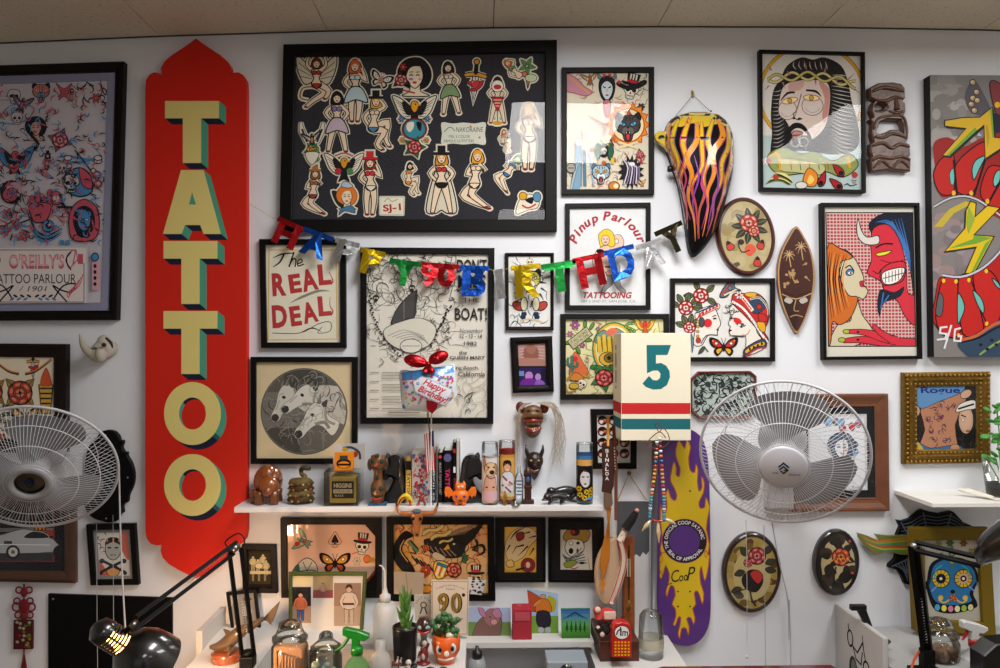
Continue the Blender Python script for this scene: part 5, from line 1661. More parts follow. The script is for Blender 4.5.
# ------------------------------------------------------------------ the red TATTOO sign
SD = .03
half = [(0,40.5),(2,42),(6,45),(14,50.5),(24,57),(31,63),(34.5,69),(34.8,73),(33,77),(38,74.5),(42,74.2),(46.5,76.5),(49.8,82),(50.5,90)]
halfb = [(51.5,530),(50,537),(46,541.5),(40,543),(35,542.5),(36,548),(34,554),(28,560),(18,565.5),(6,571),(0,573)]
pts = [(198 + x,y) for x,y in half] + [(198.2 + x * .98,y + (y - 530) * .08) for x,y in halfb]
pts += [(198.2 - x * .98,y + (y - 530) * .08) for x,y in reversed(halfb[:-1])] + [(198 - x,y) for x,y in reversed(half[1:])]
m = M(kind='paint',col='d0281a')
wp = [W(x,y,SD * .3) for x,y in pts]
sign = thing('wooden_sign','tall red hand-painted sign reading TATTOO downwards','sign',(W(197,573,SD).x,0,min(p.z for p in wp)))
m.prism([(p.x,p.z) for p in wp],-.001,-SD,.0015)
build(m,'board',sign)
CR,TL,NV = 'e3d07f','4f9d83','1b2238'
LET = {
 'T': [(-.5,-.5),(.5,-.5),(.5,-.22),(.17,-.22),(.17,.5),(-.17,.5),(-.17,-.22),(-.5,-.22)],
 'A': [(-.17,-.5),(.17,-.5),(.52,.5),(.19,.5),(.13,.4),(-.13,.4),(-.19,.5),(-.52,.5)],
}
for ch,x0,y0,x1,y1 in (('T',165,101,219,163),('A',163,170,221,234),('T',163.5,241,217.5,304),('T',163.5,311,217.5,374),('O',164,382,221,445),('O',164,454,221,516)):
 a = Art(SD,lift=.00003)
 cx,cy,w,h = (x0 + x1) / 2,(y0 + y1) / 2,x1 - x0,y1 - y0
 ox,oy = (7,6) if ch != 'O' else (5.5,4.5)
 if ch != 'O':
  P = [(cx + px * w,cy + py * h) for px,py in LET[ch]]
  if ch == 'A': P = [(cx + px * w,cy + py * h) for px,py in [(-.19,-.5),(.2,-.5),(.5,.5),(.2,.5),(.14,.36),(-.12,.36),(-.18,.5),(-.5,.5)]]
  n = len(P)
  for i in range(n):
   p,q = P[i],P[(i + 1) % n]
   dx,dy = q[0] - p[0],q[1] - p[1]
   # outward normal for a clockwise (y down) outline is (dy,-dx)
   nx_,ny_ = dy,-dx
   if nx_ * ox + ny_ * oy > 0:
    col = TL if abs(nx_) > abs(ny_) * .9 else NV
    if abs(dx) < 1 and nx_ > 0: col = TL
    a.poly([p,q,(q[0] + ox,q[1] + oy),(p[0] + ox,p[1] + oy)],col)
  hol = []
  a.poly(P,CR)
  if ch == 'A':
   a.poly([(cx,cy - 10),(cx + 4,cy + 2.5),(cx - 3,cy + 2.5)],TL)
 else:
  N_ = 40
  for k in range(14):
   a.ell(cx + ox * k / 13,cy + oy * k / 13,w / 2,h / 2,TL,n=N_)
  P = arc(cx,cy,w / 2,h / 2,45,130,12)
  a.poly(P + [(x + ox,y + oy) for x,y in reversed(P)],NV)
  P = arc(cx,cy,w / 2,h / 2,38,46,3)
  a.poly(P + [(x + ox,y + oy) for x,y in reversed(P)],'2d5a60')
  ring = arc(cx,cy,w / 2,h / 2,0,360,N_); hole = arc(cx,cy,w * .235,h * .255,0,360,28)
  a.poly(ring,CR)
  a.ell(cx,cy,w * .235,h * .255,TL,n=28)
  P = arc(cx,cy,w * .235,h * .255,225,330,10)
  a.poly(P + [(x + ox * .4,y + oy * .7) for x,y in reversed(P)],NV)
  ci = arc(cx + ox * .45,cy + oy * .45,w * .235,h * .255,0,360,28)
  old = a.clip; a.clip = hole; a.poly(ci,'d0281a'); a.clip = old
 build(a,'letter',sign)
# ------------------------------------------------------------------ right canvas with lightning bolts
D16 = .045
Q = [W(930,75,D16),W(1062,75.5,D16),W(1062,357,D16),W(934,357,D16)]
r = thing('canvas_painting','big unframed graffiti canvas with yellow lightning bolts','painting',(sum(v.x for v in Q) / 4,0,Q[2].z))
m = M(kind='paint',col='141214')
m.prism([(v.x,v.z) for v in Q],-.002,-D16 + .0002)
build(m,'canvas',r)
cl16 = [(930,75),(1062,75.5),(1062,357),(934,357)]
a = Art(D16,clip=cl16,kind='paint')
P = lambda x,y: (920 + x / 4.45,70 + y / 4.453)
P2 = lambda x,y: (920 + x / 4.45,210 + y / 4.453)
a.poly(cl16,'7a7674')
rnd = random.Random(6)
for k in range(60):    # sprayed clouds
 x,y = rnd.uniform(932,975),rnd.uniform(76,180)
 a.ell(x,y,rnd.uniform(4,11),rnd.uniform(3,8),rnd.choice(['85817e','8f8b88','726e6b','98948f','7a7672','a19e9a']))
for k in range(40):
 x,y = rnd.uniform(930,975),rnd.uniform(215,290)
 a.ell(x,y,rnd.uniform(4,10),rnd.uniform(3,8),rnd.choice(['857c7e','8f8688','746c6e','7c7274','8f7a78']))
a.sh([P(220,60),P(240,40),P(280,100),P(320,200),P(230,190),P(200,120)],'55525a',0)
for x,y in ((235,55),(252,98),(235,125),(255,135),(242,180),(228,152)): a.ell(*P(x,y),3,2.8,'a8906a',.6); a.ell(*P(x - 3,y - 3),1.4,1.2,'cdbb98')
a.sh([P(310,60),P(356,60),P(400,140),P(400,300),P(340,200)],'7a3a3a',.8); a.ell(*P(345,155),3,3,'d8a82a')
a.sh([P(290,240),P(356,200),P(420,400),P(300,400)],'26283a',0)
# red segments
a.sh([P(60,330),P(110,300),P(150,310),P(200,340),P(280,300),P(420,270),P(600,300),P(600,700),P(350,660),P(250,570),P(150,560),P(90,560),P(70,450)],'8f2422',0)
for q in ([(90,400),(150,380),(150,540),(90,550),(60,470)],[(160,420),(280,320),(290,390),(240,540),(165,540)],[(300,440),(356,430),(420,480),(360,620),(270,560)]):
 a.sh([P(*p) for p in q],'b02420',1.3)
a.sh([P(290,385),P(250,400),(P(232,440)),P(240,490),P(265,440)],'6ab0a8',1.1); a.sh([P(356,445),P(335,460),P(325,500),P(335,520),P(356,490)],'6ab0a8',1.1); a.sh([P(150,440),P(132,460),P(138,510),P(152,500)],'6ab0a8',.6)
for p in ([(150,400),(165,560)],[(290,400),(240,560)],[(356,500),(300,600)]): a.line([P(*q) for q in p],2.2,K)
# upper bolt
bolt = [(110,225),(190,212),(265,210),(322,165),(332,300),(420,310),(290,395),(285,245),(255,270),(130,385),(100,380),(205,260),(110,250)]
a.poly([P(x + 6,y + 8) for x,y in bolt],'2a2226')
a.poly([P(*q) for q in bolt],'c9a42a')
a.poly([P(*q) for q in [(255,270),(130,385),(115,383),(245,255)]],'6d9a34'); a.poly([P(*q) for q in [(322,165),(332,300),(322,302),(312,175)]],'6d9a34'); a.poly([P(*q) for q in [(300,240),(310,300),(300,350),(292,250)]],'a89024')
a.line([P(*q) for q in bolt],1,'2a241c',True)
a.line([P(60,610),P(130,572),P(200,562),P(260,580),P(320,620),P(400,680)],3,K,n=3); a.line([P(60,610),P(130,572),P(200,562),P(260,580),P(320,620),P(400,680)],1.8,'b4b4b8',n=3)
for x,y in ((150,548),(228,548),(300,585)): a.ell(*P(x,y),2,2.6,'d8a82a')
# middle bolts
a.poly([P(*q) for q in [(60,700),(130,620),(200,585),(240,590),(150,640),(100,700)]],'b5a23a')
bolt2 = [(225,-40),(250,-30),(245,30),(300,-20),(356,-10),(240,110),(330,118),(240,285),(200,282),(250,165),(110,185),(200,80),(205,0)]
a.poly([P2(x - 6,y + 7) for x,y in bolt2],'3a3434')
a.poly([P2(*q) for q in bolt2],'d0b020')
a.poly([P2(*q) for q in [(130,172),(250,150),(320,125),(240,110),(235,130),(180,150)]],'6d9a34'); a.poly([P2(*q) for q in [(320,125),(235,285),(225,283),(290,150)]],'6d9a34'); a.poly([P2(*q) for q in [(215,-20),(245,40),(215,110),(205,60)]],'8da234')
a.line([P2(*q) for q in bolt2],1.2,'2a241c',True)
# red fan below
a.sh([P2(90,300),P2(160,305),P2(230,290),P2(300,250),P2(356,190),P2(600,100),P2(600,500),P2(356,510),P2(250,570),P2(150,570),P2(60,500),P2(70,380)],'a82220',.8)
for q in ([(100,310),(165,320),(180,540),(110,560),(70,480)],[(170,315),(225,310),(280,500),(270,540),(190,550)],[(235,300),(300,265),(356,340),(356,480),(300,510)]):
 a.sh([P2(*p) for p in q],'b82622',1.3)
a.sh([P2(168,375),P2(190,400),P2(198,440),P2(180,490),P2(168,500)],'6ab0a8',1); a.sh([P2(235,358),P2(270,390),P2(285,430),P2(280,460),P2(255,420)],'6ab0a8',1); a.sh([P2(320,305),P2(345,320),P2(360,350),P2(340,340)],'6ab0a8',1); a.sh([P2(85,370),P2(105,400),P2(95,470),P2(70,460)],'5a5c60',.8)
for x,y in ((105,315),(160,318),(218,312),(295,272),(297,506),(172,558)): a.ell(*P2(x,y),1.7,2.2,'d8b82a')
a.sh([P2(170,590),P2(250,560),P2(340,500),P2(420,470),P2(600,700),P2(300,700),P2(200,640)],'33445a',0)
a.line([P2(180,580),P2(250,560),P2(330,510),P2(420,480)],3,'b8603a',n=3); a.line([P2(180,590),P2(260,570),P2(340,525),P2(420,500)],1.6,K,n=3)
a.line([P2(265,645),P2(320,605),P2(400,560)],2.2,'7f9a4a',n=3)
for x,y in ((270,600),(320,580),(340,600),(300,620)): a.ell(*P2(x,y),2,1.6,'1e2430')
a.line([P2(100,290),P2(180,298),P2(260,270),P2(330,215),P2(400,130)],3.4,K,n=3); a.line([P2(100,290),P2(180,298),P2(260,270),P2(330,215),P2(400,130)],2.1,'b9bcc8',n=3)
WH = 'd8d8dc'
a.line([P2(122,520),P2(92,524),P2(88,548),P2(118,552),P2(112,574),P2(75,578)],1.9,WH); a.line([P2(140,512),P2(108,618)],1.9,WH); a.line([P2(182,526),P2(156,532),P2(152,582),P2(180,584),P2(184,562),P2(168,560)],1.9,WH)
a.line([P(265,280),P(258,290),P(272,290)],.8,WH)
build(a,'artwork',r)
# ------------------------------------------------------------------ oval plaques
def oval(name,label,cx,cy,rx,ry,rot,rim,face,draw,d=.022,wood='gloss'):
 c = W(cx,cy,d)
 s_ = sc(d)
 r = thing(name,label,'wall plaque',(c.x,0,W(cx,cy + ry,d).z))
 T = Matrix.Translation((c.x,0,c.z)) @ Matrix.Rotation(math.radians(rot),4,'Y')
 m = M(T,'gloss',rim)
 R_,Q_ = rx * s_,ry * s_
 prof = [(1,0),(1,.55),(.97,.85),(.93,1),(.88,1),(.85,.8)]
 V = []; F_ = []
 n = 48
 for k,(f,h) in enumerate(prof):
  for i in range(n):
   t = 2 * PI * i / n
   g = 1 - (1 - f) * .9
   V.append((math.cos(t) * (R_ - (1 - f) * R_),-d * h,math.sin(t) * (Q_ - (1 - f) * R_)))
 for k in range(len(prof) - 1):
  for i in range(n):
   F_.append((k * n + i,k * n + (i + 1) % n,(k + 1) * n + (i + 1) % n,(k + 1) * n + i))
 F_.append([(len(prof) - 1) * n + i for i in range(n)])
 m.add(V,F_,False)
 build(m,'board',r)
 th = math.radians(rot)
 k_ = .86
 clip = [(cx + (rx * k_) * math.cos(t) * math.cos(th) - (ry * .9) * math.sin(t) * math.sin(th),cy + (rx * k_) * math.cos(t) * math.sin(th) + (ry * .9) * math.sin(t) * math.cos(th)) for t in [2 * PI * i / 36 for i in range(36)]]
 a = Art(d * .8,clip=clip,kind='gloss')
 a.poly(clip,face)
 draw(a)
 build(a,'painting',r)
 return r
def blotch(a,cx,cy,rx,ry,cols,n,seed):
 rnd = random.Random(seed)
 for k in range(n):
  t = rnd.uniform(0,2 * PI); q = rnd.uniform(.55,1)
  a.ell(cx + rx * q * math.cos(t),cy + ry * q * math.sin(t),rnd.uniform(3,7),rnd.uniform(3,7),rnd.choice(cols))
def d_o1(a):
 blotch(a,746,236,24,33,['a8966a','b5a47a','9a8858','bcab82'],26,1)
 a.push(750,226,1)
 for t in range(9):
  an = 40 * t - 100
  a.push(0,0,1,an); a.sh([(6,0),(11,-3.4),(18.5,0),(11,3.4)],'2a2a22',.3); a.line([(8,0),(17,0)],.8,'6a6a48'); a.pop()
 a.pop()
 rose(a,749,223,10.5,'c83a2c','e9a08a',K,0); rose(a,754,231,6.5,'c83a2c','e9a08a',K,0)
 a.ell(741,242,3,2.6,'3a1a1a',.5)
 for x,y,r_ in ((730,246,-30),(761,245,20),(757.5,262,0)): a.push(x,y,4.6,r_); a.sh([(0,-1.2),(.8,.2),(.5,.9),(-.6,.8),(-.8,0)],'c83a2c',.16); a.poly([(0,-1.3),(.5,-.4),(-.5,-.4)],K); a.pop()
 a.sh([(746,246),(752,244),(756,250),(750,256),(745,252)],'d8553a',0); a.line([(738,244),(742,252),(750,250)],1,K,n=3)
 a.sh([(733,264),(738,262),(740,265),(735,267)],'5a5234',0)
def d_o2(a):
 blotch(a,752,573,24,34,['8a7430','6a5424','a08a44','b49a58','5a3a1c'],44,2)
 a.ell(752,575,19,26,'bfae74')
 for x,y,r_ in ((744,552,-120),(768,550,-50),(740,573,160),(770,570,10),(737,590,160),(739,595,200),(770,562,-20)):
  a.push(x,y,1,r_); a.sh([(-5,0),(0,-3.4),(6,0),(0,3.4)],'33362a',.6); a.pop()
 a.sh([(742,578),(750,570),(760,572),(763,582),(756,592),(745,588)],K,.5); a.sh([(750,574),(757,570),(763,576),(758,584)],'b8302a',.6)
 rose(a,757,556,10,'b83038','d88a84',K,0); rose(a,748,563,5,'b83038','d88a84',K,0)
 a.line([(750,590),(752,600),(756,606)],1.8,'2a2a22',n=3); a.line([(736,592),(748,588)],1,K); a.line([(758,599),(764,597)],.8,K)
def d_o3(a):
 a.ell(838,564,17,27,'b8a67c'); blotch(a,838,563,17,26,['1a1614','241d18','3a2c20'],12,3)
 for x,y,r_,q in ((829,571,100,7),(846,577,-20,8),(838,543,-90,6),(848,548,-40,5),(836,588,60,6),(826,556,180,5)):
  a.push(x,y,q,r_); a.sh([(-1,0),(-.2,-.7),(1,0),(-.2,.7)],'1a1816',.08); a.pop()
 rose(a,841,557,10.5,'c03a2a','d8803a','1a1816',3)
 for k in range(6): a.line([(826 + 5 * k,562),(832 + 3 * k,558)],.8,'d8a83a')
 a.line([(836,567),(834,580),(838,590)],1.6,K,n=3); a.ell(850,541,1.5,1.5,'c03a2a'); a.ell(852,573,1.3,1.3,'c03a2a')
oval('oval_plaque','oval wooden plaque with a red rose and falling petals beside the flamed tank',746.5,236,30,40,-8,'4a1d14','b3a273',d_o1)
oval('oval_plaque','oval plaque with a rose over a heart under the right fan',752.5,573,30,40.5,2,'2a1410','a8955c',d_o2)
oval('oval_plaque','smaller black oval plaque with an orange-red rose, right of the fan cords',837.5,563,23.5,33.5,3,'141110','1a1614',d_o3)
# ------------------------------------------------------------------ surfboard shaped wood plaque
r = thing('carved_plaque','pointed dark wooden plaque with carved palm trees','wall plaque',(W(796,333,.015).x,0,W(796,333,.015).z))
s0 = [(796.5,226),(804,236),(811,250),(814.5,266),(815,282),(812,300),(806,318),(799,332),(797,333.5),(794,331),(786,315),(780,298),(777.5,280),(778,264),(782,249),(789,236)]
sp = catmull(s0,3,True)
m = M(kind='gloss',col='6b3d20')
m.prism([(W(p.x,p.y,.018).x,W(p.x,p.y,.018).z) for p in sp],-.001,-.018,.002)
build(m,'board',r)
a = Art(.018,kind='gloss')
cx,cy = 796.5,280
a.poly([(cx + (p.x - cx) * .98,cy + (p.y - cy) * .99) for p in sp],'b58a56')
a.poly([(cx + (p.x - cx) * .9,cy + (p.y - cy) * .955) for p in sp],'40170f')
for x,y,q in ((789,255,6),(801,247,6.5),(792,275,3)):
 for k in range(9):
  t = math.radians(40 * k); a.line([(x,y),(x + q * .6 * math.cos(t),y + q * .6 * math.sin(t) - 1),(x + q * math.cos(t),y + q * math.sin(t) + 1)],1.1,'c4a06c',taper=[1,.3])
 a.line([(x,y),(x + 2,y + q * 2)],.9,'c4a06c')
rnd = random.Random(12)
for k in range(14):
 x,y = rnd.uniform(784,808),rnd.uniform(262,292)
 a.ell(x,y,1.6,1.2,'b08c5c',rot=rnd.uniform(0,180)); a.line([(x,y),(x + rnd.uniform(-4,4),y + rnd.uniform(-4,4))],.7,'b08c5c')
a.line([(782,294),(796,299),(812,293)],1,'c4a06c',n=3)
a.sh([(783,297),(796,303),(796,330),(788,316)],'2a0f0c',0)
for f in (-1,1):
 a.sh([(796 + f * 3,300),(796 + f * 9,297),(796 + f * 12,301),(796 + f * 6,304)],'b7b0a8',.5); a.line([(796 + f * 2,296),(796 + f * 12,292)],1,K)
a.line([(796,300),(794,310),(799,311)],1,'a88a5c',n=3); a.line([(790,317),(796,315),(803,317)],1,'a88a5c',n=3)
build(a,'carving',r)
# ------------------------------------------------------------------ carved tiki mask
d = .036
r = thing('wooden_mask','tall brown carved wooden face mask with an open mouth, right of the thorn crown print','mask',(W(890,171,d).x,0,W(890,171,d).z))
cr = lambda x,y: (860 + x / 4.771,60 + y / 4.771)
out = [(48,130),(90,108),(160,104),(200,112),(216,130),(218,180),(206,192),(218,205),(220,245),(208,270),(226,282),(232,330),(232,372),(222,392),(240,402),(242,452),(234,460),(245,470),(243,530),(150,522),(58,530),(50,470),(58,458),(52,440),(54,398),(66,388),(58,350),(62,300),(48,282),(66,270),(54,240),(62,205),(76,190),(50,178)]
eye = [(72,222),(86,202),(110,200),(126,216),(110,234),(88,238)]
mouth = [(78,346),(96,296),(130,282),(194,284),(208,316),(210,350),(184,332),(150,330),(120,345),(100,352)]
Wm = lambda L_: [(W(*cr(x,y),d).x,W(*cr(x,y),d).z) for x,y in L_]
m = M(kind='carved',col='4e2c14')
m.prism(Wm(out),-.004,-d,.005,holes=[Wm(mouth),Wm(eye)])
# raised brow, nose, lips, chin ridges
T0 = lambda x,y,dd: W(*cr(x,y),dd)
def ridge(pts,r_,kx=1.0,dd=d):
 m.tube([T0(x,y,dd) for x,y in pts],[k * sc(0) / 4.77 * .72 for k in r_],10,4,flat=kx)
ridge([(60,150),(110,132),(165,140),(210,150)],[8,14,14,8])
ridge([(66,186),(120,196),(165,178),(206,186)],[6,12,12,6])
ridge([(168,170),(172,200),(176,238)],[7,12,20])
ridge([(70,244),(110,246),(136,222),(112,194),(80,196)],[4,6,7,6,4])
ridge([(140,245),(175,252),(205,245)],[8,12,8])
ridge([(66,330),(84,282),(140,266),(204,270),(224,330),(220,370)],[8,9,9,9,8,7])
ridge([(72,366),(110,370),(150,352),(190,358),(220,372)],[9,11,12,11,8])
ridge([(60,410),(110,396),(150,420),(190,402),(236,415)],[8,13,12,13,8])
ridge([(60,480),(90,462),(150,470),(200,460),(238,478)],[8,12,10,12,8])
ridge([(66,515),(105,480),(150,512),(195,480),(236,515)],[7,12,9,12,7])
build(m,'face',r)
# ------------------------------------------------------------------ flamed motorcycle tank
TD = .02
def tank_edges(y):
 Lp = [(112,690,706),(114,681,718),(118,672,724),(124,667,729),(132,664.5,732),(142,664,733.5),(155,668,734),(170,673,733),(185,678,730),(200,681,726),(215,683.5,722),(230,685.5,716),(242,687,709),(250,688.5,703),(254,690,699),(256,692,696)]
 for i in range(len(Lp) - 1):
  if y <= Lp[i + 1][0] or i == len(Lp) - 2:
   a_,b_ = Lp[i],Lp[i + 1]
   t = min(1,max(0,(y - a_[0]) / (b_[0] - a_[0])))
   return a_[1] + (b_[1] - a_[1]) * t,a_[2] + (b_[2] - a_[2]) * t
def tank_depth(x,y):
 l_,r_ = tank_edges(y)
 c_,h_ = (l_ + r_) / 2,max(.5,(r_ - l_) / 2)
 u = max(-1,min(1,(x - c_) / h_))
 H = .14 * min(1,math.sqrt(max(0,(y - 111.5) / 26))) * min(1,math.sqrt(max(0,(256.5 - y) / 90)))
 return TD + H * (1 - abs(u) ** 2.4) ** (1 / 2.4)
# real tapering tank: width on the wall plane follows the outline
TR = .06
r = thing('motorcycle_tank','glossy black motorcycle fuel tank painted with yellow and orange flames','fuel tank',(W(697,256,TR).x,0,W(697,256,TR).z))
def TK(x,y,h=0.0):
 return W(x,y,tank_depth(x,y) + h)
m = M(kind='paint',col='0a090c')
rows = [112 + 144.5 * (i / 40) for i in range(41)]
V = []; F_ = []
n = 24
for y in rows:
 l_,r_ = tank_edges(y)
 c_,h_ = (l_ + r_) / 2,(r_ - l_) / 2
 for j in range(n + 1):
  V.append(TK(c_ - h_ * math.cos(PI * j / n),y))
for i in range(len(rows) - 1):
 for j in range(n):
  k = i * (n + 1) + j
  F_.append((k,k + 1,k + n + 2,k + n + 1))
m.add(V,F_,True)
# closed back and ends
bk = [Vector((V[i * (n + 1)].x,-.004,V[i * (n + 1)].z)) for i in range(len(rows))]
bk2 = [Vector((V[i * (n + 1) + n].x,-.004,V[i * (n + 1) + n].z)) for i in range(len(rows))]
Vb = bk + bk2; nr = len(rows)
m.add(Vb,[(i,i + 1,nr + i + 1,nr + i) for i in range(nr - 1)])
m.add([V[i * (n + 1)] for i in range(nr)] + bk,[(i,i + 1,nr + i + 1,nr + i) for i in range(nr - 1)],True)
m.add([V[i * (n + 1) + n] for i in range(nr)] + bk2,[(i,i + 1,nr + i + 1,nr + i) for i in range(nr - 1)],True)
build(m,'shell',r)
def TKc(x,y,h):
 l_,r_ = tank_edges(y)
 return TK(min(max(x,l_ + .3),r_ - .3),y,h + .0006)
a = Art(kind='gloss',fn=TKc,grid=(4,4),lift=.00002)
cy_ = lambda x,y: (645 + x / 4.18,100 + y / 4.175)
CY = lambda L_: [cy_(x,y) for x,y in L_]
old = [(tank_edges(y)[0] + .3,y) for y in rows[1:-1:2]] + [(tank_edges(y)[1] - .3,y) for y in reversed(rows[1:-1:2])]
YE,OR,RO = 'd9b814','e0861a','c0482c'
hull = [(x,y) for x,y in [(690,112.3),(706,112.3),(718,114.3),(724,118.3),(729,124.3),(731.8,132),(733,142),(733.4,155),(732,170),(729,185),(725,200),(689,254),(684,215),(678.5,185),(668.6,155),(664.5,142),(665,132),(667.4,124.3),(672.3,118.3),(681,114.3)]]
a.clip = [(655,112.6),(740,112.6),(740,255),(655,255)]
a.poly(CY([(0,0),(420,0),(420,250),(384,250),(372,150),(345,112),(300,100),(250,112),(200,96),(150,112),(112,108),(90,130),(0,130)]),YE)
def flame(pts,w,c1,c2,ol):
 P_ = catmull(CY(pts),5)
 n_ = len(P_); tp = [.55,1,.95,.75,.5,.3,.08]
 w *= .68; a.line(P_,w + 1.2,ol,taper=tp); a.line(P_,w + .3,c2,taper=tp)
 h_ = P_[:int(n_ * .62)]; a.line(h_,w - 1.2,c1,taper=[.55,1,.9,.55,.1])
for i_,(pts,w) in enumerate([([(104,90),(92,170),(118,250),(134,340),(150,430)],6.5),([(140,80),(112,170),(140,260),(128,330),(150,420),(172,520)],7),
 ([(190,70),(158,170),(172,250),(148,330),(172,430),(178,540)],8),([(215,90),(216,170),(176,240),(196,310),(180,400),(205,500),(210,590)],8),
 ([(236,90),(238,190),(238,280),(196,360),(214,450),(222,580)],7),([(285,80),(262,170),(276,230),(246,310),(250,390),(226,470),(226,580)],7.5),
 ([(305,80),(326,150),(284,220),(290,300),(262,380),(262,460),(240,570)],8),([(345,110),(350,190),(322,260),(318,340),(288,410),(282,490),(256,570)],7.5),
 ([(368,160),(360,260),(340,330),(326,400),(302,470),(280,560)],6)]):
 flame(pts,w,YE if i_ % 3 else 'e0941a',(OR,RO,'c8503a')[i_ % 3],('8a3a90','3a7a90','b03070','5a3a9a')[i_ % 4])
for p,c in (([(150,250),(172,330),(160,400),(190,500)],'c0406a'),([(205,230),(225,320),(200,420),(215,520)],'8a3aa0'),([(258,260),(236,350),(262,430),(236,540)],'c03a8a'),([(300,280),(306,360),(280,440),(262,540)],'8a3aa0'),([(330,300),(330,380),(300,460)],'d8703a')):
 a.line(CY(p),2,c,n=5,taper=[.2,1,.7,.2])
build(a,'flame_paint',r)
m = M(kind='gloss',col='c9ac22')
m.prism([(W(x,y,.05).x,W(x,y,.05).z) for x,y in catmull([(655,135),(658,132),(664,132),(668,136),(669,152),(664,147),(656,141)],3,True)],-.04,-.06,.002)
m.set('plastic','15130f'); m.tube([W(659,138,.064),W(661,136,.066),W(664,137,.064)],.004,8,3)
build(m,'mounting_bracket',r,label='yellow bracket')
m = M(kind='plastic',col='17140f'); q = W(671,169,.05); m.lathe([(0,-.012),(.011,-.012),(.012,0),(.008,.006),(.008,.02),(0,.02)],(q.x,q.y,q.z),'x',14); build(m,'fuel_tap',r)
m = M(kind='metal',col='6a6560')
hk = W(693,95,.012)
m.tube([W(674,118,.03),hk,W(711,112,.03)],.0011,6); m.lathe([(0,-.004),(.004,0),(.002,.004),(0,.004)],(711 * 0 + W(711,111,.03).x,-.03,W(711,111,.03).z),'y',8)
build(m,'hanging_wire',r)
m = M(kind='gilt',col='b08a3c'); m.tube([(hk.x,-.001,hk.z + .012),(hk.x,-.016,hk.z + .008),(hk.x,-.014,hk.z - .004)],.003,8,3); m.box(hk.x - .004,hk.x + .004,-.003,0,hk.z - .006,hk.z + .02)
tag(build(m,'picture_hook'),'small brass hook holding the wire of the flamed tank','hook')
# ------------------------------------------------------------------ octagonal tray frame
oc = [(699,371.5),(751,371),(757,376),(757.5,411),(750,418.5),(699,418.5),(691,411),(690.5,380)]
d = .022
r = thing('octagonal_frame','eight-sided brown frame with black ink scribbles above the right fan','framed picture',(W(724,418,d).x,0,W(724,418,d).z))
ow = [Vector((W(x,y,d).x,0,W(x,y,d).z)) for x,y in oc]
cc = sum(ow,Vector()) / 8
V = []; F_ = []
for k,(f,h) in enumerate([(1,0),(1,.8),(.98,1),(.93,.9),(.915,.4)]):
 V += [Vector((cc.x + (v.x - cc.x) * (1 - (1 - f) * .78),-d * h,cc.z + (v.z - cc.z) * (1 - (1 - f) * 1.1))) for v in ow]
for k in range(4):
 for i in range(8): F_.append((k * 8 + i,k * 8 + (i + 1) % 8,(k + 1) * 8 + (i + 1) % 8,(k + 1) * 8 + i))
m = M(kind='woodx',col='6a2f1c'); m.add(V,F_); build(m,'frame',r)
cl = [PX((v.x,-d * .4,v.z)) for v in [Vector((cc.x + (v.x - cc.x) * .94,0,cc.z + (v.z - cc.z) * .92)) for v in ow]]
a = Art(d * .4,clip=cl); a.poly(cl,'a9b5ae')
filigree(a,(693,374,756,417),130,1.5,'23272a',31,.14); filigree(a,(693,374,756,417),60,.8,'4a5254',32,.1)
rnd = random.Random(5)
for k in range(16): a.ell(rnd.uniform(696,753),rnd.uniform(376,414),rnd.uniform(1.5,3),rnd.uniform(1.5,3),'33393a')
build(a,'print',r)
# ------------------------------------------------------------------ skateboard deck
d = .03
def sk(y):    # centre line leans a little
 return 682.5 + (y - 540) * .002
lo = 656.0
ou = [(658,470),(656.5,500),(656,550),(657,600),(658.5,618),(663,632),(671,642),(682,646),(692,645.5),(701,640),(707.5,630),(710.5,616),(711,590),(710.5,540),(710,500),(709,470),(707,452),(702,438),(693,430.5),(683,428),(672,431),(663,440),(659,455)]
op = catmull(ou,3,True)
r = thing('skateboard_deck','purple skateboard deck with yellow flames hanging on the wall','skateboard',(W(683,646,d).x,0,W(683,646,d).z))
m = M(kind='gloss',col='56307c')
m.prism([(W(p.x,p.y,d).x,W(p.x,p.y,d).z) for p in op],-.016,-d,.002)
m.set('wood','b08a60'); m.prism([(W(p.x,p.y,d).x,W(p.x,p.y,d).z) for p in op],-.008,-.0161)
build(m,'deck',r)
a = Art(d,kind='gloss',lift=.00002)
S1 = lambda x,y: (590 + x / 4.771,420 + y / 4.771)
S2 = lambda x,y: (620 + x / 4.514,520 + y / 4.514)
up = [(425,95),(452,140),(462,95),(480,130),(470,180),(478,240),(500,250),(505,210),(515,240),(512,290),(520,340),(535,320),(532,270),(545,300),(540,350),(520,390),(525,420),(548,415),(552,370),(570,410),(565,450),(555,520),(560,660),(350,660),(345,560),(335,470),(338,400),(345,440),(362,440),(368,400),(362,360),(372,330),(385,370),(405,385),(415,360),(400,320),(385,290),(388,250),(400,200),(412,230),(410,260),(425,270),(430,230),(412,180),(410,140)]
pp = [S1(*p) for p in up]
a.sh(pp,'d9b81a',1.0,'c05a24',n=2)
dn = [(190,150),(180,200),(182,240),(195,245),(205,205),(222,240),(220,280),(208,320),(212,345),(225,300),(242,300),(250,340),(235,380),(250,400),(252,440),(240,470),(250,475),(262,440),(275,440),(270,480),(262,510),(270,535),(278,490),(300,490),(308,520),(312,480),(300,445),(320,440),(332,470),(338,440),(328,400),(342,380),(335,330),(348,320),(360,340),(372,380),(378,330),(365,290),(360,240),(368,210),(382,275),(395,230),(402,180),(395,150),(300,120)]
pp = [S2(*p) for p in dn]
a.sh(pp,'d9b81a',1.0,'c05a24',n=2)
for x,y in ((661,561),(661,577),(706,556)):
 a.ell(x,y - 2,1.6,4,'c05a24'); a.ell(x,y - 2,.8,3,'d9b81a')
cx,cy = 684.5,541
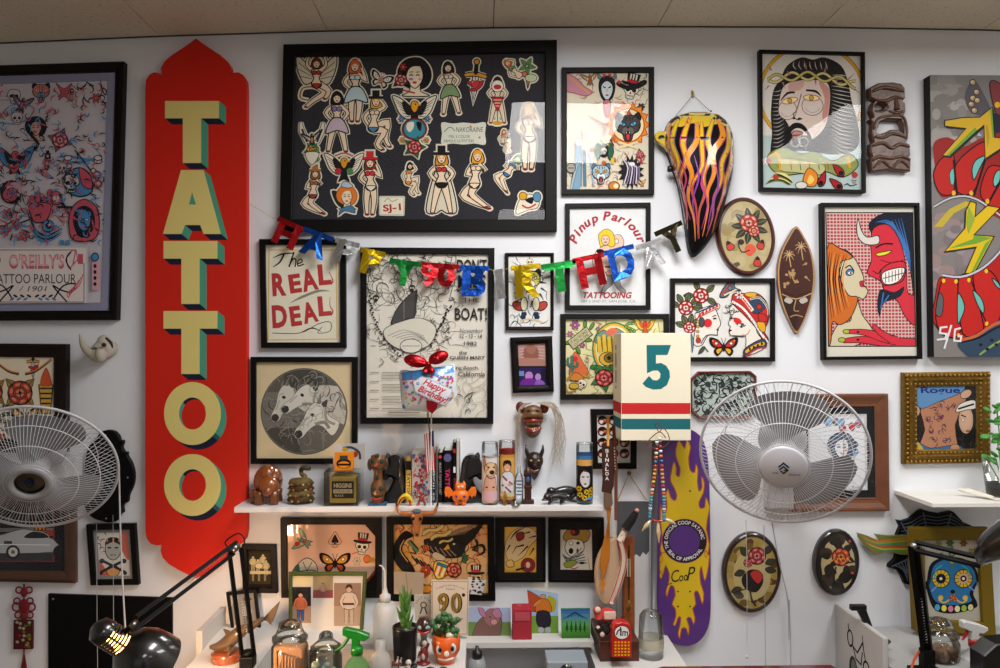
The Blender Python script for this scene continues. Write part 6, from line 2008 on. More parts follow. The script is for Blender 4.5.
a.ell(cx,cy,22.5,22.3,'b0307a',n=36); a.ell(cx,cy,22,21.8,K,n=36); a.ell(cx,cy,15.5,15.3,'56307c',n=32)
a.arctext('THE OFFICIAL COOP SATANIC',cx,cy,16.8,-205,-5,3.4,'e4dfe4',.02,fit=.9)
a.arctext('SEAL OF APPROVAL',cx,cy,19.8,150,25,3.4,'e4dfe4',.02,inv=True,fit=.95)
a.text('C',671,570,680,582,K,0,.3,-8); a.text('oo',679,575,688,581,K,.01,.3,-8); a.text('P',686,567,696,580,K,0,.4,-8); a.line([(672,583),(667,585)],.8,K)
for x,y in ((678,591.5),(690,591.5),(678,606.5),(690,606.5),(690,491)): a.ell(x,y,.9,.9,K)
build(a,'graphic',r)
# ------------------------------------------------------------------ red chinese knot hanging
d = .012
r = thing('knot_ornament','red braided good-luck knot hanging at the lower left edge','wall ornament',(W(24,668,d).x,0,W(24,660,d).z))
m = M(kind='cloth',col='7a1620')
for x,y,q in ((19,590,3),(29,590,3),(16.5,607,4),(31,607,4),(18,615,3),(30,615,3),(17,601,3),(30,601,3)):
 c = W(x,y,d); s_ = sc(d)
 m.tube([(c.x + q * s_ * math.cos(t * PI / 5),c.y,c.z + q * s_ * math.sin(t * PI / 5)) for t in range(10)],.8 * s_,6,2,closed=True)
for x,y,a_,b_ in ((24,592,3.5,5),(24,606,5.5,7),(24,616,4,4)):
 m.ball(W(x,y,d),(a_ * sc(d),.006,b_ * sc(d)),seg=12,rings=8)
m.tube([W(24,584,d),W(24,660,d)],.003,6)
for k in range(9): m.tube([W(24,652,d),W(18 + 1.5 * k,690,d)],.002,5)
build(m,'cord',r)
m = M(kind='paint',col='4a1a1c'); p0,p1 = W(14,620,d),W(33,649,d)
m.box(p0.x,p1.x,-.016,-.006,p1.z,p0.z,.002); build(m,'pendant',r)
a = Art(.0163); rnd = random.Random(3)
for k in range(26): a.ell(rnd.uniform(16,31),rnd.uniform(622,647),1.6,1.4,rnd.choice(['8a7a2a','5a6a2a','8a2a2a','a8a08a','3a2a1a']))
build(a,'print',r)
# ------------------------------------------------------------------ black board
d = .012
m = M(kind='paint',col='040405')
q = [W(48,594,d),W(172,598,d),W(172,700,d),(W(48,700,d))]
r = thing('black_board','plain black board with round screw heads behind the desk lamp','board',(W(110,690,d).x,0,W(110,700,d).z))
m.prism([(v.x,v.z) for v in q],-.001,-d,.0008); build(m,'panel',r)
for x,y in ((53,599),(166,604)):
 c = W(x,y,d); s_ = M(kind='metal',col='9a9a9a'); s_.ball(c,(.004,.002,.004),seg=10,rings=6); build(s_,'screw',r)
# ------------------------------------------------------------------ black scrollwork silhouette
d = .018
r = thing('scroll_ornament','black curvy wooden cut-out half hidden behind the left fan','wall ornament',(W(112,522,d).x,0,W(112,523,d).z))
CY = lambda L_: [(80 + x / 5.567,420 + y / 5.567) for x,y in L_]
o_ = CY([(90,100),(110,70),(150,56),(190,64),(215,90),(222,112),(238,114),(240,130),(232,150),(245,176),(262,180),(262,200),(285,240),(300,300),(295,360),(270,420),(265,455),(250,462),(236,480),(240,515),(225,522),(205,560),(160,572),(125,565),(60,540),(20,470),(20,300),(40,160)])
m = M(kind='paint',col='050405'); m.prism([(W(x,y,d).x,W(x,y,d).z) for x,y in catmull(o_,3,True)],-.001,-d,.003); build(m,'panel',r)
for x,y in ((142,85),(265,320),(145,548)):
 c = W(80 + x / 5.567,420 + y / 5.567,d); s_ = M(kind='metal',col='9a9a9a'); s_.ball(c,(.0035,.002,.0035),seg=10,rings=6); build(s_,'screw',r)
# ------------------------------------------------------------------ small skull with one horn
r = thing('horned_skull','small pale bone skull with a single curved horn on the wall','skull',(W(102,362,.05).x,0,W(100,363,.05).z))
m = M(kind='paint',col='b9b2a4')
s_ = sc(.05)
c = W(101,351,.05)
m.tube([(c.x + 3 * s_,-.005,c.z + 2 * s_),(c.x + 2 * s_,-.04,c.z + 2 * s_),(c.x,-.075,c.z - 3 * s_)],[8 * s_,10.5 * s_,8 * s_],14,4)
m.ball((c.x + 3 * s_,-.05,c.z + 8 * s_),(7 * s_,6 * s_,8 * s_)); m.ball((c.x - 1 * s_,-.07,c.z - 4 * s_),(8 * s_,6 * s_,7 * s_)); m.ball((c.x + 4 * s_,-.08,c.z - 3 * s_),(5 * s_,6 * s_,8 * s_))
build(m,'cranium',r)
m = M(kind='paint',col='aea593'); m.tube([W(97,357,.07),W(89,352,.075),W(83,345,.08),W(79.5,334,.08)],[5 * s_,4.6 * s_,3 * s_,.4 * s_],12,5); build(m,'horn',r)
m = M(kind='paint',col='3a322a'); m.tube([W(106,338,.09),W(111,343,.095),W(112.5,348,.09)],[1.2 * s_,1.5 * s_,.5 * s_],8,4); m.ball(W(104,345,.1),(2.4 * s_,1.5 * s_,2 * s_)); build(m,'eye_socket',r)
# ------------------------------------------------------------------ masks on the wall above the shelf
r = thing('hairy_mask','small toothed monster mask with long pale hair hanging down','mask',(W(532,438,.05).x,0,W(532,438,.05).z))
T = L(532,419,.015)
m = M(T,'carved','6a4a2c')
m.ball((0,-6,2),(11,9,12)); m.ball((0,-9,-8),(8.5,8,10)); m.ball((0,-11,9),(9,6,6))
m.tube([(-9,-12,4),(0,-17,6),(9,-12,4)],[3,4,3],8,3)
build(m,'face',r)
m = M(T,'gloss','7a1d18'); m.tube([(-8,-14,-1),(0,-19,0),(8,-14,-1)],[1.5,2.4,1.5],8,3); m.tube([(-7.5,-14,-7),(0,-18,-11),(7.5,-14,-7)],[1.5,2.6,1.5],8,3); build(m,'lips',r)
m = M(T,'gloss','1a0f0c'); m.ball((0,-13,-4.5),(6.5,5,4));
build(m,'mouth',r)
m = M(T,'paint','0e0a08'); m.ball((-4,-16,9),(2,1.5,1.5)); m.ball((4,-16,9),(2,1.5,1.5)); build(m,'eyes',r)
m = M(T,'gloss','d8b87a')
for k in range(6):
 x = -5 + 2 * k; m.lathe([(1.0,0),(0,-3)],(x,-18.2 + abs(x) * .35,-1.5),'z',6)
 m.lathe([(.9,0),(0,2.4)],(x,-17.8 + abs(x) * .35,-8.8),'z',6)
build(m,'teeth',r)
for f in (-1,1):
 m = M(T,'carved','4a2c24'); m.ball((12 * f,-6,12),(4.5,2.5,6)); m.set('paint','7a2a24'); m.ball((12 * f,-8,12),(2.5,1.5,4)); build(m,'ear',r)
m = M(T,'cloth','b8ab98')
rnd = random.Random(4)
for k in range(46):
 x0 = rnd.uniform(-8,14)
 if k < 30: P_ = [(x0 * .4 + 6,-12,17),(18 + rnd.uniform(-2,3),-12,14 + rnd.uniform(-2,3)),(26 + rnd.uniform(-4,5),-8,0),(29 + rnd.uniform(-8,5),-5,-20),(28 + rnd.uniform(-12,5),-4,-45 + rnd.uniform(-8,18))]
 else: P_ = [(-6 + rnd.uniform(-3,6),-12,17),(-13 + rnd.uniform(-1,2),-9,10),(-14 + rnd.uniform(-2,2),-4,-10),(-15 + rnd.uniform(-3,3),-2,-40 + rnd.uniform(-10,10))]
 m.tube(P_,[.2,.25,.2,.15,.1],4,3)
build(m,'hair',r)
r = thing('horned_mask','black devil mask with two upright horns hanging over the shelf','mask',(W(534,480,.03).x,0,W(534,480,.03).z))
T = L(534,462,.012)
m = M(T,'carved','2b1a14'); m.ball((0,-5,2),(9,7,9)); m.lathe([(0,-18),(2.5,-15),(6,-8),(8.5,0),(7.5,4),(0,5)],(0,-4,0),'z',14); m.ball((0,-10,-2),(2.5,4,3)); build(m,'face',r)
for f in (-1,1):
 m = M(T,'gloss','14100f'); m.tube([(6 * f,-6,7),(8 * f,-7,12),(8.5 * f,-6,18)],[2.4,1.8,.5],8,4); build(m,'horn',r)
m = M(T,'gloss','6a1a16'); m.tube([(-4,-10.5,-6),(0,-12,-7.5),(4,-10.5,-6)],1.2,6,3); m.set('gloss','b08a3a'); m.ball((-3.6,-11,3),(1.6,1,1)); m.ball((3.6,-11,3),(1.6,1,1)); build(m,'painted_features',r)
# ------------------------------------------------------------------ numbered box
BD = .19
q0,q1 = W(621,333,BD),W(691,440.5,BD)
r = thing('numbered_box','cream box with a big teal number 5 and two stripes','box',((q0.x + q1.x) / 2,-BD / 2,q1.z))
m = M(kind='paint',col='e6dec6'); m.box(q0.x,q1.x,-BD,-.03,q1.z,q0.z,.002); build(m,'case',r)
m = M(kind='paint',col='b8b4a8'); c0,c1 = W(640,401,0),W(660,407,0); m.box(c0.x,c1.x,-.0305,-.001,c1.z,c0.z); build(m,'mount',r)
a = Art(BD + .0003,lift=.00002)
for y0,y1,c in ((403,414,'bf2a2a'),(418.8,429.3,'22646c')): a.rect(621.6,y0,690.4,y1,c)
T_ = '1c6a70'
a.poly([(646.5,345),(671,345),(667.5,355),(656,355),(656,363.5),(661,363),(666,365.5),(669.5,371),(670,377),(667,385),(661,389),(653,389.6),(646,387),(642.5,383.5),(649,376),(653,380),(657,380.5),(660,378),(660.5,373.5),(658,370.5),(653,370.5),(647,373.5)],T_)
build(a,'number',r,label='teal number 5 and red and teal stripes')
# left side stripes and slots
m = M(kind='ink',col='bf2a2a')
def sidebox(y0,y1,c,z=.0006,da=0,db=BD):
 za,zb = W(621,y1,BD).z,W(621,y0,BD).z
 m.set('ink',c); m.quad((q0.x - z,-db,za),(q0.x - z,-da,za),(q0.x - z,-da,zb),(q0.x - z,-db,zb))
sidebox(403,414,'bf2a2a',da=.032,db=BD - .002); sidebox(418.8,429.3,'22646c',da=.032,db=BD - .002)
for y0,y1 in ((345,350),(353,368),(371,384),(387,390)): sidebox(y0,y1,'8a8a80',.0009,.08,.1)
build(m,'side_markings',r)
# ------------------------------------------------------------------ grey dipped hanging board with string
d = .02
r = thing('hanging_board','white board dipped in grey paint hanging from a gold string','board',(W(633,640,d).x,0,W(633,640,d).z))
p0,p1 = W(616.5,501,d),W(649.5,636,d)
m = M(kind='paint',col='d4d2d2'); m.box(p0.x,p1.x,-d,-.002,p1.z,p0.z,.001); build(m,'panel',r)
a = Art(d + .0002)
a.poly([(617,501.3),(649.2,501.3),(649.2,551),(646,555),(643,552),(640,557),(636,554),(633,558),(629,556),(626,560),(622,556),(617,559)],'54565a'); build(a,'grey_paint',r)
m = M(kind='gilt',col='b08a44'); m.tube([W(617,502,.012),W(629,474,.012),W(647,501,.012)],.002,6); build(m,'string',r)
m = M(kind='gilt',col='a07c34'); c = W(629,473,.0); m.lathe([(0,.012),(.007,.012),(.008,.005),(.003,0)],(c.x,0,c.z),'y',12)
tag(build(m,'wall_pin'),'brass pin holding the gold string of the grey board','pin')
# ------------------------------------------------------------------ shelf
SZ = W(300,498,0).z
x0,x1 = W(248,498,0).x,W(606,507,.158).x
m = M(kind='white_board',col='e2e2e2'); m.box(x0,x1,-.158,0,SZ - .019,SZ,.001)
tag(build(m,'wall_shelf'),'long white wall shelf crowded with candles, books and figurines','shelf')
def S(px,d,z=None,py=505,rz=0):
 return Matrix.Translation((W(px,py,d).x,-d,SZ if z is None else z)) @ Matrix.Rotation(rz,4,'Z') @ Matrix.Scale(sc(d),4)
def root(name,label,cat,T,group=None):
 return thing(name,label,cat,T.translation,group)
# carved bear
T = S(266,.085)
r = root('bear_figurine','brown glossy carved animal figurine at the left end of the shelf','figurine',T)
m = M(T,'carved','8a4816'); m.ball((0,8,21),(14.5,13,15)); m.ball((1,4,28),(8,10,9)); m.ball((5,-7,18),(9.5,9,10)); m.ball((5,-14,14),(5,5,5)); m.k = ['gloss'] * len(m.f); build(m,'body',r)
for x,y in ((-11,0),(-4,-9),(10,-9),(9,10)):
 m = M(T,'gloss','713a14'); m.lathe([(0,0),(4.6,.3),(4.8,3),(4,7),(5,12),(0,14)],(x,y,0),'z',14); build(m,'leg',r)
m = M(T,'gloss','5a2a12'); m.ball((14,-4,23),(2.6,2,3)); m.ball((5,-19,14.5),(2.2,1.5,1.6)); build(m,'ear',r)
# coiled snake
T = S(301,.09)
r = root('snake_figurine','small coiled patterned snake figurine beside the bear','figurine',T)
m = M(T,'carved','7a6a44'); m.kind = 'paint'
for k in range(4):
 m.set(col=('4e3c20','6a5a34')[k % 2]); rr = 9.3 - .3 * k
 m.tube([(rr * math.cos(t * PI / 8),rr * math.sin(t * PI / 8),3.4 + 5.4 * k + .3 * t / 2) for t in range(16)],3.6,10,1,closed=True)
m.tube([(-8,-4,22),(0,-7,23),(5,-4,26),(1,-2,29),(0,-1,32)],[2.6,2.4,2.2,2],10,4)
build(m,'coils',r)
m = M(T,'paint','4a4436'); m.tube([(0,-1,31),(1,-2,34),(5,-4,35.5),(10,-5,34.5)],[2,2.2,2.8,2],10,4); build(m,'head',r)
m = M(T,'paint','a0584a')
rnd = random.Random(2)
for k in range(4):
 for t in range(12):
  an = t * PI / 6 + k * .3; rr = 9.2 + 3.2 - .3 * k
  m.set('paint',('a0604a','4a3a26','a89a6c')[(t + k) % 3]); m.ball((rr * math.cos(an),rr * math.sin(an),3.6 + 5.4 * k),(1.5,1.5,1.2),seg=6,rings=4)
build(m,'scale_pattern',r)
# clear box with ink packet, packet on top
T = S(341,.15)
r = root('display_box','clear plastic box holding a gold and black labelled packet','box',T)
m = M(T,'clear'); m.box(-17,17,0,36,0,34); build(m,'clear_case',r)
m = M(T,'paint','b09a4c'); m.box(-12,14,4,32,2,28,.4); build(m,'packet',r)
a = Art(.15 - 3.6 * sc(.15)); x,y = PX(T @ Vector((1,4,15)))
a.rect(x - 11,y - 9,x + 11,y + 8,'2c2a26'); a.text('HIGGINS',x - 9,y - 7,x + 9,y - 2.5,'d8d0b4',.03); a.rect(x - 9.5,y - 1,x + 9.5,y + 3,'c9c2aa'); a.text('ETERNAL INK',x - 8,y - .2,x + 8,y + 2.2,'2c2a26'); a.text('BLACK',x - 8,y + 4.2,x + 1,y + 6.4,'d8d0b4'); build(a,'label',r)
Tb = T @ Matrix.Translation((2,6,34.2))
r = root('orange_packet','small orange packet with a dark printed emblem on the clear box','packet',Tb)
m = M(Tb,'paint','d9821e'); m.box(-10,9,0,6,0,18,.5); build(m,'packet',r)
a = Art(); a.d = -(Tb @ Vector((0,0,0))).y + .0003; x,y = PX(Tb @ Vector((-.5,0,9)))
a.ell(x,y + 2,7.5,5,K); a.ell(x,y + 3,6,3.6,'d9821e'); a.rect(x - 4,y - 6,x + 4,y - 2,'3a3a34'); a.rect(x - 6,y + 2,x + 6,y + 4,K); build(a,'emblem',r)
Tb = T @ Matrix.Translation((4,22,34.2)); m = M(Tb,'paper','c9c6c0'); m.box(-16,16,0,1.5,0,25)
r = root('paper_card','pale grey card leaning upright behind the orange packet','card',Tb); build(m,'card',r)
a = Art(); a.d = -(Tb @ Vector((0,0,0))).y + .0003; x,y = PX(Tb @ Vector((0,0,12))); a.line([(x - 6,y - 8),(x + 2,y - 9),(x + 10,y - 4),(x + 11,y + 3)],2.4,'3a4a4a',n=3); a.ell(x + 6,y - 2,3,3,'b83a2a'); a.ell(x - 4,y - 7,3,2,'d8a22a'); build(a,'drawing',r)
# painted totem
T = S(378,.13)
r = root('totem_figurine','small carved totem pole figurine on a blue base','figurine',T)
m = M(T,'paint','345a7c'); m.box(-9,9,-5,5,0,2.6,.4); build(m,'base',r)
m = M(T,'carved','6e441e'); m.lathe([(0,2),(6,2.6),(6.4,10),(7.5,13),(7,20),(4.6,24),(4.2,33),(6.5,37),(8,43),(7,49),(0,51)],seg=16); build(m,'pole',r)
m = M(T,'paint','2c3a34')
for z,q in ((44,8),(17,7)):
 for f in (-1,1): m.ball((3.6 * f,-5.6,z),(3,2.2,2.6),seg=10,rings=6)
for z in (11,38): m.tube([(-5.5,-4,z),(0,-7,z - 1.5),(5.5,-4,z)],.9,6,3)
m.ball((0,-5,28),(1.6,1.6,3)); m.ball((0,-7,49),(2,1.6,2)); m.set('paint','b0402c'); m.tube([(-4,-5.5,8),(0,-7.5,7),(4,-5.5,8)],1,6,3); m.ball((0,-7.8,41),(1.2,1.6,2)); build(m,'painted_faces',r)
m = M(T,'carved','3a3226')
for f in (-1,1): m.ball((8 * f,-1,40),(2.6,2,6));
build(m,'wings',r)
def bookend(px,sx,label):
 T = S(px,.075)
 r = root('horse_bookend',label,'bookend',T,None)
 o_ = catmull([(-12,0),(12,0),(12,30),(10,42),(3,47),(-5,45),(-8,40),(-13,30),(-12,24),(-7,22),(-3,25),(0,22),(-5,12),(-11,6)],3,True)
 m = M(T,'gloss','0b0a0a'); m.prism([(p.x * sx,p.y) for p in o_],7,-7,2.6); build(m,'horse_head',r)
 m = M(T,'gloss','15100e')
 for k in range(5): m.tube([(sx * (5 + k),-7.5,44 - 3 * k),(sx * (8 + k * .5),-8.5,34 - 4 * k),(sx * (6 + k),-7.5,22 - 4 * k)],[1,1.8,.5],6,4)
 m.tube([(sx * -6,-7.5,43),(sx * -5,-7,49),(sx * -2,-6,45)],[1.5,1.2,.5],6,3); build(m,'mane',r)
 m = M(T,'gloss','0b0a0a'); m.box(-12.5,12.5,-9,9,0,2,.4); build(m,'base',r)
bookend(393.5,1,'glossy black horse head bookend left of the books')
bookend(473,-1,'glossy black horse head bookend right of the books')
def book(px0,px1,h,col,label,draw=None,dp=30,d=.1,name='book',cover=None):
 T = S(px0,d)
 w = px1 - px0
 r = root(name,label,'book',T,'books between the horse bookends')
 m = M(T,'paint',col); m.box(0,.9,0,dp,0,h); m.box(w - .9,w,0,dp,0,h); m.box(0,w,0,1,0,h,.2); build(m,'cover',r)
 m = M(T,'paper','cfcac0'); m.box(.9,w - .9,1,dp - 1,.8,h - .8); build(m,'pages',r)
 if draw:
  b = PX(T @ Vector((0,0,0)))[1]
  a = Art(d + .0003,clip=[(px0 + .2,b - h + .3),(px1 - .2,b - h + .3),(px1 - .2,b - .3),(px0 + .2,b - .3)]); draw(a,b); build(a,'spine_print',r)
def vtext(a,t,cx,y0,y1,w,col,bold=0):
 """lettering running down a spine"""
 cy,h = (y0 + y1) / 2,(y1 - y0)
 a.text(t,cx - h / 2,cy - w / 2,cx + h / 2,cy + w / 2,col,bold,0,90)
book(405.5,411.5,46,'b59a5c','thin tan and black book, leftmost of the row',lambda a,b: (a.rect(405.5,b - 42,411.5,b - 33,'1c1812'),a.rect(406,b - 28,411,b - 10,'d8b45c'),vtext(a,'TATTOO',408.4,b - 30,b - 6,3,'2a2018',.02)))
def spine_pattern(a,b):
 a.rect(411,b - 62,432,b,'b7b2ae')
 rnd = random.Random(5)
 for k in range(40): a.ell(rnd.uniform(413,429),b - rnd.uniform(4,48),rnd.uniform(1.2,2.6),rnd.uniform(1,2.2),rnd.choice(['b02a34','3f5a9a','c04a4a','8a8a94','5a5a78']),rot=rnd.uniform(0,180))
 filigree(a,(413,b - 50,429,b - 3),50,.8,'7a3a44',41,.2)
book(412,430,52,'b7b2ae','wide pale book with a red and blue patterned spine',spine_pattern)
book(430.6,435.4,48,'1a2440','navy book with white lettering next to the flag',lambda a,b: (a.rect(430.5,b - 48,435.5,b - 44,'8a1a24'),vtext(a,'AMERICAN',433,b - 40,b - 14,3.2,'d8d8dc',.02),vtext(a,'INK',433,b - 10,b - 2,3,'d8d8dc',.02)))
book(436,437.6,56,'c8c4bc','very thin pale booklet among the dark books')
book(437.9,442.6,50,'141214','slim black book with a red dot near its top',lambda a,b: (a.ell(440.2,b - 46,1.6,1.6,'d8402a'),vtext(a,'BLACK TATTOO ART',440.2,b - 40,b - 8,2.2,'b0b0b0')))
book(443,452.4,52,'100e12','thick black book with a purple ball and pink lettering',lambda a,b: (a.ell(447.6,b - 45,4,4,'5f5a8a'),vtext(a,'TATTOO',447.6,b - 34,b - 6,4.4,'c02a5c',.04)))
book(452.9,456,60,'1a1416','tall narrow dark book with white and red marks',lambda a,b: (a.rect(453,b - 54,456,b - 50,'a82a2a'),a.rect(453.4,b - 36,455.6,b - 30,'d8d8d8'),vtext(a,'FLASH',454.5,b - 24,b - 8,2,'a8283a')))
book(456.4,459.6,62,'d4d0ca','tall pale narrow book at the right of the row')
# flag
T = S(429,.135)
r = root('small_flag','little American flag on a black stick standing before the books','flag',T)
m = M(T,'plastic','14100e'); m.tube([(4,0,0),(3,0,40),(-1,0,88)],.55,6); m.set('gilt','b08a44'); m.lathe([(0,86),(1.2,88),(1,91),(0,95)],(-1.2,0,0)); build(m,'stick',r)
fp = lambda u,v: T @ Vector((-.5 + 1.2 * u + 3.2 * v + math.sin(v * 5) * .8 - u * .1,-.6 - math.sin(u * 4 + v * 4) * 1.0,72 - 34 * u - (1 - u) * 2 * v))
a = M(kind='cloth')
n = 9
for i in range(n):
 c = 'b02a34' if i % 2 == 0 else 'd8d4d0'
 for j in range(10):
  u0,u1 = j / 10,(j + 1) / 10; v0,v1 = i / n,(i + 1) / n
  a.set('cloth','26325c' if (u0 < .38 and v0 > .45) else c)
  F4 = lambda u,v: T @ Vector((1.0 + 1.6 * u + (v - .62) * 9.5 * (1 - .1 * u),-.8 - .9 * math.sin(v * 6 + u * 3),72 - 38 * u + (v - .5) * 4))
  a.quad(F4(u0,v0),F4(u0,v1),F4(u1,v1),F4(u1,v0))
build(a,'flag_cloth',r)
# small toys
T = S(405.5,.145)
r = root('bird_toy','tiny yellow and red arched toy at the foot of the books','toy',T)
m = M(T,'plastic','d8c02a'); m.tube([(-7,0,1),(-4,0,7),(1,0,10),(5,0,6),(6,0,1)],[1.4,2.4,2.6,2.2,1.6],8,4); build(m,'body',r)
m = M(T,'plastic','b02a20'); m.tube([(-7,-1.5,1),(-4,-2,7),(0,-2,9)],1,6,3); m.tube([(4,-2,6),(5.5,-1.5,1)],1.2,6,3); build(m,'stripe',r)
T = S(421.5,.145)
r = root('toy_figure','tiny dark red toy figure standing before the patterned book','toy',T)
m = M(T,'plastic','8a2f1f'); m.ball((0,0,7),(2.6,2,3.4)); m.ball((0,0,12),(2,2,2)); m.tube([(-2,0,5),(-4,0,0)],1.2,6); m.tube([(2,0,5),(4,0,0)],1.2,6); m.tube([(-2,0,9),(-6,-1,8)],.9,6); m.tube([(2,0,9),(6,-1,11)],.9,6); build(m,'body',r)
# longhorn skull hung on the shelf edge
T = Matrix.Translation(W(417,515,.165)) @ Matrix.Scale(sc(.165),4)
r = root('longhorn_skull','orange-brown long-horned cow skull hanging on the shelf edge','skull',T)
m = M(T,'carved','a8642c'); m.kind = 'gloss'; m.lathe([(0,-22),(2.4,-21),(3,-14),(4.6,-6),(7,0),(6.5,4),(3,6),(0,6.4)],seg=14,sy=.6); build(m,'skull',r)
m = M(T,'paint','1c1210'); m.ball((-3.6,-3.4,-3),(1.6,1,1.8)); m.ball((3.6,-3.4,-3),(1.6,1,1.8)); m.ball((0,-2.2,-19),(1.4,.8,1)); build(m,'eye_sockets',r)
m = M(T,'paint','4a6478'); m.ball((0,-3,4),(4.5,2.4,2)); build(m,'forehead_patch',r)
for f in (-1,1):
 m = M(T,'gloss','a8642c'); m.tube([(5 * f,0,2),(11 * f,-1,2),(17 * f,-1,3),(20 * f,0,9)],[2.6,2.4,2,1.2],10,4); m.set('gloss','120e0c'); m.tube([(19.5 * f,0,7.6),(20.5 * f,0,11),(20.3 * f,0,14)],[1.4,1,.2],8,3); build(m,'horn',r)
# orange bat figure
T = S(460.5,.142)
r = root('bat_toy','round orange winged toy with purple eyes','toy',T)
m = M(T,'plastic','e0701a'); m.ball((0,0,9),(8.5,6.5,7.6)); m.ball((0,0,17.5),(5.4,4.5,4.6)); m.ball((-3.5,-1,1.8),(2.4,3,2)); m.ball((3.5,-1,1.8),(2.4,3,2)); build(m,'body',r)
for f in (-1,1):
 m = M(T,'plastic','e0701a'); m.prism([(6 * f,12),(11 * f,18),(15 * f,18),(16 * f,13),(14.5 * f,8),(13 * f,10),(11.5 * f,7),(9.5 * f,10),(6.5 * f,7)],1.2,-1.2,.4); build(m,'wing',r)
 m = M(T,'plastic','e0701a'); m.lathe([(2.2,0),(1.4,2.4),(0,4.6)],(3.4 * f,0,20)); build(m,'ear',r)
m = M(T,'plastic','5a1a8a'); m.ball((-4,-5.6,9.6),(1.5,1,1.3)); m.ball((4,-5.6,9.6),(1.5,1,1.3)); m.set('plastic','2a0a1a'); m.ball((0,-6.2,5.6),(1.8,.8,1)); m.set('plastic','e8dcc8'); m.ball((-2,-4.2,19),(1.2,.8,1)); m.ball((2,-4.2,19),(1.2,.8,1)); build(m,'face',r)
def candle(px,d,rad,h,wax,wz,label,draw,top=None):
 T = S(px,d)
 r = root('prayer_candle',label,'candle',T,None)
 m = M(T,'clear'); m.lathe([(0,1.2),(rad,.3),(rad,h - 2.5),(rad - .5,h - 1.5),(rad,h)],seg=32)
 m.set('clearjar'); m.tube([(rad * math.cos(t * PI / 8),rad * math.sin(t * PI / 8),h) for t in range(16)],.5,6,1,closed=True); build(m,'glass',r)
 m = M(T,'paper',wax); m.lathe([(0,1.6),(rad - .7,1.6),(rad - .7,wz),(0,wz)],seg=32); build(m,'wax',r)
 s_ = sc(d); c = T.translation; R_ = (rad + .08) * s_
 zp = lambda py: W(px,py,d + R_).z
 def fn(x,y,hh):
  u = max(-.999,min(.999,(x - px) / rad)); al = math.asin(u)
  rr = R_ + hh
  return Vector((c.x + rr * math.sin(al),c.y - rr * math.cos(al),zp(y)))
 b = PX(c + Vector((0,-R_,0)))[1]
 a = Art(fn=fn,clip=[(px - rad * .995,b - h + 1),(px + rad * .995,b - h + 1),(px + rad * .995,b - 1),(px - rad * .995,b - 1)],grid=(1.5,None),kind='paint')
 draw(a,px,b); build(a,'label',r)
def dogface(a,x,b):
 a.rect(x - 8,b - 47,x + 8,b - 4,'d8ccc8'); a.sh([(x - 6,b - 4),(x - 6,b - 20),(x - 3,b - 30),(x + 4,b - 30),(x + 6,b - 20),(x + 6,b - 4)],'cda08a',.4)
 a.sh([(x - 6,b - 50),(x - 4,b - 42),(x - 2,b - 36),(x - 6,b - 36)],'b8806a',.4)
 a.ell(x + .5,b - 36,6,7,'d8b48c',.5); a.sh([(x + 5,b - 42),(x + 8,b - 36),(x + 6,b - 30)],'b8906a',.4); a.ell(x + 1.8,b - 33,2.6,2.2,'2a1c1a'); a.ell(x - 1.4,b - 38,1,1,K); a.ell(x + 3.8,b - 38,1,1,K)
 a.line([(x - 4,b - 30),(x,b - 27),(x + 5,b - 28)],1,'6a2a24',n=3); a.ell(x - 3.4,b - 18,1.2,.8,'3a2a2a'); a.ell(x + 3.4,b - 18,1.2,.8,'3a2a2a'); a.rect(x - 7,b - 14,x + 7,b - 5,'cfa8b0')
def manlabel(a,x,b):
 a.rect(x - 8.2,b - 50,x + 8.2,b - 5,'b8863a'); a.rect(x - 7,b - 47,x + 7,b - 10,'c89a4c')
 a.sh([(x - 6.5,b - 10),(x - 6,b - 28),(x - 2,b - 33),(x + 3,b - 33),(x + 6.5,b - 27),(x + 6.5,b - 10)],'c8ccd4',.5)
 for k in range(14): a.ell(x - 5 + (k * 3.7) % 10,b - 12 - (k * 5.3) % 17,1,1,('b83a3a','2a4a6a')[k % 2])
 a.ell(x,b - 37.5,3.6,4.8,'c99a80',.4); a.sh([(x - 4,b - 38),(x - 3,b - 44),(x + 3,b - 44),(x + 4,b - 38),(x,b - 41)],'1c1414',0); a.line([(x - 1.5,b - 35),(x + 1.5,b - 35)],.8,'e8e0d8')
 a.rect(x - 7,b - 12,x + 7,b - 8,'c8b890'); a.ell(x + 2,b - 20,2,1.6,'c99a80')
def ladylabel(a,x,b):
 a.rect(x - 8.2,b - 53,x + 8.2,b - 45,'2a4a6e'); a.rect(x - 8.2,b - 46,x + 8.2,b - 38,'c89a4c'); a.rect(x - 8.2,b - 49,x + 8.2,b - 45,'3f6a9a'); a.rect(x - 8.2,b - 39,x + 8.2,b - 4,'1a171c')
 a.ell(x,b - 26,5.2,8.5,'c8c4c4'); a.sh([(x - 7,b - 14),(x - 7,b - 34),(x,b - 38),(x + 7,b - 34),(x + 7,b - 14),(x + 4,b - 20),(x + 4,b - 31),(x - 2,b - 33),(x - 5,b - 28)],'121014',0)
 a.line([(x - 3.6,b - 28),(x - 1,b - 28)],1.2,K); a.line([(x + 1,b - 28),(x + 3.4,b - 28)],1.2,K); a.ell(x - .4,b - 21,1.4,.8,'4a3034')
 for q in ((-5,10),(1,13),(5,9),(-1,7),(6,15),(-6,16)): flower(a,x + q[0],b - q[1],3,'dfb81e','2a1c12',7)
 a.rect(x + 1,b - 7.5,x + 7,b - 5,'4a8ac0')
candle(490,.12,8.3,61,'dcd8dc',48,'tall glass candle with a pale dog on its label',dogface)
candle(507,.11,8.3,62,'9a2418',54,'tall red wax glass candle with a smiling man on its gold label',manlabel)
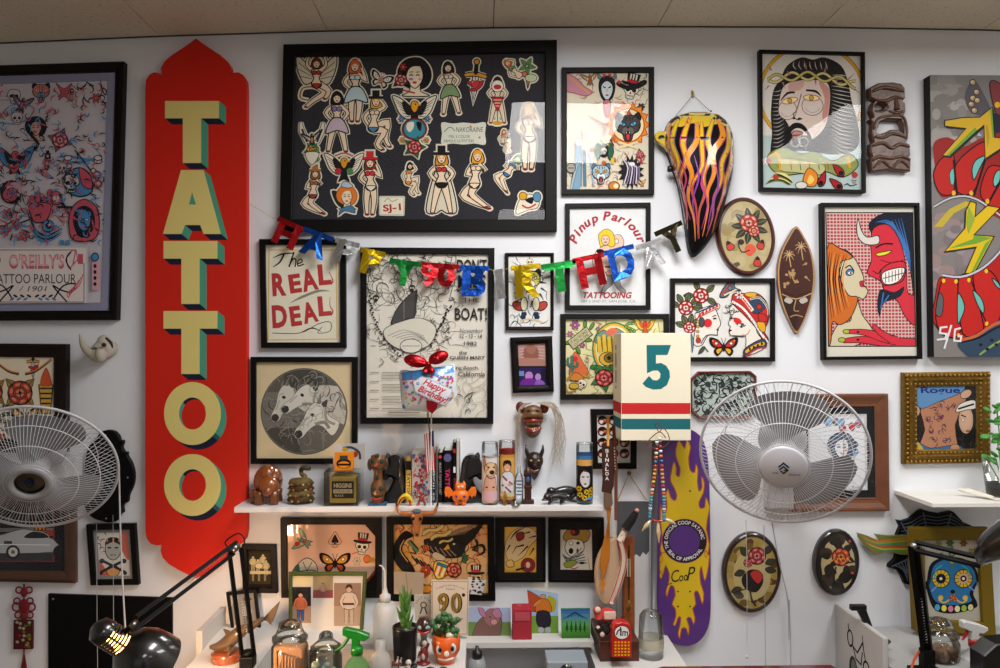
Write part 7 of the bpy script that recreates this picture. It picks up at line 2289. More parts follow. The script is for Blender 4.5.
candle(584.5,.12,8.3,60,'2c4a6a',47,'tall glass candle with a dark-haired woman and sunflowers on its label',ladylabel)
T = S(519,.12)
r = root('glass_bottle','small clear glass bottle with blue lettering between the candles','bottle',T)
m = M(T,'clear'); m.lathe([(0,.6),(4.4,.4),(4.4,24),(3.2,29),(1.6,31),(1.6,36),(2,37)],seg=20); build(m,'glass',r)
a = Art(.12 + 4.5 * sc(.12)); x,y = PX(T @ Vector((0,-4.5,18)))
for k in range(5): a.rect(x - 3.4 + (k % 2),y - 6 + 3.4 * k,x + 3.2,y - 4.6 + 3.4 * k,'5a6a8a')
build(a,'lettering',r)
T = S(505,.15)
r = root('brass_cartridge','tiny upright brass bullet cartridge in front of the red candle','cartridge',T)
m = M(T,'gilt','b08a3a'); m.lathe([(0,0),(1.8,0),(1.8,9),(1.3,11),(1.2,13),(0,15.5)],seg=12); build(m,'case',r)
T = S(515.5,.15)
r = root('metal_stopper','tiny round silver knob lying by the carved pillar','knob',T)
m = M(T,'metal','9a9a98'); m.lathe([(0,0),(4.6,0),(4.2,1.2),(1.4,2),(1,4.6),(0,5)],seg=14); build(m,'knob',r)
T = S(527.8,.12)
r = root('carved_pillar','dark carved wooden pillar with a blue stone','figurine',T)
m = M(T,'carved','3a1c14'); m.box(-6,6,-4,4,0,4,.4); m.box(-3.4,3.4,-3,3,3.6,28,.6); m.lathe([(0,27),(4.4,27.5),(4,32),(2,36),(0,37)],seg=14); m.box(-4,4,-3.5,3.5,15,18,.5); build(m,'pillar',r)
m = M(T,'gloss','2a5aa8'); m.ball((0,-3.6,25),(1.8,1.2,3)); build(m,'stone',r)
for i,(px,d,h,ln,lb) in enumerate(((566,.07,10,26,'black lacquered crawling animal figurine at the back'),(558,.13,5,18,'smaller black lacquered animal figurine with open red mouth at the front'))):
 T = S(px,d)
 r = root('panther_figurine',lb,'figurine',T)
 m = M(T,'gloss','100c0b'); q = 1 if i == 0 else .75
 m.tube([(-16 * q,-2,9 * q),(-9 * q,0,9 * q),(0,2,10 * q),(9 * q,2,8 * q),(16 * q,3,4 * q),(25 * q,4,2 * q)],[4.2 * q,4 * q,4.8 * q,4.6 * q,2.2 * q,1 * q],12,4)
 m.ball((-15 * q,-3,10 * q),(5 * q,3.6 * q,4 * q)); m.tube([(-18 * q,-4,8 * q),(-22 * q,-5,6.4 * q)],[2.6 * q,1 * q],8); build(m,'body',r)
 for x,y in ((-8,-4),(-6,5),(8,-4),(9,6)):
  m = M(T,'gloss','100c0b'); m.tube([(x * q,y * .6,7 * q),((x - 3) * q,y,3.4 * q),((x - 6) * q,y,1.2)],[2.6 * q,2 * q,1.2 * q],8,3); build(m,'leg',r)
 m = M(T,'gloss','8a1a18'); m.ball((-18.4 * q,-6,7.6 * q),(1.8 * q,1 * q,.8 * q)); build(m,'mouth',r)
# balloon on a stick
BLD = .2
r = thing('foil_balloon','gift-shaped foil balloon lettered Happy Birthday on a white stick','balloon',(W(431,505,.14).x,-.14,SZ))
def BF(x,y,h):
 u = max(-1,min(1,(x - 430) / 29)); v = max(-1,min(1,(y - 387) / 25))
 dep = .05 * math.sqrt(max(0,(1 - u * u) * (1 - v * v)))
 return W(x,y,BLD + dep + h)
ol = [(399,373),(404,369.5),(414,371),(424,369),(436,367),(446,366),(453,363.5),(455,368),(455.5,378),(457,392),(456,397),(447,403),(438,409),(430,412),(420,411),(409,411),(403,410),(401,398),(400,385)]
a = Art(fn=lambda x,y,h: BF(x,y,h),grid=(3,3),kind='gloss',lift=.00003)
a.poly(catmull(ol,2,True),'cfd4dc'); build(a,'balloon',r)
bk = Art(fn=lambda x,y,h: W(x,y,BLD - (BF(x,y,0).y * -1 - BLD) * 1),grid=(3,3),kind='foil'); bk.poly(catmull(ol,2,True),'9fb0c0'); build(bk,'balloon_back',r)
a = Art(fn=lambda x,y,h: BF(x,y,h + .0006),grid=(3,3),kind='gloss',lift=.00003); a.clip = None
a.poly([(399.6,373),(410,371),(430,368.5),(453,364.5),(454.6,372),(436,376),(418,379),(401,381)],'3a86c8')
rnd = random.Random(9)
for k in range(110):
 x,y = rnd.uniform(403,454),rnd.uniform(375,408)
 if y > 409 - max(0,x - 438) * .5: continue
 a.ell(x,y,rnd.uniform(.8,1.7),rnd.uniform(.8,1.7),rnd.choice(['d83a3a','3a8a4a','e0a82a','3a7ac8','c03a9a']),n=8)
a.push(432,390,1,24)
a.poly([(-21,0),(-15,-9),(19,-9),(20,10),(-15,9)],'b9bcc8'); a.poly([(-20,0),(-14.4,-8),(18,-8),(19,9),(-14.4,8)],'e2e2ea'); a.ell(-15.5,0,1.6,1.6,'3a7ab0'); a.ell(-15.5,0,.8,.8,'d8d8dc')
a.text('Happy',-11,-8.2,13,.6,'c0283a',.025,.3); a.text('Birthday!',-13,0,19,9,'c0283a',.025,.3)
a.pop()
a.line([(412,372),(411,378),(417,380)],.7,'b02030',n=3)
build(a,'print',r)
m = M(kind='foil',col='b81c24')
m.prism([(p.x,p.z) for p in [W(x,y,BLD + .05) for x,y in ((426,400),(438,403),(436,410),(432,414),(427,410))]],-BLD - .02,-BLD - .045,.004)
for (x,y,q,rr) in ((415.5,361,12,12),(438.5,357.5,10.5,-22)):
 m.ball(W(x,y,BLD + .04),(q * .0034,.017,.0215),Matrix.Rotation(math.radians(rr),3,'Y')); m.tube([W(x - 4,y,BLD + .056),W(x,y + 1,BLD + .06),W(428,364,BLD + .056)],[.004,.006,.004],8,3)
m.ball(W(428,364,BLD + .05),(.011,.012,.009)); m.tube([W(428,366,BLD + .05),W(425,372,BLD + .05)],[.008,.012],8); m.tube([W(429,366,BLD + .05),W(433,373,BLD + .05)],[.008,.011],8)
build(m,'bow',r)
m = M(kind='plastic',col='d8d8d8'); m.tube([W(431.5,405,BLD - .01),W(431,450,.17),(W(431,505,.14).x,-.14,SZ)],.0022,8); build(m,'stick',r)
# ------------------------------------------------------------------ birthday banner
BND = .05
r = thing('letter_banner','metallic paper letter banner reading HAPPY 90 BIRTHDAY','banner',(W(460,270,BND).x,-BND,W(460,300,BND).z))
cols = dict(r='b01a20',b='1a4fb0',s='b8b8ba',y='c9a818',g='1f8a3a',k='2a2412')
seq = [('H','r',287,234,24,26,24),('A','b',315,244,26,26,20),('P','s',345,252,20,24,14),('P','y',371,262,20,25,12),('Y','g',404,273,26,26,8),('90','r',438,275,34,24,4),('B','b',474,281,24,31,2),('I','s',500,284,8,30,-8),('R','y',527,281,24,33,-5),('T','g',560,277,28,30,-8),('H','r',591,271,26,32,-12),('D','b',622,263,25,32,-14),('A','s',652,254,22,26,-18),('Y','k',673,239,24,28,-24)]
knots = [(248,203),(273,218)]
for i,(ch,c,x,y,w,h,rot) in enumerate(seq):
 tr,a_,b_,c_,d_ = text_tris(ch,.05,0)
 co,si = math.cos(math.radians(rot)),math.sin(math.radians(rot))
 m = M(kind='foil',col=cols[c])
 V = []; F_ = []
 for t in tr:
  o = len(V)
  for p in t:
   u = (p[0] - (a_ + b_) / 2) / (b_ - a_) * w; v = -(p[1] - (c_ + d_) / 2) / (d_ - c_) * h
   dd = BND + .004 * math.sin(u * .25 + i) + .01 * (v / h + .5) * (1 if i % 2 else .3)
   V.append((u,v,dd))
  F_.append((o,o + 1,o + 2))
 # top tab joining the letters
 tb = [(-w * .62,-h * .5),(w * .62,-h * .5),(w * .62,-h * .5 + 5),(-w * .62,-h * .5 + 5)]
 o = len(V); V += [(u,v,BND) for u,v in tb]; F_.append((o,o + 1,o + 2,o + 3))
 fr = [W(x + u * co - v * si,y + u * si + v * co,dd) for u,v,dd in V]
 n_ = len(fr)
 m.add(fr,F_); m.add([p + Vector((0,.0006,0)) for p in fr],[tuple(reversed(f)) for f in F_])
 build(m,'letter',r,label={'r': 'red foil','b': 'blue foil','s': 'silver foil','y': 'yellow foil','g': 'green foil','k': 'dark gold foil'}[c] + ' letter')
 knots.append((x - w * .5 * co + h * .45 * si,y - w * .5 * si - h * .45 * co)); knots.append((x + w * .5 * co + h * .45 * si,y + w * .5 * si - h * .45 * co))
knots.append((684,229))
m = M(kind='cloth',col='b8a83a'); m.tube([W(248,203,.031)] + [W(x,y,BND - .002) for x,y in knots[1:]],.0009,5); build(m,'string',r)
# ------------------------------------------------------------------ fans
def fan(c,axis,R_,label,hubstyle,a0,mount,cords,roll=0):
 z = Vector(axis).normalized()
 q = z.to_track_quat('Z','Y').to_matrix().to_4x4()
 T = Matrix.Translation(c) @ q @ Matrix.Rotation(math.radians(roll),4,'Z')
 r = thing('wall_fan',label,'fan',(c.x,c.y,c.z))
 H = R_ * .32
 fz = lambda k: H * (1 - k ** 2.6)
 m = M(T,'plastic','d2d2d6')
 wr = .00095 * R_ / .25
 for i in range(112):
  t = 2 * PI * i / 112
  m.tube([(k * R_ * math.cos(t + .05 * (1 - k)),k * R_ * math.sin(t + .05 * (1 - k)),fz(k)) for k in (.27,.4,.55,.7,.84,.94,1)],wr,4)
 for k in (.56,.8,.3):
  m.tube([(k * R_ * math.cos(t * PI / 24),k * R_ * math.sin(t * PI / 24),fz(k) - wr) for t in range(48)],wr * 1.7,6,closed=True)
 build(m,'front_grille',r)
 m = M(T,'plastic','bdbdc0'); m.tube([(R_ * math.cos(t * PI / 36),R_ * math.sin(t * PI / 36),0) for t in range(72)],.0045,8,closed=True); build(m,'rim',r)
 m = M(T,'plastic','a8a8aa')
 bz = lambda k: -R_ * .36 * (1 - k ** 3)
 for i in range(56):
  t = 2 * PI * i / 56
  m.tube([(k * R_ * math.cos(t),k * R_ * math.sin(t),bz(k)) for k in (.3,.6,.8,.93,1)],wr,4)
 m.tube([(.72 * R_ * math.cos(t * PI / 20),.72 * R_ * math.sin(t * PI / 20),bz(.72)) for t in range(40)],wr * 1.6,6,closed=True)
 build(m,'rear_grille',r)
 for i in range(3):
  an = math.radians(a0 + 120 * i)
  m = M(T @ Matrix.Rotation(an,4,'Z'),'plastic','85878a')
  V = []; F_ = []
  nu,nv = 8,12
  for j in range(nv + 1):
   k = .16 + .7 * j / nv
   wd = .15 + .36 * math.sin(min(1,j / nv * 1.15) * PI * .62)
   if j > nv - 3: wd *= (1,.93,.72)[j - nv + 2]
   for u in range(nu + 1):
    v = (u / nu - .5) * 2 * wd + .12 * k
    V.append((k * R_ * math.cos(v / .55 * .75) ,k * R_ * math.sin(v / .55 * .75),R_ * (-.02 + .13 * (u / nu - .5))))
  for j in range(nv):
   for u in range(nu): F_.append((j * 9 + u,j * 9 + u + 1,j * 9 + u + 10,j * 9 + u + 9))
  m.add(V,F_,True); m.add([(x,y,zz - .002) for x,y,zz in V],F_,True); build(m,'blade',r)
 m = M(T,'plastic','9a9a9c'); m.lathe([(0,.3 * H),(.15 * R_,.25 * H),(.17 * R_,-.1 * R_),(0,-.1 * R_)]); build(m,'spinner',r)
 hr = .285 * R_
 m = M(T,'plastic','c6c6cc' if hubstyle == 'disc' else 'a2a2a4')
 if hubstyle == 'disc': m.lathe([(0,H + .006),(hr * .9,H + .003),(hr,H - .002),(hr,H - .01),(0,H - .01)],seg=40)
 else:
  m.lathe([(hr * .62,H - .004),(hr * .7,H + .004),(hr * .95,H + .002),(hr,H - .006),(hr * .62,H - .03)],seg=40); m.set('metal','6a665e'); m.lathe([(0,H - .006),(hr * .64,H - .012)],seg=40)
 b = build(m,'hub_cover',r)
 a = Art(lift=.00003,fn=lambda x,y,h: T @ Vector((x,y,H + (.0062 if hubstyle == 'disc' else -.004) + h)))
 s_ = hr / 24
 up = Vector((T.inverted().to_3x3() @ Vector((0,0,1)))); up.z = 0; up.normalize(); rt = Vector((up.y,-up.x,0))
 base = a.fn;
 a.fn = lambda x,y,h: base((rt.x * x - up.x * y) * s_,(rt.y * x - up.y * y) * s_,h)
 a.line([(-5,-1),(0,-6),(5,-1)],1.8,'1f2a6a'); a.line([(-4,2),(0,-2),(4,2),(0,6),(-3,3)],1.6,'1a3a24'); a.line([(0,2),(3,2)],1.4,'1a3a24')
 if hubstyle == 'disc': a.text('AIR',-11,5,-5,7,'2a3a6a'); a.text('BREEZE',5,6,16,8,'2a3a6a')
 build(a,'emblem',b)
 m = M(T,'plastic','b0b0b2'); m.lathe([(0,-R_ * .3),(.24 * R_,-R_ * .3),(.3 * R_,-R_ * .36),(.28 * R_,-R_ * .62),(.18 * R_,-R_ * .74),(0,-R_ * .76)],seg=28); build(m,'motor_housing',r)
 back = T @ Vector((0,0,-R_ * .6)); mt = Vector(mount)
 m = M(kind='plastic',col='b4b4b6'); m.tube([back,back + Vector((0,.03,-.03)),(mt.x,mt.y - .09,mt.z + .03),(mt.x,-.03,mt.z)],[.035,.028,.026,.03],14,4); build(m,'arm',r)
 m = M(kind='plastic',col='bcbcbe'); m.box(mt.x - .05,mt.x + .05,-.05,-.001,mt.z - .11,mt.z + .07,.01); build(m,'wall_bracket',r)
 for px,py0,py1,dd,w,kind in cords:
  m = M(kind='plastic',col='c8c8c8' if kind else 'a8a8aa')
  P_ = [W(px[i],py0 + (py1 - py0) * i / (len(px) - 1),dd) for i in range(len(px))]
  m.tube([(mt.x,-.05,mt.z - .02)] + P_ if False else P_,w,6,3)
  if kind == 2: m.ball(P_[-1],(.006,.006,.006))
  build(m,'power_cord' if kind == 1 else 'pull_string',r)
def towards(px,py,d,ox,oy):
 """axis whose dome centre shows ox,oy (as a share of its length, right/down) off the rim centre"""
 v = (CL - W(px,py,d)).normalized()
 rt = RC @ Vector((1,0,0)); up = RC @ Vector((0,1,0))
 k = math.sqrt(max(0,1 - ox * ox - oy * oy))
 rt = (rt - v * rt.dot(v)).normalized(); up = (up - v * up.dot(v)).normalized()
 return v * k + rt * ox - up * oy
fan(W(783,454,.42),towards(783,454,.42,.02,.5),.254,'white wall fan with a round emblem hub on the right wall','disc',76,(W(776,500,0).x,0,W(776,478,0).z),
 [((746,747,747),520,657,.06,.0011,2),((764,765,766),525,700,.06,.0011,0),((772,779,788,789),522,640,.03,.0022,0),((789,791,791),600,700,.02,.0022,1)])
fan(W(35,469,.5),towards(35,469,.5,-.2,.62),.226,'white wall fan with an open dark hub at the left edge','ring',65,(W(70,500,0).x,0,W(78,474,0).z),
 [((96.5,97,98),522,700,.2,.0011,0),((113,113.5,114),515,700,.2,.0011,0),((119,121,125,130),470,700,.2,.003,1)])
# ------------------------------------------------------------------ counters
CZ = W(560,621,0).z
WB = 'd2d0cc'
def slab(px0,px1,d0,d1,z0,z1,name,label,cat,kind='white_board',col=WB,b=.001):
 m = M(kind=kind,col=col); m.box(W(px0,640,d1).x,W(px1,640,d1).x,-d1,-d0,z0,z1,b)
 return tag(build(m,name),label,cat)
slab(205,594,0,.2,CZ - .02,CZ,'wall_ledge','long narrow white ledge along the wall above the desks','ledge')
r = thing('side_cabinet','white cabinet block at the left under the shark figurine','cabinet',(W(230,660,.3).x,-.32,.1))
m = M(kind='white_board',col=WB); p = W(205,640,.22).x; m.box(p,W(262,660,.33).x,-.46,-.201,.1,CZ); build(m,'body',r)
m = M(kind='white_board',col='c9c5bf'); m.box(p - .022,p - .002,-.24,-.001,.1,CZ + .062); tag(build(m,'partition'),'narrow white upright panel closing the left end of the ledge','panel')
slab(390,465,.201,.43,.1,CZ,'side_cabinet','white cabinet block under the potted plants','cabinet')
slab(597,690,.004,.34,.1,CZ - .045,'side_cabinet','white cabinet block under the brown stand and red toy radio','cabinet')
slab(263,387,.01,.62,CZ - .46,CZ - .43,'worktop','grey worktop holding the glass jars left of the aloe block','worktop','paint','9a9890')
slab(470,592,.01,.62,CZ - .46,CZ - .43,'worktop','grey worktop in the recess under the postcards','worktop','paint','9a9890')
DZ = CZ - .43
m = M(kind='gloss',col='5a1c20'); q0 = W(655,664,.35); q1 = W(834,664,.35); m.box(q0.x,q1.x,-.55,-.35,q0.z - .08,q0.z,.02); tag(build(m,'bench_seat'),'dark red padded bench edge at the bottom of the wall','bench')
# right desk with tall side panel
p0 = W(838,603,0)
r = thing('partition','white upright panel with motorcycle stickers at the end of the right desk','panel',(p0.x,-.2,.1))
m = M(kind='white_board',col='c4c2c0'); m.box(p0.x - .012,p0.x + .006,-.345,-.002,.1,p0.z,.004); build(m,'panel',r)
RZ = W(950,632,.06).z
m = M(kind='white_board',col='aaa8a6'); m.box(p0.x + .007,XR - .6,-.5,-.002,.1,RZ,.002); tag(build(m,'desk'),'white desk with a pale top at lower right','desk')
SP = lambda x,y,h: Vector((p0.x - .0121 - h,-x,p0.z - y))
a = Art(fn=SP,lift=.00003)   # side panel stickers: x metres from the wall, y metres down
a.push(.16,.085,.0026)
a.line([(-22,-18),(-16,2),(-8,8),(4,12),(12,2),(18,-6),(22,4),(28,20)],2.6,K); a.line([(-8,8),(0,22),(14,24),(18,6)],2.6,K); a.ell(28,26,10,13,K); a.ell(28,26,7,10,'c4c2c0'); a.ell(28,26,2.5,4,K)
a.ell(-16,0,9,12,K); a.ell(-16,0,6,9,'c4c2c0'); a.line([(18,-16),(22,4)],2,K); a.pop()
a.ell(.14,.185,.03,.045,'2a3a2c'); a.ell(.143,.18,.018,.03,'7a7a74'); a.ell(.27,.2,.024,.04,'5a2a22'); a.ell(.27,.195,.012,.02,'a08a70')
build(a,'stickers',r)
T = Matrix.Translation(W(858,614,.2)) @ Matrix.Scale(sc(.2),4)
r = thing('clamp','black clamp hooked over the white desk side panel','clamp',T.translation)
m = M(T,'plastic','0c0c0d'); m.box(-8,8,-3,3,4,9.5,1); m.prism([(-1,4),(8,4),(14,-12),(8,-14)],2,-2,.5); m.tube([(10,-2,-14),(20,-6,-20),(26,-10,-26)],[2.4,2.4,3.2],8,3); build(m,'clamp_body',r)
# right shelf
z = W(894,490,0).z; p = W(894,490,0).x
m = M(kind='white_board',col='e0ded8'); m.box(p,XR - .7,-.245,0,z - .014,z,.001)
tag(build(m,'wall_shelf'),'white wall shelf at the right edge holding a small potted plant','shelf')
T = Matrix.Translation((W(1001,490,.12).x,-.12,z)) @ Matrix.Scale(sc(.12),4)
r = thing('potted_plant','green leafy plant in a clear plastic cup with a white label','plant',T.translation)
m = M(T,'clear'); m.lathe([(0,.3),(13,.3),(17,37)],seg=24); m.set('cloth','4a4844'); m.lathe([(0,1),(12.4,1),(13.6,13),(0,14)]); build(m,'cup',r)
m = M(T,'leaf','3f8a34'); rnd = random.Random(2)
for k in range(26):
 an = rnd.uniform(0,2 * PI); h = rnd.uniform(34,62) if k < 18 else rnd.uniform(70,92); rr = rnd.uniform(4,20) if k < 18 else rnd.uniform(0,12)
 m.ball((rr * math.cos(an) - 3,rr * math.sin(an),h),(5.5,4,1.6),Matrix.Rotation(rnd.uniform(-.8,.8),3,'X') @ Matrix.Rotation(rnd.uniform(-.8,.8),3,'Y'),8,5)
 if k % 3 == 0: m.tube([(0,0,12),(rr * .5 * math.cos(an),rr * .5 * math.sin(an),h * .6),(rr * math.cos(an) - 3,rr * math.sin(an),h)],.6,5,2)
build(m,'leaves',r)
m = M(T,'paper','d8d4cc'); m.box(-13,8,-16.6,-16.2,16,30); m.set('paint','8a2a24'); m.box(-8,4,-16.8,-16.6,21,23); build(m,'label',r)
T = Matrix.Translation((W(980,495,.15).x,-.15,z)) @ Matrix.Scale(sc(.15),4)
r = thing('paper_strip','folded cream paper strip lying on the right shelf','paper',T.translation)
m = M(T,'paper','dcd6c6'); m.add([(-19,8,7),(-13,10,8),(8,-8,1),(40,-12,.6),(40,-18,.6),(5,-16,.6)],[(0,1,2,5),(2,3,4,5)]); m.add([(-19,8,6),(-8,6,8.5),(12,-4,2),(6,-8,1)],[(0,1,2,3)]); build(m,'strip',r)
# spider web wing sign
T = Matrix.Translation(W(915,585,.03))
r = thing('winged_sign','black spider-web wing cut-out with a yellow-green feathered tail','sign',T.translation)
C3 = lambda L_: [(840 + x / 6.25,490 + y / 6.25) for x,y in L_]
m = M(kind='paint',col='08080a')
o_ = C3([(360,190),(395,195),(440,180),(500,130),(520,122),(570,138),(630,148),(700,132),(715,140),(770,200),(850,235),(850,420),(450,600),(425,590),(405,585),(390,540),(360,500),(305,485),(310,465),(345,435),(355,400),(350,300),(380,230)])
m.prism([(W(x,y,.02).x,W(x,y,.02).z) for x,y in o_],-.001,-.02,.001); build(m,'web_wing',r)
a = Art(.0203)
for p in ([(380,200),(440,300)],[(520,140),(540,235),(545,300)],[(695,145),(670,235),(640,300)],[(440,580),(420,420)],[(320,480),(430,430)]): a.line(C3(p),1.6,'4c5260')
for k in range(4):
 a.line(C3([(395 - k * 6,215 + 22 * k),(450,200 + 22 * k),(520,160 + 22 * k),(610,172 + 20 * k),(690,160 + 22 * k),(780,215 + 18 * k)]),.7,'5c6470',n=3)
 a.line(C3([(340 + 22 * k,470 - 8 * k),(395 + 8 * k,500),(425,570 - 24 * k)]),.7,'5c6470',n=3)
build(a,'web_lines',r)
m = M(kind='gloss',col='6a6a22')
fe = C3([(112,268),(170,285),(250,320),(218,275),(300,285),(440,285),(440,405),(380,405),(300,385),(255,395),(215,405),(160,350),(118,300)])
m.prism([(W(x,y,.032).x,W(x,y,.032).z) for x,y in fe],-.0205,-.032,.001); build(m,'feather_tail',r)
a = Art(.0323,kind='gloss',clip=None)
for k,c in enumerate(('b0602a','8a8a2a','3a7a5a','a84a22','b09a2c','3f7a4a')):
 a.line(C3([(130 + 8 * k,282 + 12 * k),(210 + 10 * k,320 + 12 * k),(320,312 + 14 * k),(430,300 + 17 * k)]),2,c,n=4,taper=[.2,1,.9,.6])
build(a,'feather_paint',r)
# sugar skull board leaning on the desk
def art_sugar(a):
 X = lambda x,y: (840 + x / 6.25,490 + y / 6.25)
 Y_ = lambda x,y: (820 + x / 5.556,570 + y / 5.556)
 a.sh([X(540,620),X(560,480),X(620,430),X(700,420),X(790,440),X(850,500),X(870,600),Y_(880,60),Y_(850,130),Y_(870,180),Y_(860,210),Y_(740,240),Y_(640,220),Y_(600,130),Y_(590,60)],'16161e',.8)
 a.sh([X(560,610),X(580,490),X(630,445),X(700,432),X(780,450),X(840,510),X(855,600),Y_(870,60),Y_(830,130),Y_(840,175),Y_(740,195),Y_(650,180),Y_(615,120),Y_(605,50)],'2a6a9a',0)
 for f,x in ((-1,672),(1,797)):
  cx,cy = Y_(x,48)
  a.ell(cx,cy,9.5,9.5,'14141c'); a.ell(cx,cy,8.6,8.6,'c8a62c',n=20)
  for k in range(12): a.line([(cx + 4.5 * math.cos(k * PI / 6),cy + 4.5 * math.sin(k * PI / 6)),(cx + 8.6 * math.cos(k * PI / 6),cy + 8.6 * math.sin(k * PI / 6))],.7,'3a3a1c')
  a.ell(cx,cy,5,5,('14141c','c89a8a')[f > 0]); a.ell(cx,cy,3.2,3.2,'14141c'); a.ell(cx,cy,1.5,1.5,'d8d4cc')
 a.ell(*Y_(738,120),2.4,2,'14141c'); flower(a,*Y_(742,155),4.4,'c8662c','d8862c',5)
 for f in (-1,1):
  cx = 739 + 68 * f; a.line([Y_(739 + 20 * f,165),Y_(739 + 50 * f,182),Y_(cx + 12 * f,165)],1.5,'c8a64a',n=3); a.ell(*Y_(cx,155),2.6,2.6,'c8a64a')
  a.line([X(700 + 60 * f,470),X(700 + 100 * f,500),X(700 + 110 * f,560)],1.2,'3f9aa0',n=3); a.line([Y_(739 + 90 * f,90),Y_(739 + 120 * f,120)],1.4,'7a8ac8',n=3)
 for k,c in enumerate(('4a9ac0','d8cf4a','c87a9a','d8cf9a','8ab03a','c8c08a')):
  x = 652 + 37 * k; y = 208 + 8 * math.sin(k / 5 * PI); a.ell(*Y_(x,y),3,3.6,c,.7)
 for x,y,c,r_ in ((615,338,'9a8a34',3.6),(688,330,'3f6a4a',4),(772,332,'8a4a2c',3.8),(825,395,'a0862a',5)): flower(a,*X(x,y),r_,c,'8a7a34',6)
 for k in range(5): a.ell(*X(700,360 + 30 * k),1.8,1.6,('4a7a3a','a89a2c')[k % 2]);
 for f in (-1,1): a.line([X(700,420),X(700 + 40 * f,380),X(700 + 70 * f,400)],1.6,'3f6a4a',n=3)
wframe('skull_board','olive-gold framed sugar skull picture leaning behind the right lamp',[(909,527),(987,527),(993,634),(913,630)],12,'6a5612',.03,'flat',paper='aca798',art=art_sugar,base=.075,glass=False)
# ------------------------------------------------------------------ desk lamps
def beam(m,a_,b_,w,h):
 a_,b_ = Vector(a_),Vector(b_)
 m.tube([a_,b_],w,4,smooth=False)
def arms(r,A,B,off,w=.0075):
 for k in (-1,1):
  m = M(kind='paint',col='040404'); o_ = Vector(off) * k
  m.tube([Vector(A) + o_,Vector(B) + o_],w,4,smooth=False); build(m,'arm_bar',r)
 m = M(kind='metal',col='c8c8c8'); a_,b_ = Vector(A),Vector(B); mid = a_.lerp(b_,.55)
 P_ = []
 e1 = (b_ - a_).normalized(); e2 = Vector((0,1,0)); e3 = e1.cross(e2)
 for k in range(90): P_.append(a_.lerp(mid,.15 + .8 * k / 89) + (e2 * math.cos(k * 1.2) + e3 * math.sin(k * 1.2)) * .004 + Vector(off) * .2)
 m.tube(P_,.0011,4); build(m,'spring',r)
BJ,TJ,HJ = W(248,655,.38),W(235,548,.42),W(134,624,.82)
r = thing('desk_lamp','black spring-arm desk lamp, switched on, over the left desk','lamp',(BJ.x,BJ.y,CZ))
m = M(kind='paint',col='040404'); m.box(BJ.x - .022,BJ.x + .022,BJ.y - .02,BJ.y + .02,CZ,CZ + .035,.003); m.lathe([(0,0),(.016,0),(.016,.02),(0,.02)],(BJ.x,BJ.y,CZ + .03)); build(m,'clamp_base',r)
arms(r,BJ,TJ,(.019,0,0)); arms(r,TJ,HJ,(.004,0,.018))
m = M(kind='metal',col='8a8a88'); m.lathe([(0,-.016),(.012,-.016),(.012,.016),(0,.016)],tuple(TJ),'y',16); m.lathe([(0,-.012),(.008,-.012),(.008,.012),(0,.012)],tuple(HJ),'y',12); m.set('paint','040404')
m.tube([TJ + Vector((.012,0,-.01)),TJ + Vector((.03,0,.02)),TJ + Vector((.01,0,.045)),TJ + Vector((-.03,0,.02)),TJ + Vector((-.02,0,0))],.0022,6,4); build(m,'joints',r)
HS = W(105,633,.84); ax = Vector((.5,.42,-.6)).normalized()
T = Matrix.Translation(HS) @ ax.to_track_quat('Z','Y').to_matrix().to_4x4()
m = M(T,'gloss','0a0808')
m.lathe([(.027,.055),(.04,.065),(.062,.085),(.076,.115),(.081,.15),(.082,.175)],seg=40); m.set('paint','e4d8c4'); m.lathe([(.0805,.175),(.0795,.15),(.0745,.116),(.06,.087),(.038,.067),(.026,.057)],seg=40); build(m,'shade',r)
m = M(T,'gloss','0a0808')
for k in range(6): m.lathe([(.030,.048 - .009 * k),(.0345,.048 - .009 * k),(.0345,.0435 - .009 * k),(.030,.0435 - .009 * k),(.030,.048 - .009 * k)],seg=28)
m.lathe([(.034,-.002),(.032,-.02),(.014,-.034),(0,-.036)],seg=28)
for k in range(6):
 an = k * PI / 3; m.tube([(.032 * math.cos(an),.032 * math.sin(an),-.002),(.032 * math.cos(an),.032 * math.sin(an),.056)],.0028,4)
build(m,'vented_socket',r)
m = M(T,'glow','ffb35a'); m.ball((0,0,.1),(.036,.036,.04)); m.lathe([(.012,-.0),(.014,.03),(.02,.06)],seg=16); build(m,'bulb',r)
m = M(kind='paint',col='040404'); m.tube([HJ,W(122,633,.83),HS + ax * .03 + Vector((0,0,.03))],.007,8,3); build(m,'head_bracket',r)
pl = bpy.data.lights.new('lamp_bulb','POINT'); pl.energy = 15; pl.color = (1,.62,.36); pl.shadow_soft_size = .03
po = bpy.data.objects.new('lamp_bulb',pl); COL.objects.link(po); po.parent = r; po.location = (T @ Vector((0,0,.155))) - r.location
B2,J2,H2 = W(927,652,.42),W(914,546,.46),W(981,562,.55)
r = thing('desk_lamp','black spring-arm desk lamp standing on the right desk','lamp',(B2.x,B2.y,B2.z - .03))
m = M(kind='paint',col='040404'); m.box(B2.x - .05,B2.x + .04,B2.y - .03,B2.y + .03,RZ,RZ + .02,.003); m.box(B2.x - .018,B2.x + .018,B2.y - .018,B2.y + .018,RZ,B2.z + .01,.003); build(m,'clamp_base',r)
arms(r,B2,J2,(.010,0,0),.0105); arms(r,J2,H2,(.002,0,.012),.008)
m = M(kind='metal',col='b0b0b0'); m.ball(tuple(H2),.012); build(m,'joint',r); m = M(kind='metal',col='b0b0b0'); m.ball(tuple(J2),.011); build(m,'joint',r)
m = M(kind='gloss',col='040404'); m.tube([H2,W(990,548,.6),W(1020,532,.66)],[.012,.04,.06],16,3); build(m,'shade',r)
m = M(kind='plastic',col='b0481c'); m.tube([W(919,652,.42),W(914,660,.45),W(909,680,.5)],.004,6,3); build(m,'cord',r)
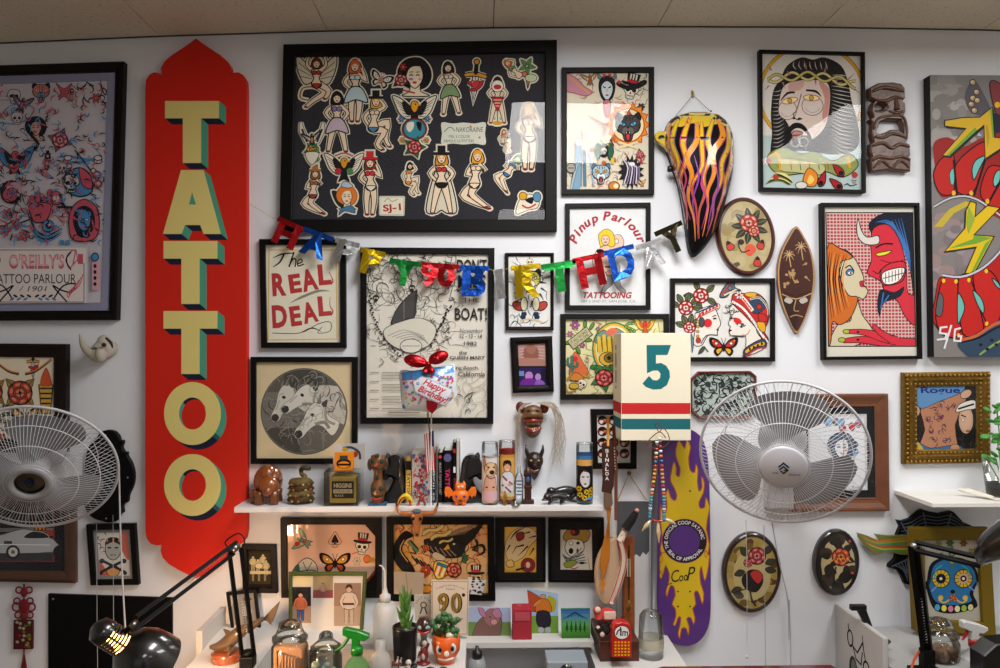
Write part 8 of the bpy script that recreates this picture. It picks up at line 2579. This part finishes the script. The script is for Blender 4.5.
# ------------------------------------------------------------------ things on the ledge
def cardT(px,d,py=None):
 return Matrix.Translation((W(px,640,d).x,-d,CZ)) @ Matrix.Scale(sc(d),4)
def flatcard(name,label,cat,q,d,col,draw=None,th=.004,kind='paper',lift=0):
 """stiff upright card given by photo corners TL,TR,BR,BL at depth d"""
 Q_ = [W(x,y,d) for x,y in q]
 r = thing(name,label,cat,(sum(v.x for v in Q_) / 4,-d,min(v.z for v in Q_)))
 m = M(kind=kind,col=col); m.prism([(v.x,v.z) for v in Q_],-d + th,-d); build(m,'card',r)
 if draw: a = Art(d + .0002,clip=q); draw(a); build(a,'print',r)
 return r
wf = lambda *A,**k: wframe(*A,**k)
def art_old(a):
 a.rect(228,592,262,640,'8a8680'); person(a,247,613,12,'a8a49c','6a6660','c9c4ba','3a3634'); a.sh([(243,600),(247,596),(252,600)],'4a4644',0); a.rect(229,596,238,634,'b8b4ac'); a.ell(234,614,3,12,'8a8680')
wf('standing_photo','small tilted black frame with an old portrait behind the fish figurine',[(226.5,592),(256.5,589),(262,635),(233,640)],3,'0e0c0b',.012,'flat',paper='8a8680',art=art_old,base=.03)
def art_green(a):
 a.rect(291,576,364,632,'d8d2c8'); a.rect(291,576,312,586,'f0dca8')
 a.rect(292,587,311,623,'2c2426'); a.rect(292,606,311,623,'b08a70'); person(a,300.5,606,15,'d8744c','3a5a90','d8a080','2a1a18')
 a.rect(313,576,333,598,'a8926c'); a.rect(313,590,333,598,'8a4a4c'); person(a,323,590,7,'b8907a','8a5a5a','c8a08a')
 a.rect(334,583,361,626,'9a7a66'); a.rect(334,606,361,626,'b09680'); person(a,349,604,20,'d0bca8','b8a692','c8a890','3a2a24'); a.rect(343,603,354,605,'2a2220')
wf('green_photo_frame','green and gold framed group of three family snapshots on the ledge',[(289,572),(367,572),(363,636),(289,636)],3.4,'4f5a2c',.015,'round','paint',paper='d8d2c8',art=art_green,base=.06)
# shark figurine on wooden base
T = Matrix.Translation((W(227,655,.33).x,-.33,CZ)) @ Matrix.Scale(sc(.34),4)
r = thing('shark_figurine','bronze shark figurine with raised tail on a round wooden base','figurine',T.translation)
m = M(T,'gloss','8a4420'); m.lathe([(0,0),(14,0),(15,2),(14,5),(15,8),(12,9.5),(0,9.5)],seg=28); build(m,'base',r)
m = M(T,'gloss','5a4630'); m.tube([(-17,0,13),(-8,0,14),(2,0,19),(12,0,27),(24,2,33),(35,4,40)],[1.6,4.5,7,6.4,4,1.6],14,5)
m.prism([(33,38),(42,48),(51,57),(47,44),(42,33),(38,37)],5,3,.5); m.prism([(0,22),(-4,31),(8,27)],.6,-.6,.2); m.tube([(2,-4,18),(6,-12,12),(4,-16,9)],[3,2,.4],8,3,flat=.4); m.tube([(0,0,9),(2,0,15)],2,8); build(m,'shark',r)
def jar(px,py,d,rad,h,label,fill,fcol,z0=DZ,lidk=1.0):
 x = W(px,640,d).x; s_ = sc(d); ztop = W(px,py,d).z
 T = Matrix.Translation((x,-d,z0)) @ Matrix.Scale(s_,4); Hh = (ztop - z0) / s_; hb = Hh - h
 r = thing('glass_jar',label,'jar',T.translation)
 m = M(T,'clearjar'); m.lathe([(0,1),(rad,1),(rad * 1.05,4),(rad * 1.05,hb - 5),(rad * .85,hb)],seg=32); build(m,'glass',r)
 m = M(T,'clearjar'); m.lathe([(rad * .8,hb),(rad * 1.02,hb + 1),(rad * 1.02,hb + 4),(rad * .85,hb + 6),(rad * .7 * lidk,hb + h * .6),(rad * .62 * lidk,hb + h - 2),(rad * .3,hb + h),(0,hb + h)],seg=32); build(m,'lid',r)
 m = M(T,fill,fcol); rnd = random.Random(px)
 if fill == 'paper':
  m.box(-rad * .9,rad * .9,-rad * .3,rad * .5,3,hb - 5,2)
  for k in range(7): m.box(-rad * .7 + k * 3,-rad * .7 + k * 3 + 2,-rad * .6,-rad * .3,5,hb - 8 - k,.5)
 else:
  for k in range(60): m.ball((rnd.uniform(-.65,.65) * rad,rnd.uniform(-.65,.65) * rad,rnd.uniform(3,hb - 12)),rnd.uniform(2.5,4.5),seg=8,rings=5)
 build(m,'contents',r)
jar(290,620,.46,17,20,'round-lidded glass jar of folded brown paper below the green frame','paper','b98a66')
jar(326,632,.46,15,18,'smaller glass jar of pale green pieces beside the green spray bottle','plastic','9ab09a',lidk=.7)
jar(940,618,.3,17,18,'glass jar of brown crumbs on the right desk under the skull board','cloth','8a6a54',z0=RZ)
T = Matrix.Translation(W(357,668,.5)) @ Matrix.Scale(sc(.5),4)
def sprayer(T,head,trig,body,label,z0,name='spray_bottle'):
 r = thing(name,label,'spray bottle',(T.translation.x,T.translation.y,z0))
 zz = (z0 - T.translation.z) / T.to_scale().z
 m = M(T,'plastic',head); m.prism([(-14,39),(-11,40),(2,37),(12,33),(12,30),(7,27),(3,28),(2,20),(-5,20),(-5,29),(-14,33)],3.5,-3.5,1); build(m,'nozzle_head',r)
 m = M(T,'plastic',trig); m.tube([(-8,0,31),(-11,0,26),(-15,0,21),(-22,0,17)] if head != 'c8c8c6' else [(-10,0,35),(-8,0,28),(-13,0,20)],[1.6,1.8,1.6,1],8,3); m.lathe([(0,14),(6,14),(6,20),(4.6,22),(0,22)]); build(m,'trigger',r)
 m = M(T,'milky' if head != 'c8c8c6' else 'plastic',body); m.lathe([(0,zz),(13,zz),(14,zz + 4),(14,-4),(10,6),(5,11),(5,15),(0,15)]); build(m,'bottle',r)
sprayer(T,'0f7a1c','0f7a1c','2a8a3a','bright green spray bottle in front of the ledge',DZ)
T = Matrix.Translation(W(975,660,.3)) @ Matrix.Scale(sc(.3),4)
sprayer(T,'c8c8c6','a81c1c','b8b8b6','white spray bottle with a red trigger on the right desk',RZ + .001)
T = cardT(385,.24) @ Matrix.Scale(.84,4)
r = thing('squeeze_bottle','tall white squeeze bottle with a bent spout left of the aloe','bottle',T.translation)
m = M(T,'milky','dcdad6'); m.lathe([(0,.5),(16,.5),(16.5,3),(16.5,44),(13,52),(6,55),(0,55)],sx=.85); build(m,'bottle',r)
m = M(T,'plastic','c8c6c2'); m.lathe([(0,54),(6.5,54),(6.5,62),(3.4,64),(2.2,70)]); m.tube([(0,0,68),(-.5,0,88),(-3,0,95),(-7,0,97)],[2,1.3,1,.7],8,4); build(m,'spout',r)
T = Matrix.Translation((W(380,660,.42).x,-.42,DZ)) @ Matrix.Scale(sc(.42),4)
hz = (W(379,640,.42).z - DZ) / sc(.42)
r = thing('lotion_bottle','small clear bottle in the recess right of the green spray bottle','bottle',T.translation)
m = M(T,'milky','c4c4be'); m.lathe([(0,1),(11,1),(11.5,hz - 22),(9,hz - 14),(4.5,hz - 10),(4.5,hz),(0,hz)]); build(m,'bottle',r)
# aloe
T = Matrix.Translation((W(405,640,.36).x,-.36,CZ)) @ Matrix.Scale(sc(.36),4)
r = thing('aloe_plant','spiky green aloe in a tall black pot','plant',T.translation)
m = M(T,'plastic','0b0a0a'); m.lathe([(0,0),(9.5,0),(11,3),(12.6,34),(12.4,36),(11.4,36),(11.2,31),(0,31)],seg=28); build(m,'pot',r)
m = M(T,'cloth','6a5a4a'); m.lathe([(0,33),(11.3,32)]); build(m,'soil',r)
rnd = random.Random(7)
for k in range(16):
 an = k * 2.4; h0 = 30 + k * 2.0; rr = rnd.uniform(7,11) * (1 - k / 40)
 m = M(T,'leaf','4c7c34'); m.tube([(0,0,h0),(rr * .5 * math.cos(an),rr * .5 * math.sin(an),h0 + 6),(rr * math.cos(an),rr * math.sin(an),h0 + 17)],[2.8,2.2,.2],8,4,flat=.6); build(m,'leaf',r)
m = M(T,'leaf','5f8a40'); m.tube([(0,0,30),(0,0,62)],[3,1.5],8); build(m,'stem',r)
# orange skull pot with succulent
T = Matrix.Translation((W(446,660,.36).x,-.36,CZ)) @ Matrix.Scale(sc(.36),4)
r = thing('skull_planter','orange painted skull cup holding a bushy succulent','plant',T.translation)
m = M(T,'gloss','e2601a'); m.lathe([(0,0),(8.5,0),(9.5,4),(13.5,12),(14.5,20),(13,27),(11.6,28),(11.4,25),(0,24)],seg=30); build(m,'pot',r)
for x,z_,q in ((-5,17,5),(6.5,18,5)):
 for kk,(c,w) in enumerate((('e8e0d4',1),('6a7078',.62),('1a1618',.4))):
  m = M(T,'paint',c); m.ball((x,-13 + abs(x) * .15 - kk * .5,z_),(q * w * .8,1,q * w)); build(m,('eye','iris','pupil')[kk],r)
m = M(T,'paint','e8e0d4'); m.ball((1.2,-14.4,13.6),(2.6,1,2.6)); m.tube([(-7,-9.2,7),(0,-11.6,6.4),(8,-9,7.6)],1,6,4); build(m,'nose_and_teeth',r)
m = M(T,'leaf','3f6a3a')
for k in range(44):
 an = rnd.uniform(0,2 * PI); q = rnd.uniform(2,14); h = rnd.uniform(30,50) - q * .4
 m.ball((q * math.cos(an) - 1,q * math.sin(an) * .7,h),(3,2.6,3.2),seg=8,rings=5)
m.tube([(0,0,24),(0,0,38)],1.6,6); build(m,'succulent',r)
m = M(T,'gloss','d8ccb0'); m.ball((4,-8,29),(4,3,3)); build(m,'pebble',r)
# little figures
T = Matrix.Translation((W(423.5,660,.37).x,-.37,CZ)) @ Matrix.Scale(sc(.37),4)
r = thing('dancer_figurine','small red figurine with a glossy dark head between the two pots','figurine',T.translation)
m = M(T,'gloss','7a1a16'); m.lathe([(0,0),(7,.4),(6.5,2),(0,2.4)]); m.tube([(0,0,2),(1,0,10),(-1,0,16)],[3.4,4.2,2.6],10,4); m.tube([(-3,0,12),(-5,-2,6)],1.4,6); m.tube([(3,0,14),(5,-1,20)],1.4,6); build(m,'body',r)
m = M(T,'gloss','c8bca8'); m.ball((1,-1,20),(2.6,2.4,3)); m.ball((0,-3,8),(2,1.6,3.4)); build(m,'face',r)
T = Matrix.Translation((W(424,620,.22).x,-.22,CZ)) @ Matrix.Scale(sc(.22),4)
r = thing('painted_mask_head','dark and red painted head ornament with pale blue eyes below the award card','figurine',T.translation)
m = M(T,'gloss','3a1814'); m.lathe([(0,0),(5,0),(3,6),(4,12),(8,15),(8.6,21),(5,27),(0,28)]); build(m,'head',r)
m = M(T,'gloss','8ab0b4'); m.ball((-3.4,-7,20),(3,1.6,1.8)); m.ball((3.6,-7,20),(3,1.6,1.8)); build(m,'eyes',r)
m = M(T,'gloss','a02a20'); m.tube([(-6,-6,16),(0,-9,14.6),(6,-6,16)],1.3,6,3); build(m,'mouth',r)
T = Matrix.Translation((W(395,660,.41).x,-.41,CZ)) @ Matrix.Scale(sc(.41),4)
r = thing('ox_figurine','tiny brown four-legged animal figurine at the front of the counter','figurine',T.translation)
m = M(T,'gloss','6a2e20'); m.ball((0,0,5),(5.5,2.6,3)); m.ball((5.5,-.5,6),(2,1.6,1.8))
for x in (-3.5,3.5):
 for y in (-1.4,1.4): m.tube([(x,y,4),(x,y,0)],.8,6)
m.set('gloss','d8ccb8'); m.tube([(2,0,7),(3,0,12)],1,6); m.tube([(5,0,7),(6.4,0,11)],.9,6); build(m,'body',r)
T = Matrix.Translation((W(408.5,660,.41).x,-.41,CZ)) @ Matrix.Scale(sc(.41),4)
r = thing('tiny_skull','tiny cream skull bead in front of the black pot','skull',T.translation)
m = M(T,'gloss','d8cfb8'); m.ball((0,0,6),(3,3,3.2)); m.ball((0,-.4,2.4),(2,2,2.4)); m.set('paint','2a201c'); m.ball((-1.1,-2.7,5.6),(.7,.5,.8)); m.ball((1.1,-2.7,5.6),(.7,.5,.8)); build(m,'skull',r)
for i,(px,lb) in enumerate(((430,'flat bronze coin left of the skull cup, at the counter front'),(443,'flat silvery coin below the skull cup'))):
 T = Matrix.Translation((W(px,666,.42).x,-.415,CZ)) @ Matrix.Scale(sc(.42),4)
 m = M(T,'metal',('8a6a3a','9a9484')[i]); m.lathe([(0,0),(4,0),(4,1),(0,1)]); tag(build(m,'coin'),lb,'coin')
m = M(Matrix.Translation((W(414,655,.4).x,-.4,CZ)) @ Matrix.Scale(sc(.4),4),'gloss','0c0c0e'); m.lathe([(0,0),(3.4,0),(3.6,2.4),(2,3.4),(0,3.4)]); tag(build(m,'bottle_cap'),'tiny black round cap beside the black pot','cap')
# cards
flatcard('torn_paper','torn tan paper stuck low on the eagle flash frame','paper',[(394,571),(424,573),(423,595),(394,594)],.026,'b3a088',lambda a: a.line([(406,572),(408,594)],.6,'8a7a66'),.002)
flatcard('award_card','small cream card with a printed rosette behind the figurine','card',[(414,595),(432,594),(432,621),(415,621)],.13,'d4c4b0',lambda a: (a.ell(423.5,605,3.4,3.4,'5a4c44'),a.ell(423.5,605,2.2,2.2,'d4c4b0'),a.line([(422,608),(420,614)],1.4,'4a3c34'),a.line([(425,608),(427,614)],1.4,'4a3c34'),a.arctext('BEST EVER',423.5,605,6.4,-170,-10,1.8,'5a4c44'),a.text('AWARD',418,615.5,429,617.5,'5a4c44')))
def d90(a):
 a.line([(432.5,581.5),(468,581.5),(467,634),(432.5,634)],.6,'8a7a68',True)
 a.arctext('Congratulations and',450,612,26,-122,-58,1.9,'5a5048'); a.text('Cheers',446,588,455,590,'5a5048')
 for t,x in (('9',443),('0',456)):
  a.text(t,x - 5.2,593,x + 6.4,613.4,'1c1612',.03); a.text(t,x - 5.6,593.4,x + 5.2,612.6,'8a6e2c',.02)
  for k in range(3): a.line([(x - 3.5 + k * 3,596),(x - 3.5 + k * 3,611)],.4,'2a2014')
 a.ell(463.5,595,1.8,1.8,'1c1612'); a.text('BIRTHDAY',437,618,463,621.5,'4a4038',.02,.1)
flatcard('birthday_card','cream birthday card with a large gold and black 90','card',[(431.5,580),(469.5,580),(468,635.5),(431.5,635.5)],.17,'cfc0ae',d90)
def dlace(a):
 rnd = random.Random(3)
 for k in range(26): a.ell(rnd.uniform(469,485),rnd.uniform(578,594),rnd.uniform(.8,1.6),rnd.uniform(.6,1.4),'3a2c26')
flatcard('lace_paper','white cut-out lace paper with dark holes on the eagle flash corner','paper',[(468,577),(486,580),(482,595),(470,594)],.026,'d4d0d0',dlace,.002)
def dpig(a):
 a.rect(466,604,514,626,'a8b4d0'); a.rect(466,622,514,642,'6f8a4c'); a.sh([(473,641),(476,625),(484,616),(496,612),(502,622),(496,641)],'7a5a52',.4)
 a.ell(492,617,8,9,'9a6a6a'); a.sh([(478,606),(484,610),(486,618),(480,614)],'b87a9a',.4); a.sh([(492,612),(498,608),(502,616),(496,618)],'b87a9a',.4); a.ell(494,622,3.4,3,'c89090',.4); a.ell(490,617,.8,.8,K)
flatcard('pig_postcard','postcard of a brown pig with pink ears leaning left of the red box','postcard',[(467.5,607),(510.5,608),(511,639),(468.5,641)],.14,'a8b4d0',dpig)
r = thing('red_box','small dusty red rectangular case with a ring between the postcards','box',(W(522,640,.17).x,-.15,CZ))
q0,q1 = W(512.5,609,.18),W(532,640,.18); m = M(kind='paint',col='a8303c'); m.box(q0.x,q1.x,-.18,-.12,CZ,q0.z,.003); m.set('paint','b8505a'); m.box(q0.x + .008,q1.x - .008,-.182,-.18,q0.z - .04,q0.z - .012); build(m,'case',r)
m = M(kind='metal',col='8a8a88'); c = W(519,608,.15); m.tube([(c.x + .012 * math.cos(t * PI / 6),-.15,c.z + .01 * math.sin(t * PI / 6)) for t in range(12)],.001,5,closed=True); build(m,'ring',r)
def dman(a):
 a.rect(526,588,560,642,'6f9a3a'); a.rect(526,588,560,616,'9ab8dc'); a.sh([(548,596),(556,600),(554,612),(546,608)],'a8a02c',0); a.sh([(526,590),(548,604),(540,612),(526,608)],'b04a2a',.4); a.ell(543,597,3,3,'c88a5a',.4); a.sh([(538,600),(548,600),(551,612),(536,612)],'c8702a',.5); a.sh([(537,612),(549,612),(550,626),(538,626)],'2a2430',.4); a.ell(541,630,3,3,'a8a4b8'); a.ell(548,630,3,3,'a8a4b8'); a.line([(540,600),(534,606)],2,'c88a5a')
flatcard('painted_card','tall bright greeting card with a dancing figure on grass','card',[(527,589),(558,594),(558.5,641),(532,637)],.12,'6f9a3a',dman)
def dtrees(a):
 for k in range(10): a.rect(560,608 + 3 * k,591,611.2 + 3 * k,('2f5f9a','3a6ea0','4a7fa0','4f8a8c','55926e','5a9a58','4f9044','4a8a3a','46802f','3f762a')[k])
 for k in range(5): a.line([(567 + 4.4 * k,632),(567 + 4.4 * k,622)],1,'1a3a1c'); a.poly([(565.5 + 4.4 * k,630),(568.5 + 4.4 * k,630),(567 + 4.4 * k,620)],'1f4a24')
 for k in range(7): a.line([(575,612),(563 + 4 * k,616 + abs(3 - k))],.7,'1a2f5a')
flatcard('tree_tile','square blue and green tile painted with fir trees','tile',[(561,609),(590,608.5),(590.5,638),(562,638.5)],.17,'3f762a',dtrees,.008)
# small ink bottle and turntable in the recess
T = Matrix.Translation((W(477,660,.3).x,-.3,DZ)) @ Matrix.Scale(sc(.3),4); hz = (W(477,646,.3).z - DZ) / sc(.3)
r = thing('ink_bottle','small grey bottle with a black cap in the recess right of the pots','bottle',T.translation)
m = M(T,'milky','a8acac'); m.lathe([(0,0),(9.5,0),(9.5,hz - 20),(7,hz - 12),(0,hz - 11)]); build(m,'bottle',r)
m = M(T,'plastic','0c0c0d'); m.lathe([(0,hz - 12),(5,hz - 12),(5,hz - 5),(2,hz - 4),(1.6,hz),(0,hz)]); build(m,'cap',r)
r = thing('record_player','pale grey boxy device with a dark round dial under the ledge','device',(W(566,668,.3).x,-.2,DZ))
q0,q1 = W(547,662,.32),W(588,690,.32); m = M(kind='plastic',col='8f9aa4'); m.box(q0.x,q1.x,-.32,-.215,DZ,q0.z,.004); build(m,'body',r)
m = M(kind='gloss',col='0e0e10'); c = W(567,672,.33); m.lathe([(0,0),(.022,0),(.022,.006),(0,.006)],(c.x,-.32,c.z),'y'); build(m,'dial',r)
# ------------------------------------------------------------------ knives, bag and stand on the right block
BZ = CZ - .045
r = thing('wooden_stand','tall brown wooden stand behind the red toy radio','stand',(W(618,655,.22).x,-.22,BZ))
q0,q1 = W(598,610,.22),W(637,655,.22); m = M(kind='wood',col='4a2416'); m.box(q0.x,q1.x,-.26,-.04,BZ,q0.z - .09,.003)
m.set('wood','8a4a22'); q0,q1 = W(623,537,.1),W(634,610,.1); m.box(q0.x,q1.x,-.115,-.07,BZ,q0.z,.003); build(m,'board',r)
m = M(kind='paint',col='c8b898'); q0 = W(629,560,.13); m.box(q0.x - .006,q0.x + .006,-.125,-.114,q0.z - .06,q0.z); m.set('metal','1a1614'); m.tube([W(629,545,.13),W(629,600,.13)],.002,6); m.set('gilt','8a6a2c'); m.ball(W(629,606,.14),(.008,.006,.02)); build(m,'tassels',r)
d = .14
r = thing('leather_case','cream leather drum-shaped case with red stitching and a black handle','case',(W(615,607,d).x,-d,W(615,607,d).z))
m = M(kind='cloth',col='bfa284'); m.prism([(W(x,y,d).x,W(x,y,d).z) for x,y in catmull([(616,538),(621,552),(619,575),(613,598),(606,605),(598,597),(595.5,580),(597,562),(605,546)],3,True)],-d + .03,-d,.004); build(m,'hide',r)
m = M(kind='cloth',col='d2c4ae'); m.tube([W(x,y,d + .012) for x,y in ((620,540),(624,560),(618,585),(611,603))],[.008,.012,.014,.01],10,4); build(m,'edge',r)
m = M(kind='plastic',col='b82434')
for off in (-3,3): m.tube([W(x + off * .8,y,d + .028) for x,y in ((620,540),(624,560),(618,585),(611,603))],.0016,6,4)
for k in range(3): m.tube([W(619 + 2 * k,541 - 5 * k,d + .02),W(626 + 1.6 * k,534 - 4 * k,d + .02)],.0013,5)
build(m,'stitching',r)
m = M(kind='cloth',col='c8bca8'); m.tube([W(620,541,d + .01),W(628,524,d + .01)],[.013,.010],10); build(m,'neck',r)
m = M(kind='cloth',col='100e0f'); m.tube([W(625,529,d + .012),W(632,519,d + .012),W(636,512,d + .012)],[.017,.015,.010],10,3); m.set('plastic','c08a80'); m.ball(W(637,510.5,d + .012),.008); build(m,'handle',r)
d = .17
r = thing('leather_sheath','dark brown leather knife sheath lettered SINALOA hanging by the numbered box','sheath',(W(609,508,d).x,-d,W(609,510,d).z))
m = M(kind='cloth',col='38160f'); m.prism([(W(x,y,d).x,W(x,y,d).z) for x,y in ((602,444),(612,441),(615,443),(614,486),(611,494),(602,492),(603,480))],-d + .012,-d,.002); build(m,'leather',r)
a = Art(d + .0004);
for k,ch in enumerate('SINALOA'): a.text(ch,605.2 - (ch == 'I') * -1.2,449 + 4.6 * k,608.8 - (ch == 'I') * 1.2,452.6 + 4.6 * k,'d8d4cc',.03)
build(a,'lettering',r)
m = M(kind='cloth',col='6a5040'); m.prism([(W(x,y,d).x,W(x,y,d).z) for x,y in ((604,492),(612,492),(613,504),(608,512),(604,506))],-d + .01,-d,.002); build(m,'tip',r)
m = M(kind='wood',col='b8801c'); m.tube([W(608,416,d + .004),W(608,446,d + .004)],.0045,8); build(m,'strap',r)
m = M(kind='cloth',col='b06a10')
for k in range(7): m.tube([W(607 + k * .6,508,d),W(609 - k * .3,530,d),W(608 - k * 1.2,560,d),W(600 + k * .8,586 + k % 3 * 3,d)],[.003,.004,.004,.002],6,3,flat=.5)
build(m,'fringe',r)
m = M(kind='cloth',col='5a2c18'); m.tube([W(613.6,425,d),W(616,470,d),W(616,520,d)],.006,8); m.set('paint','c8c0b0')
for k in range(8): m.ball(W(614.4 + k * .1,448 + 3 * k,d + .007),.002,seg=6,rings=4)
tag(build(m,'walking_stick'),'thin brown stick with pale dots hanging beside the sheath','stick')
T = Matrix.Translation((W(608,625,.3).x,-.24,W(608,628,.3).z)) @ Matrix.Scale(sc(.3),4)
r = thing('doll_bundle','bundle of small dolls in red, white and black on the stand','doll',T.translation)
rnd = random.Random(8); m = M(T,'cloth','b83a34'); m.ball((2,0,6),(10,6,8)); m.tube([(-9,0,14),(-5,0,4)],[4,5],8); build(m,'clothing',r)
m = M(T,'cloth','15110f')
for k in range(12): m.ball((rnd.uniform(-8,12),-5 + rnd.uniform(-2,1),rnd.uniform(-10,1)),rnd.uniform(2.4,4),seg=8,rings=6)
build(m,'dark_fur',r)
m = M(T,'cloth','d8b8a8'); m.box(-2,10,-7,-4,4,12,1); build(m,'apron',r)
for p_,q_ in (((-8,-3,13),3.2),((-4,-8,-10),2.6),((-8,-7,-4),2.4),((6,-8,-2),2.2)): m = M(T,'cloth','d8b8a8'); m.ball(p_,q_); build(m,'head',r)
d = .32
r = thing('toy_radio','red toy radio with a round white face and rows of yellow buttons','toy',(W(622,658,d).x,-d,BZ))
q = catmull([(612.5,657.5),(612.5,630),(616,624),(622,622.3),(628,624),(631.5,630),(631.5,657.5)],1)
q = [(612.5,657.5),(612.5,630),(613.5,626.5),(616.5,623.6),(622,622.3),(627.5,623.6),(630.5,626.5),(631.5,630),(631.5,657.5)]
m = M(kind='plastic',col='b81812'); m.prism([(W(x,y,d).x,max(BZ,W(x,y,d).z)) for x,y in q],-d + .04,-d,.002); build(m,'case',r)
a = Art(d + .0003); a.ell(622,632.5,8,7.2,K,n=24); a.ell(622,632.5,7.2,6.5,'e2e0dc',n=24); a.line([(616.5,635),(618,631),(621,629.5),(620.5,635)],1.3,K,n=3); a.line([(620.5,627),(621,636)],1.3,K); a.line([(622.6,636),(623,631.6),(625,631.6),(625,636)],1.1,K); a.line([(625,632),(627.4,632),(627.4,636)],1.1,K)
for i in range(5):
 for j in range(5): a.rect(614.6 + 3.3 * i,641.5 + 3.2 * j,616.4 + 3.3 * i,643 + 3.2 * j,'dfc81c')
build(a,'face',r)
for (x0_,x1_,c1,c2,lb) in ((598,622,'dcd8d4','d8702a','white and orange business card lying in front of the toy radio'),(624,642,'2a221c','c8bca8','dark patterned business card lying right of the toy radio')):
 q0,q1 = W(x0_,663,.33),W(x1_,663,.33); m = M(kind='paper',col=c1); m.box(q0.x,q1.x,-.338,-.322,BZ,BZ + .002); m.set('paper',c2); m.box(q0.x + .01,q1.x - .01,-.333,-.327,BZ + .002,BZ + .0025); tag(build(m,'business_card'),lb,'card')
# metal tube standing in a clear tumbler
r = thing('metal_pole','slim grey metal tube rising behind the bead necklace','pole',(W(655,615,.1).x,-.1,W(655,615,.1).z))
m = M(kind='plastic',col='66666a'); m.tube([W(655,440,.1),W(653.5,618,.1)],.011,14); build(m,'tube',r)
T = Matrix.Translation((W(651,660,.22).x,-.22,BZ)) @ Matrix.Scale(sc(.22),4); hz = (W(651,610,.22).z - BZ) / sc(.22)
r = thing('clear_tumbler','upturned clear plastic tumbler with a yellowed band beneath the metal tube','tumbler',T.translation)
m = M(T,'clear'); m.lathe([(12,0),(12.5,hz * .35),(11.5,hz - 6),(8,hz - 1),(3,hz)],seg=28); build(m,'cup',r)
m = M(T,'milky','b8ac8c'); m.lathe([(12.8,hz * .2),(13,hz * .2 + 9),(12,hz * .2 + 11)],seg=28); build(m,'band',r)
# bead necklace with teeth
d = .22
r = thing('bead_necklace','colourful bead necklace with three hanging teeth below the numbered box','necklace',(W(662,545,d).x,-d,W(662,545,d).z))
m = M(kind='cloth',col='6a3a28'); m.tube([W(x,y,d) for x,y in ((655,424),(659,432),(663,428),(668,434),(669,442),(662,448),(652,448),(647,444),(652,437),(660,432),(666,438))],.0016,6,4); m.tube([W(664,428,d),W(656,422,d)],.0012,5); build(m,'cord',r)
bc = {'r': 'b02a20','o': 'd8702a','b': '2a6aa0','t': '4a9aa0','w': 'd8d4cc','y': 'c8a82c','d': '2a2430'}
for pts in ([(657,440),(655,470),(651,500),(650,518)],[(659.5,436),(662,470),(664,500),(664,520)]):
 P_ = catmull([(x,y,0) for x,y in pts],8)
 sq = 'bwdrwobroyoyrwottbtwbtbtbttw'
 for k in range(1,len(P_)):
  m = M(kind='gloss',col=bc[sq[k % len(sq)]]); c = W(P_[k].x,P_[k].y,d); m.lathe([(0,-.0045),(.0062,-.004),(.0062,.004),(0,.0045)],tuple(c),'z',10); build(m,'bead',r)
m = M(kind='gloss',col='a82420'); m.tube([W(650,518,d),W(655,521,d),W(661,521,d),W(665,519,d)],.004,8,3); build(m,'red_beads',r)
for x0_,y0_,x1_,y1_ in ((651,520,642,531),(658,522,659,543),(665,519,676,524)):
 m = M(kind='gloss',col='cdb88e'); m.tube([W(x0_,y0_,d),W((x0_ + x1_) / 2,(y0_ + y1_) / 2,d + .004),W(x1_,y1_,d)],[.004,.008,.001],8,3); build(m,'tooth',r)
# right bottom corner
m = M(kind='plastic',col='060607'); q0,q1 = W(984,656,.47),W(1040,656,.47); m.prism([(q0.x,RZ),(q1.x,RZ),(q1.x,q0.z + .05),(q0.x + .04,q0.z + .035),(q0.x,q0.z - .0)],-.4,-.47,.004)
tag(build(m,'black_bin'),'black angular box cut off by the lower right corner','box')
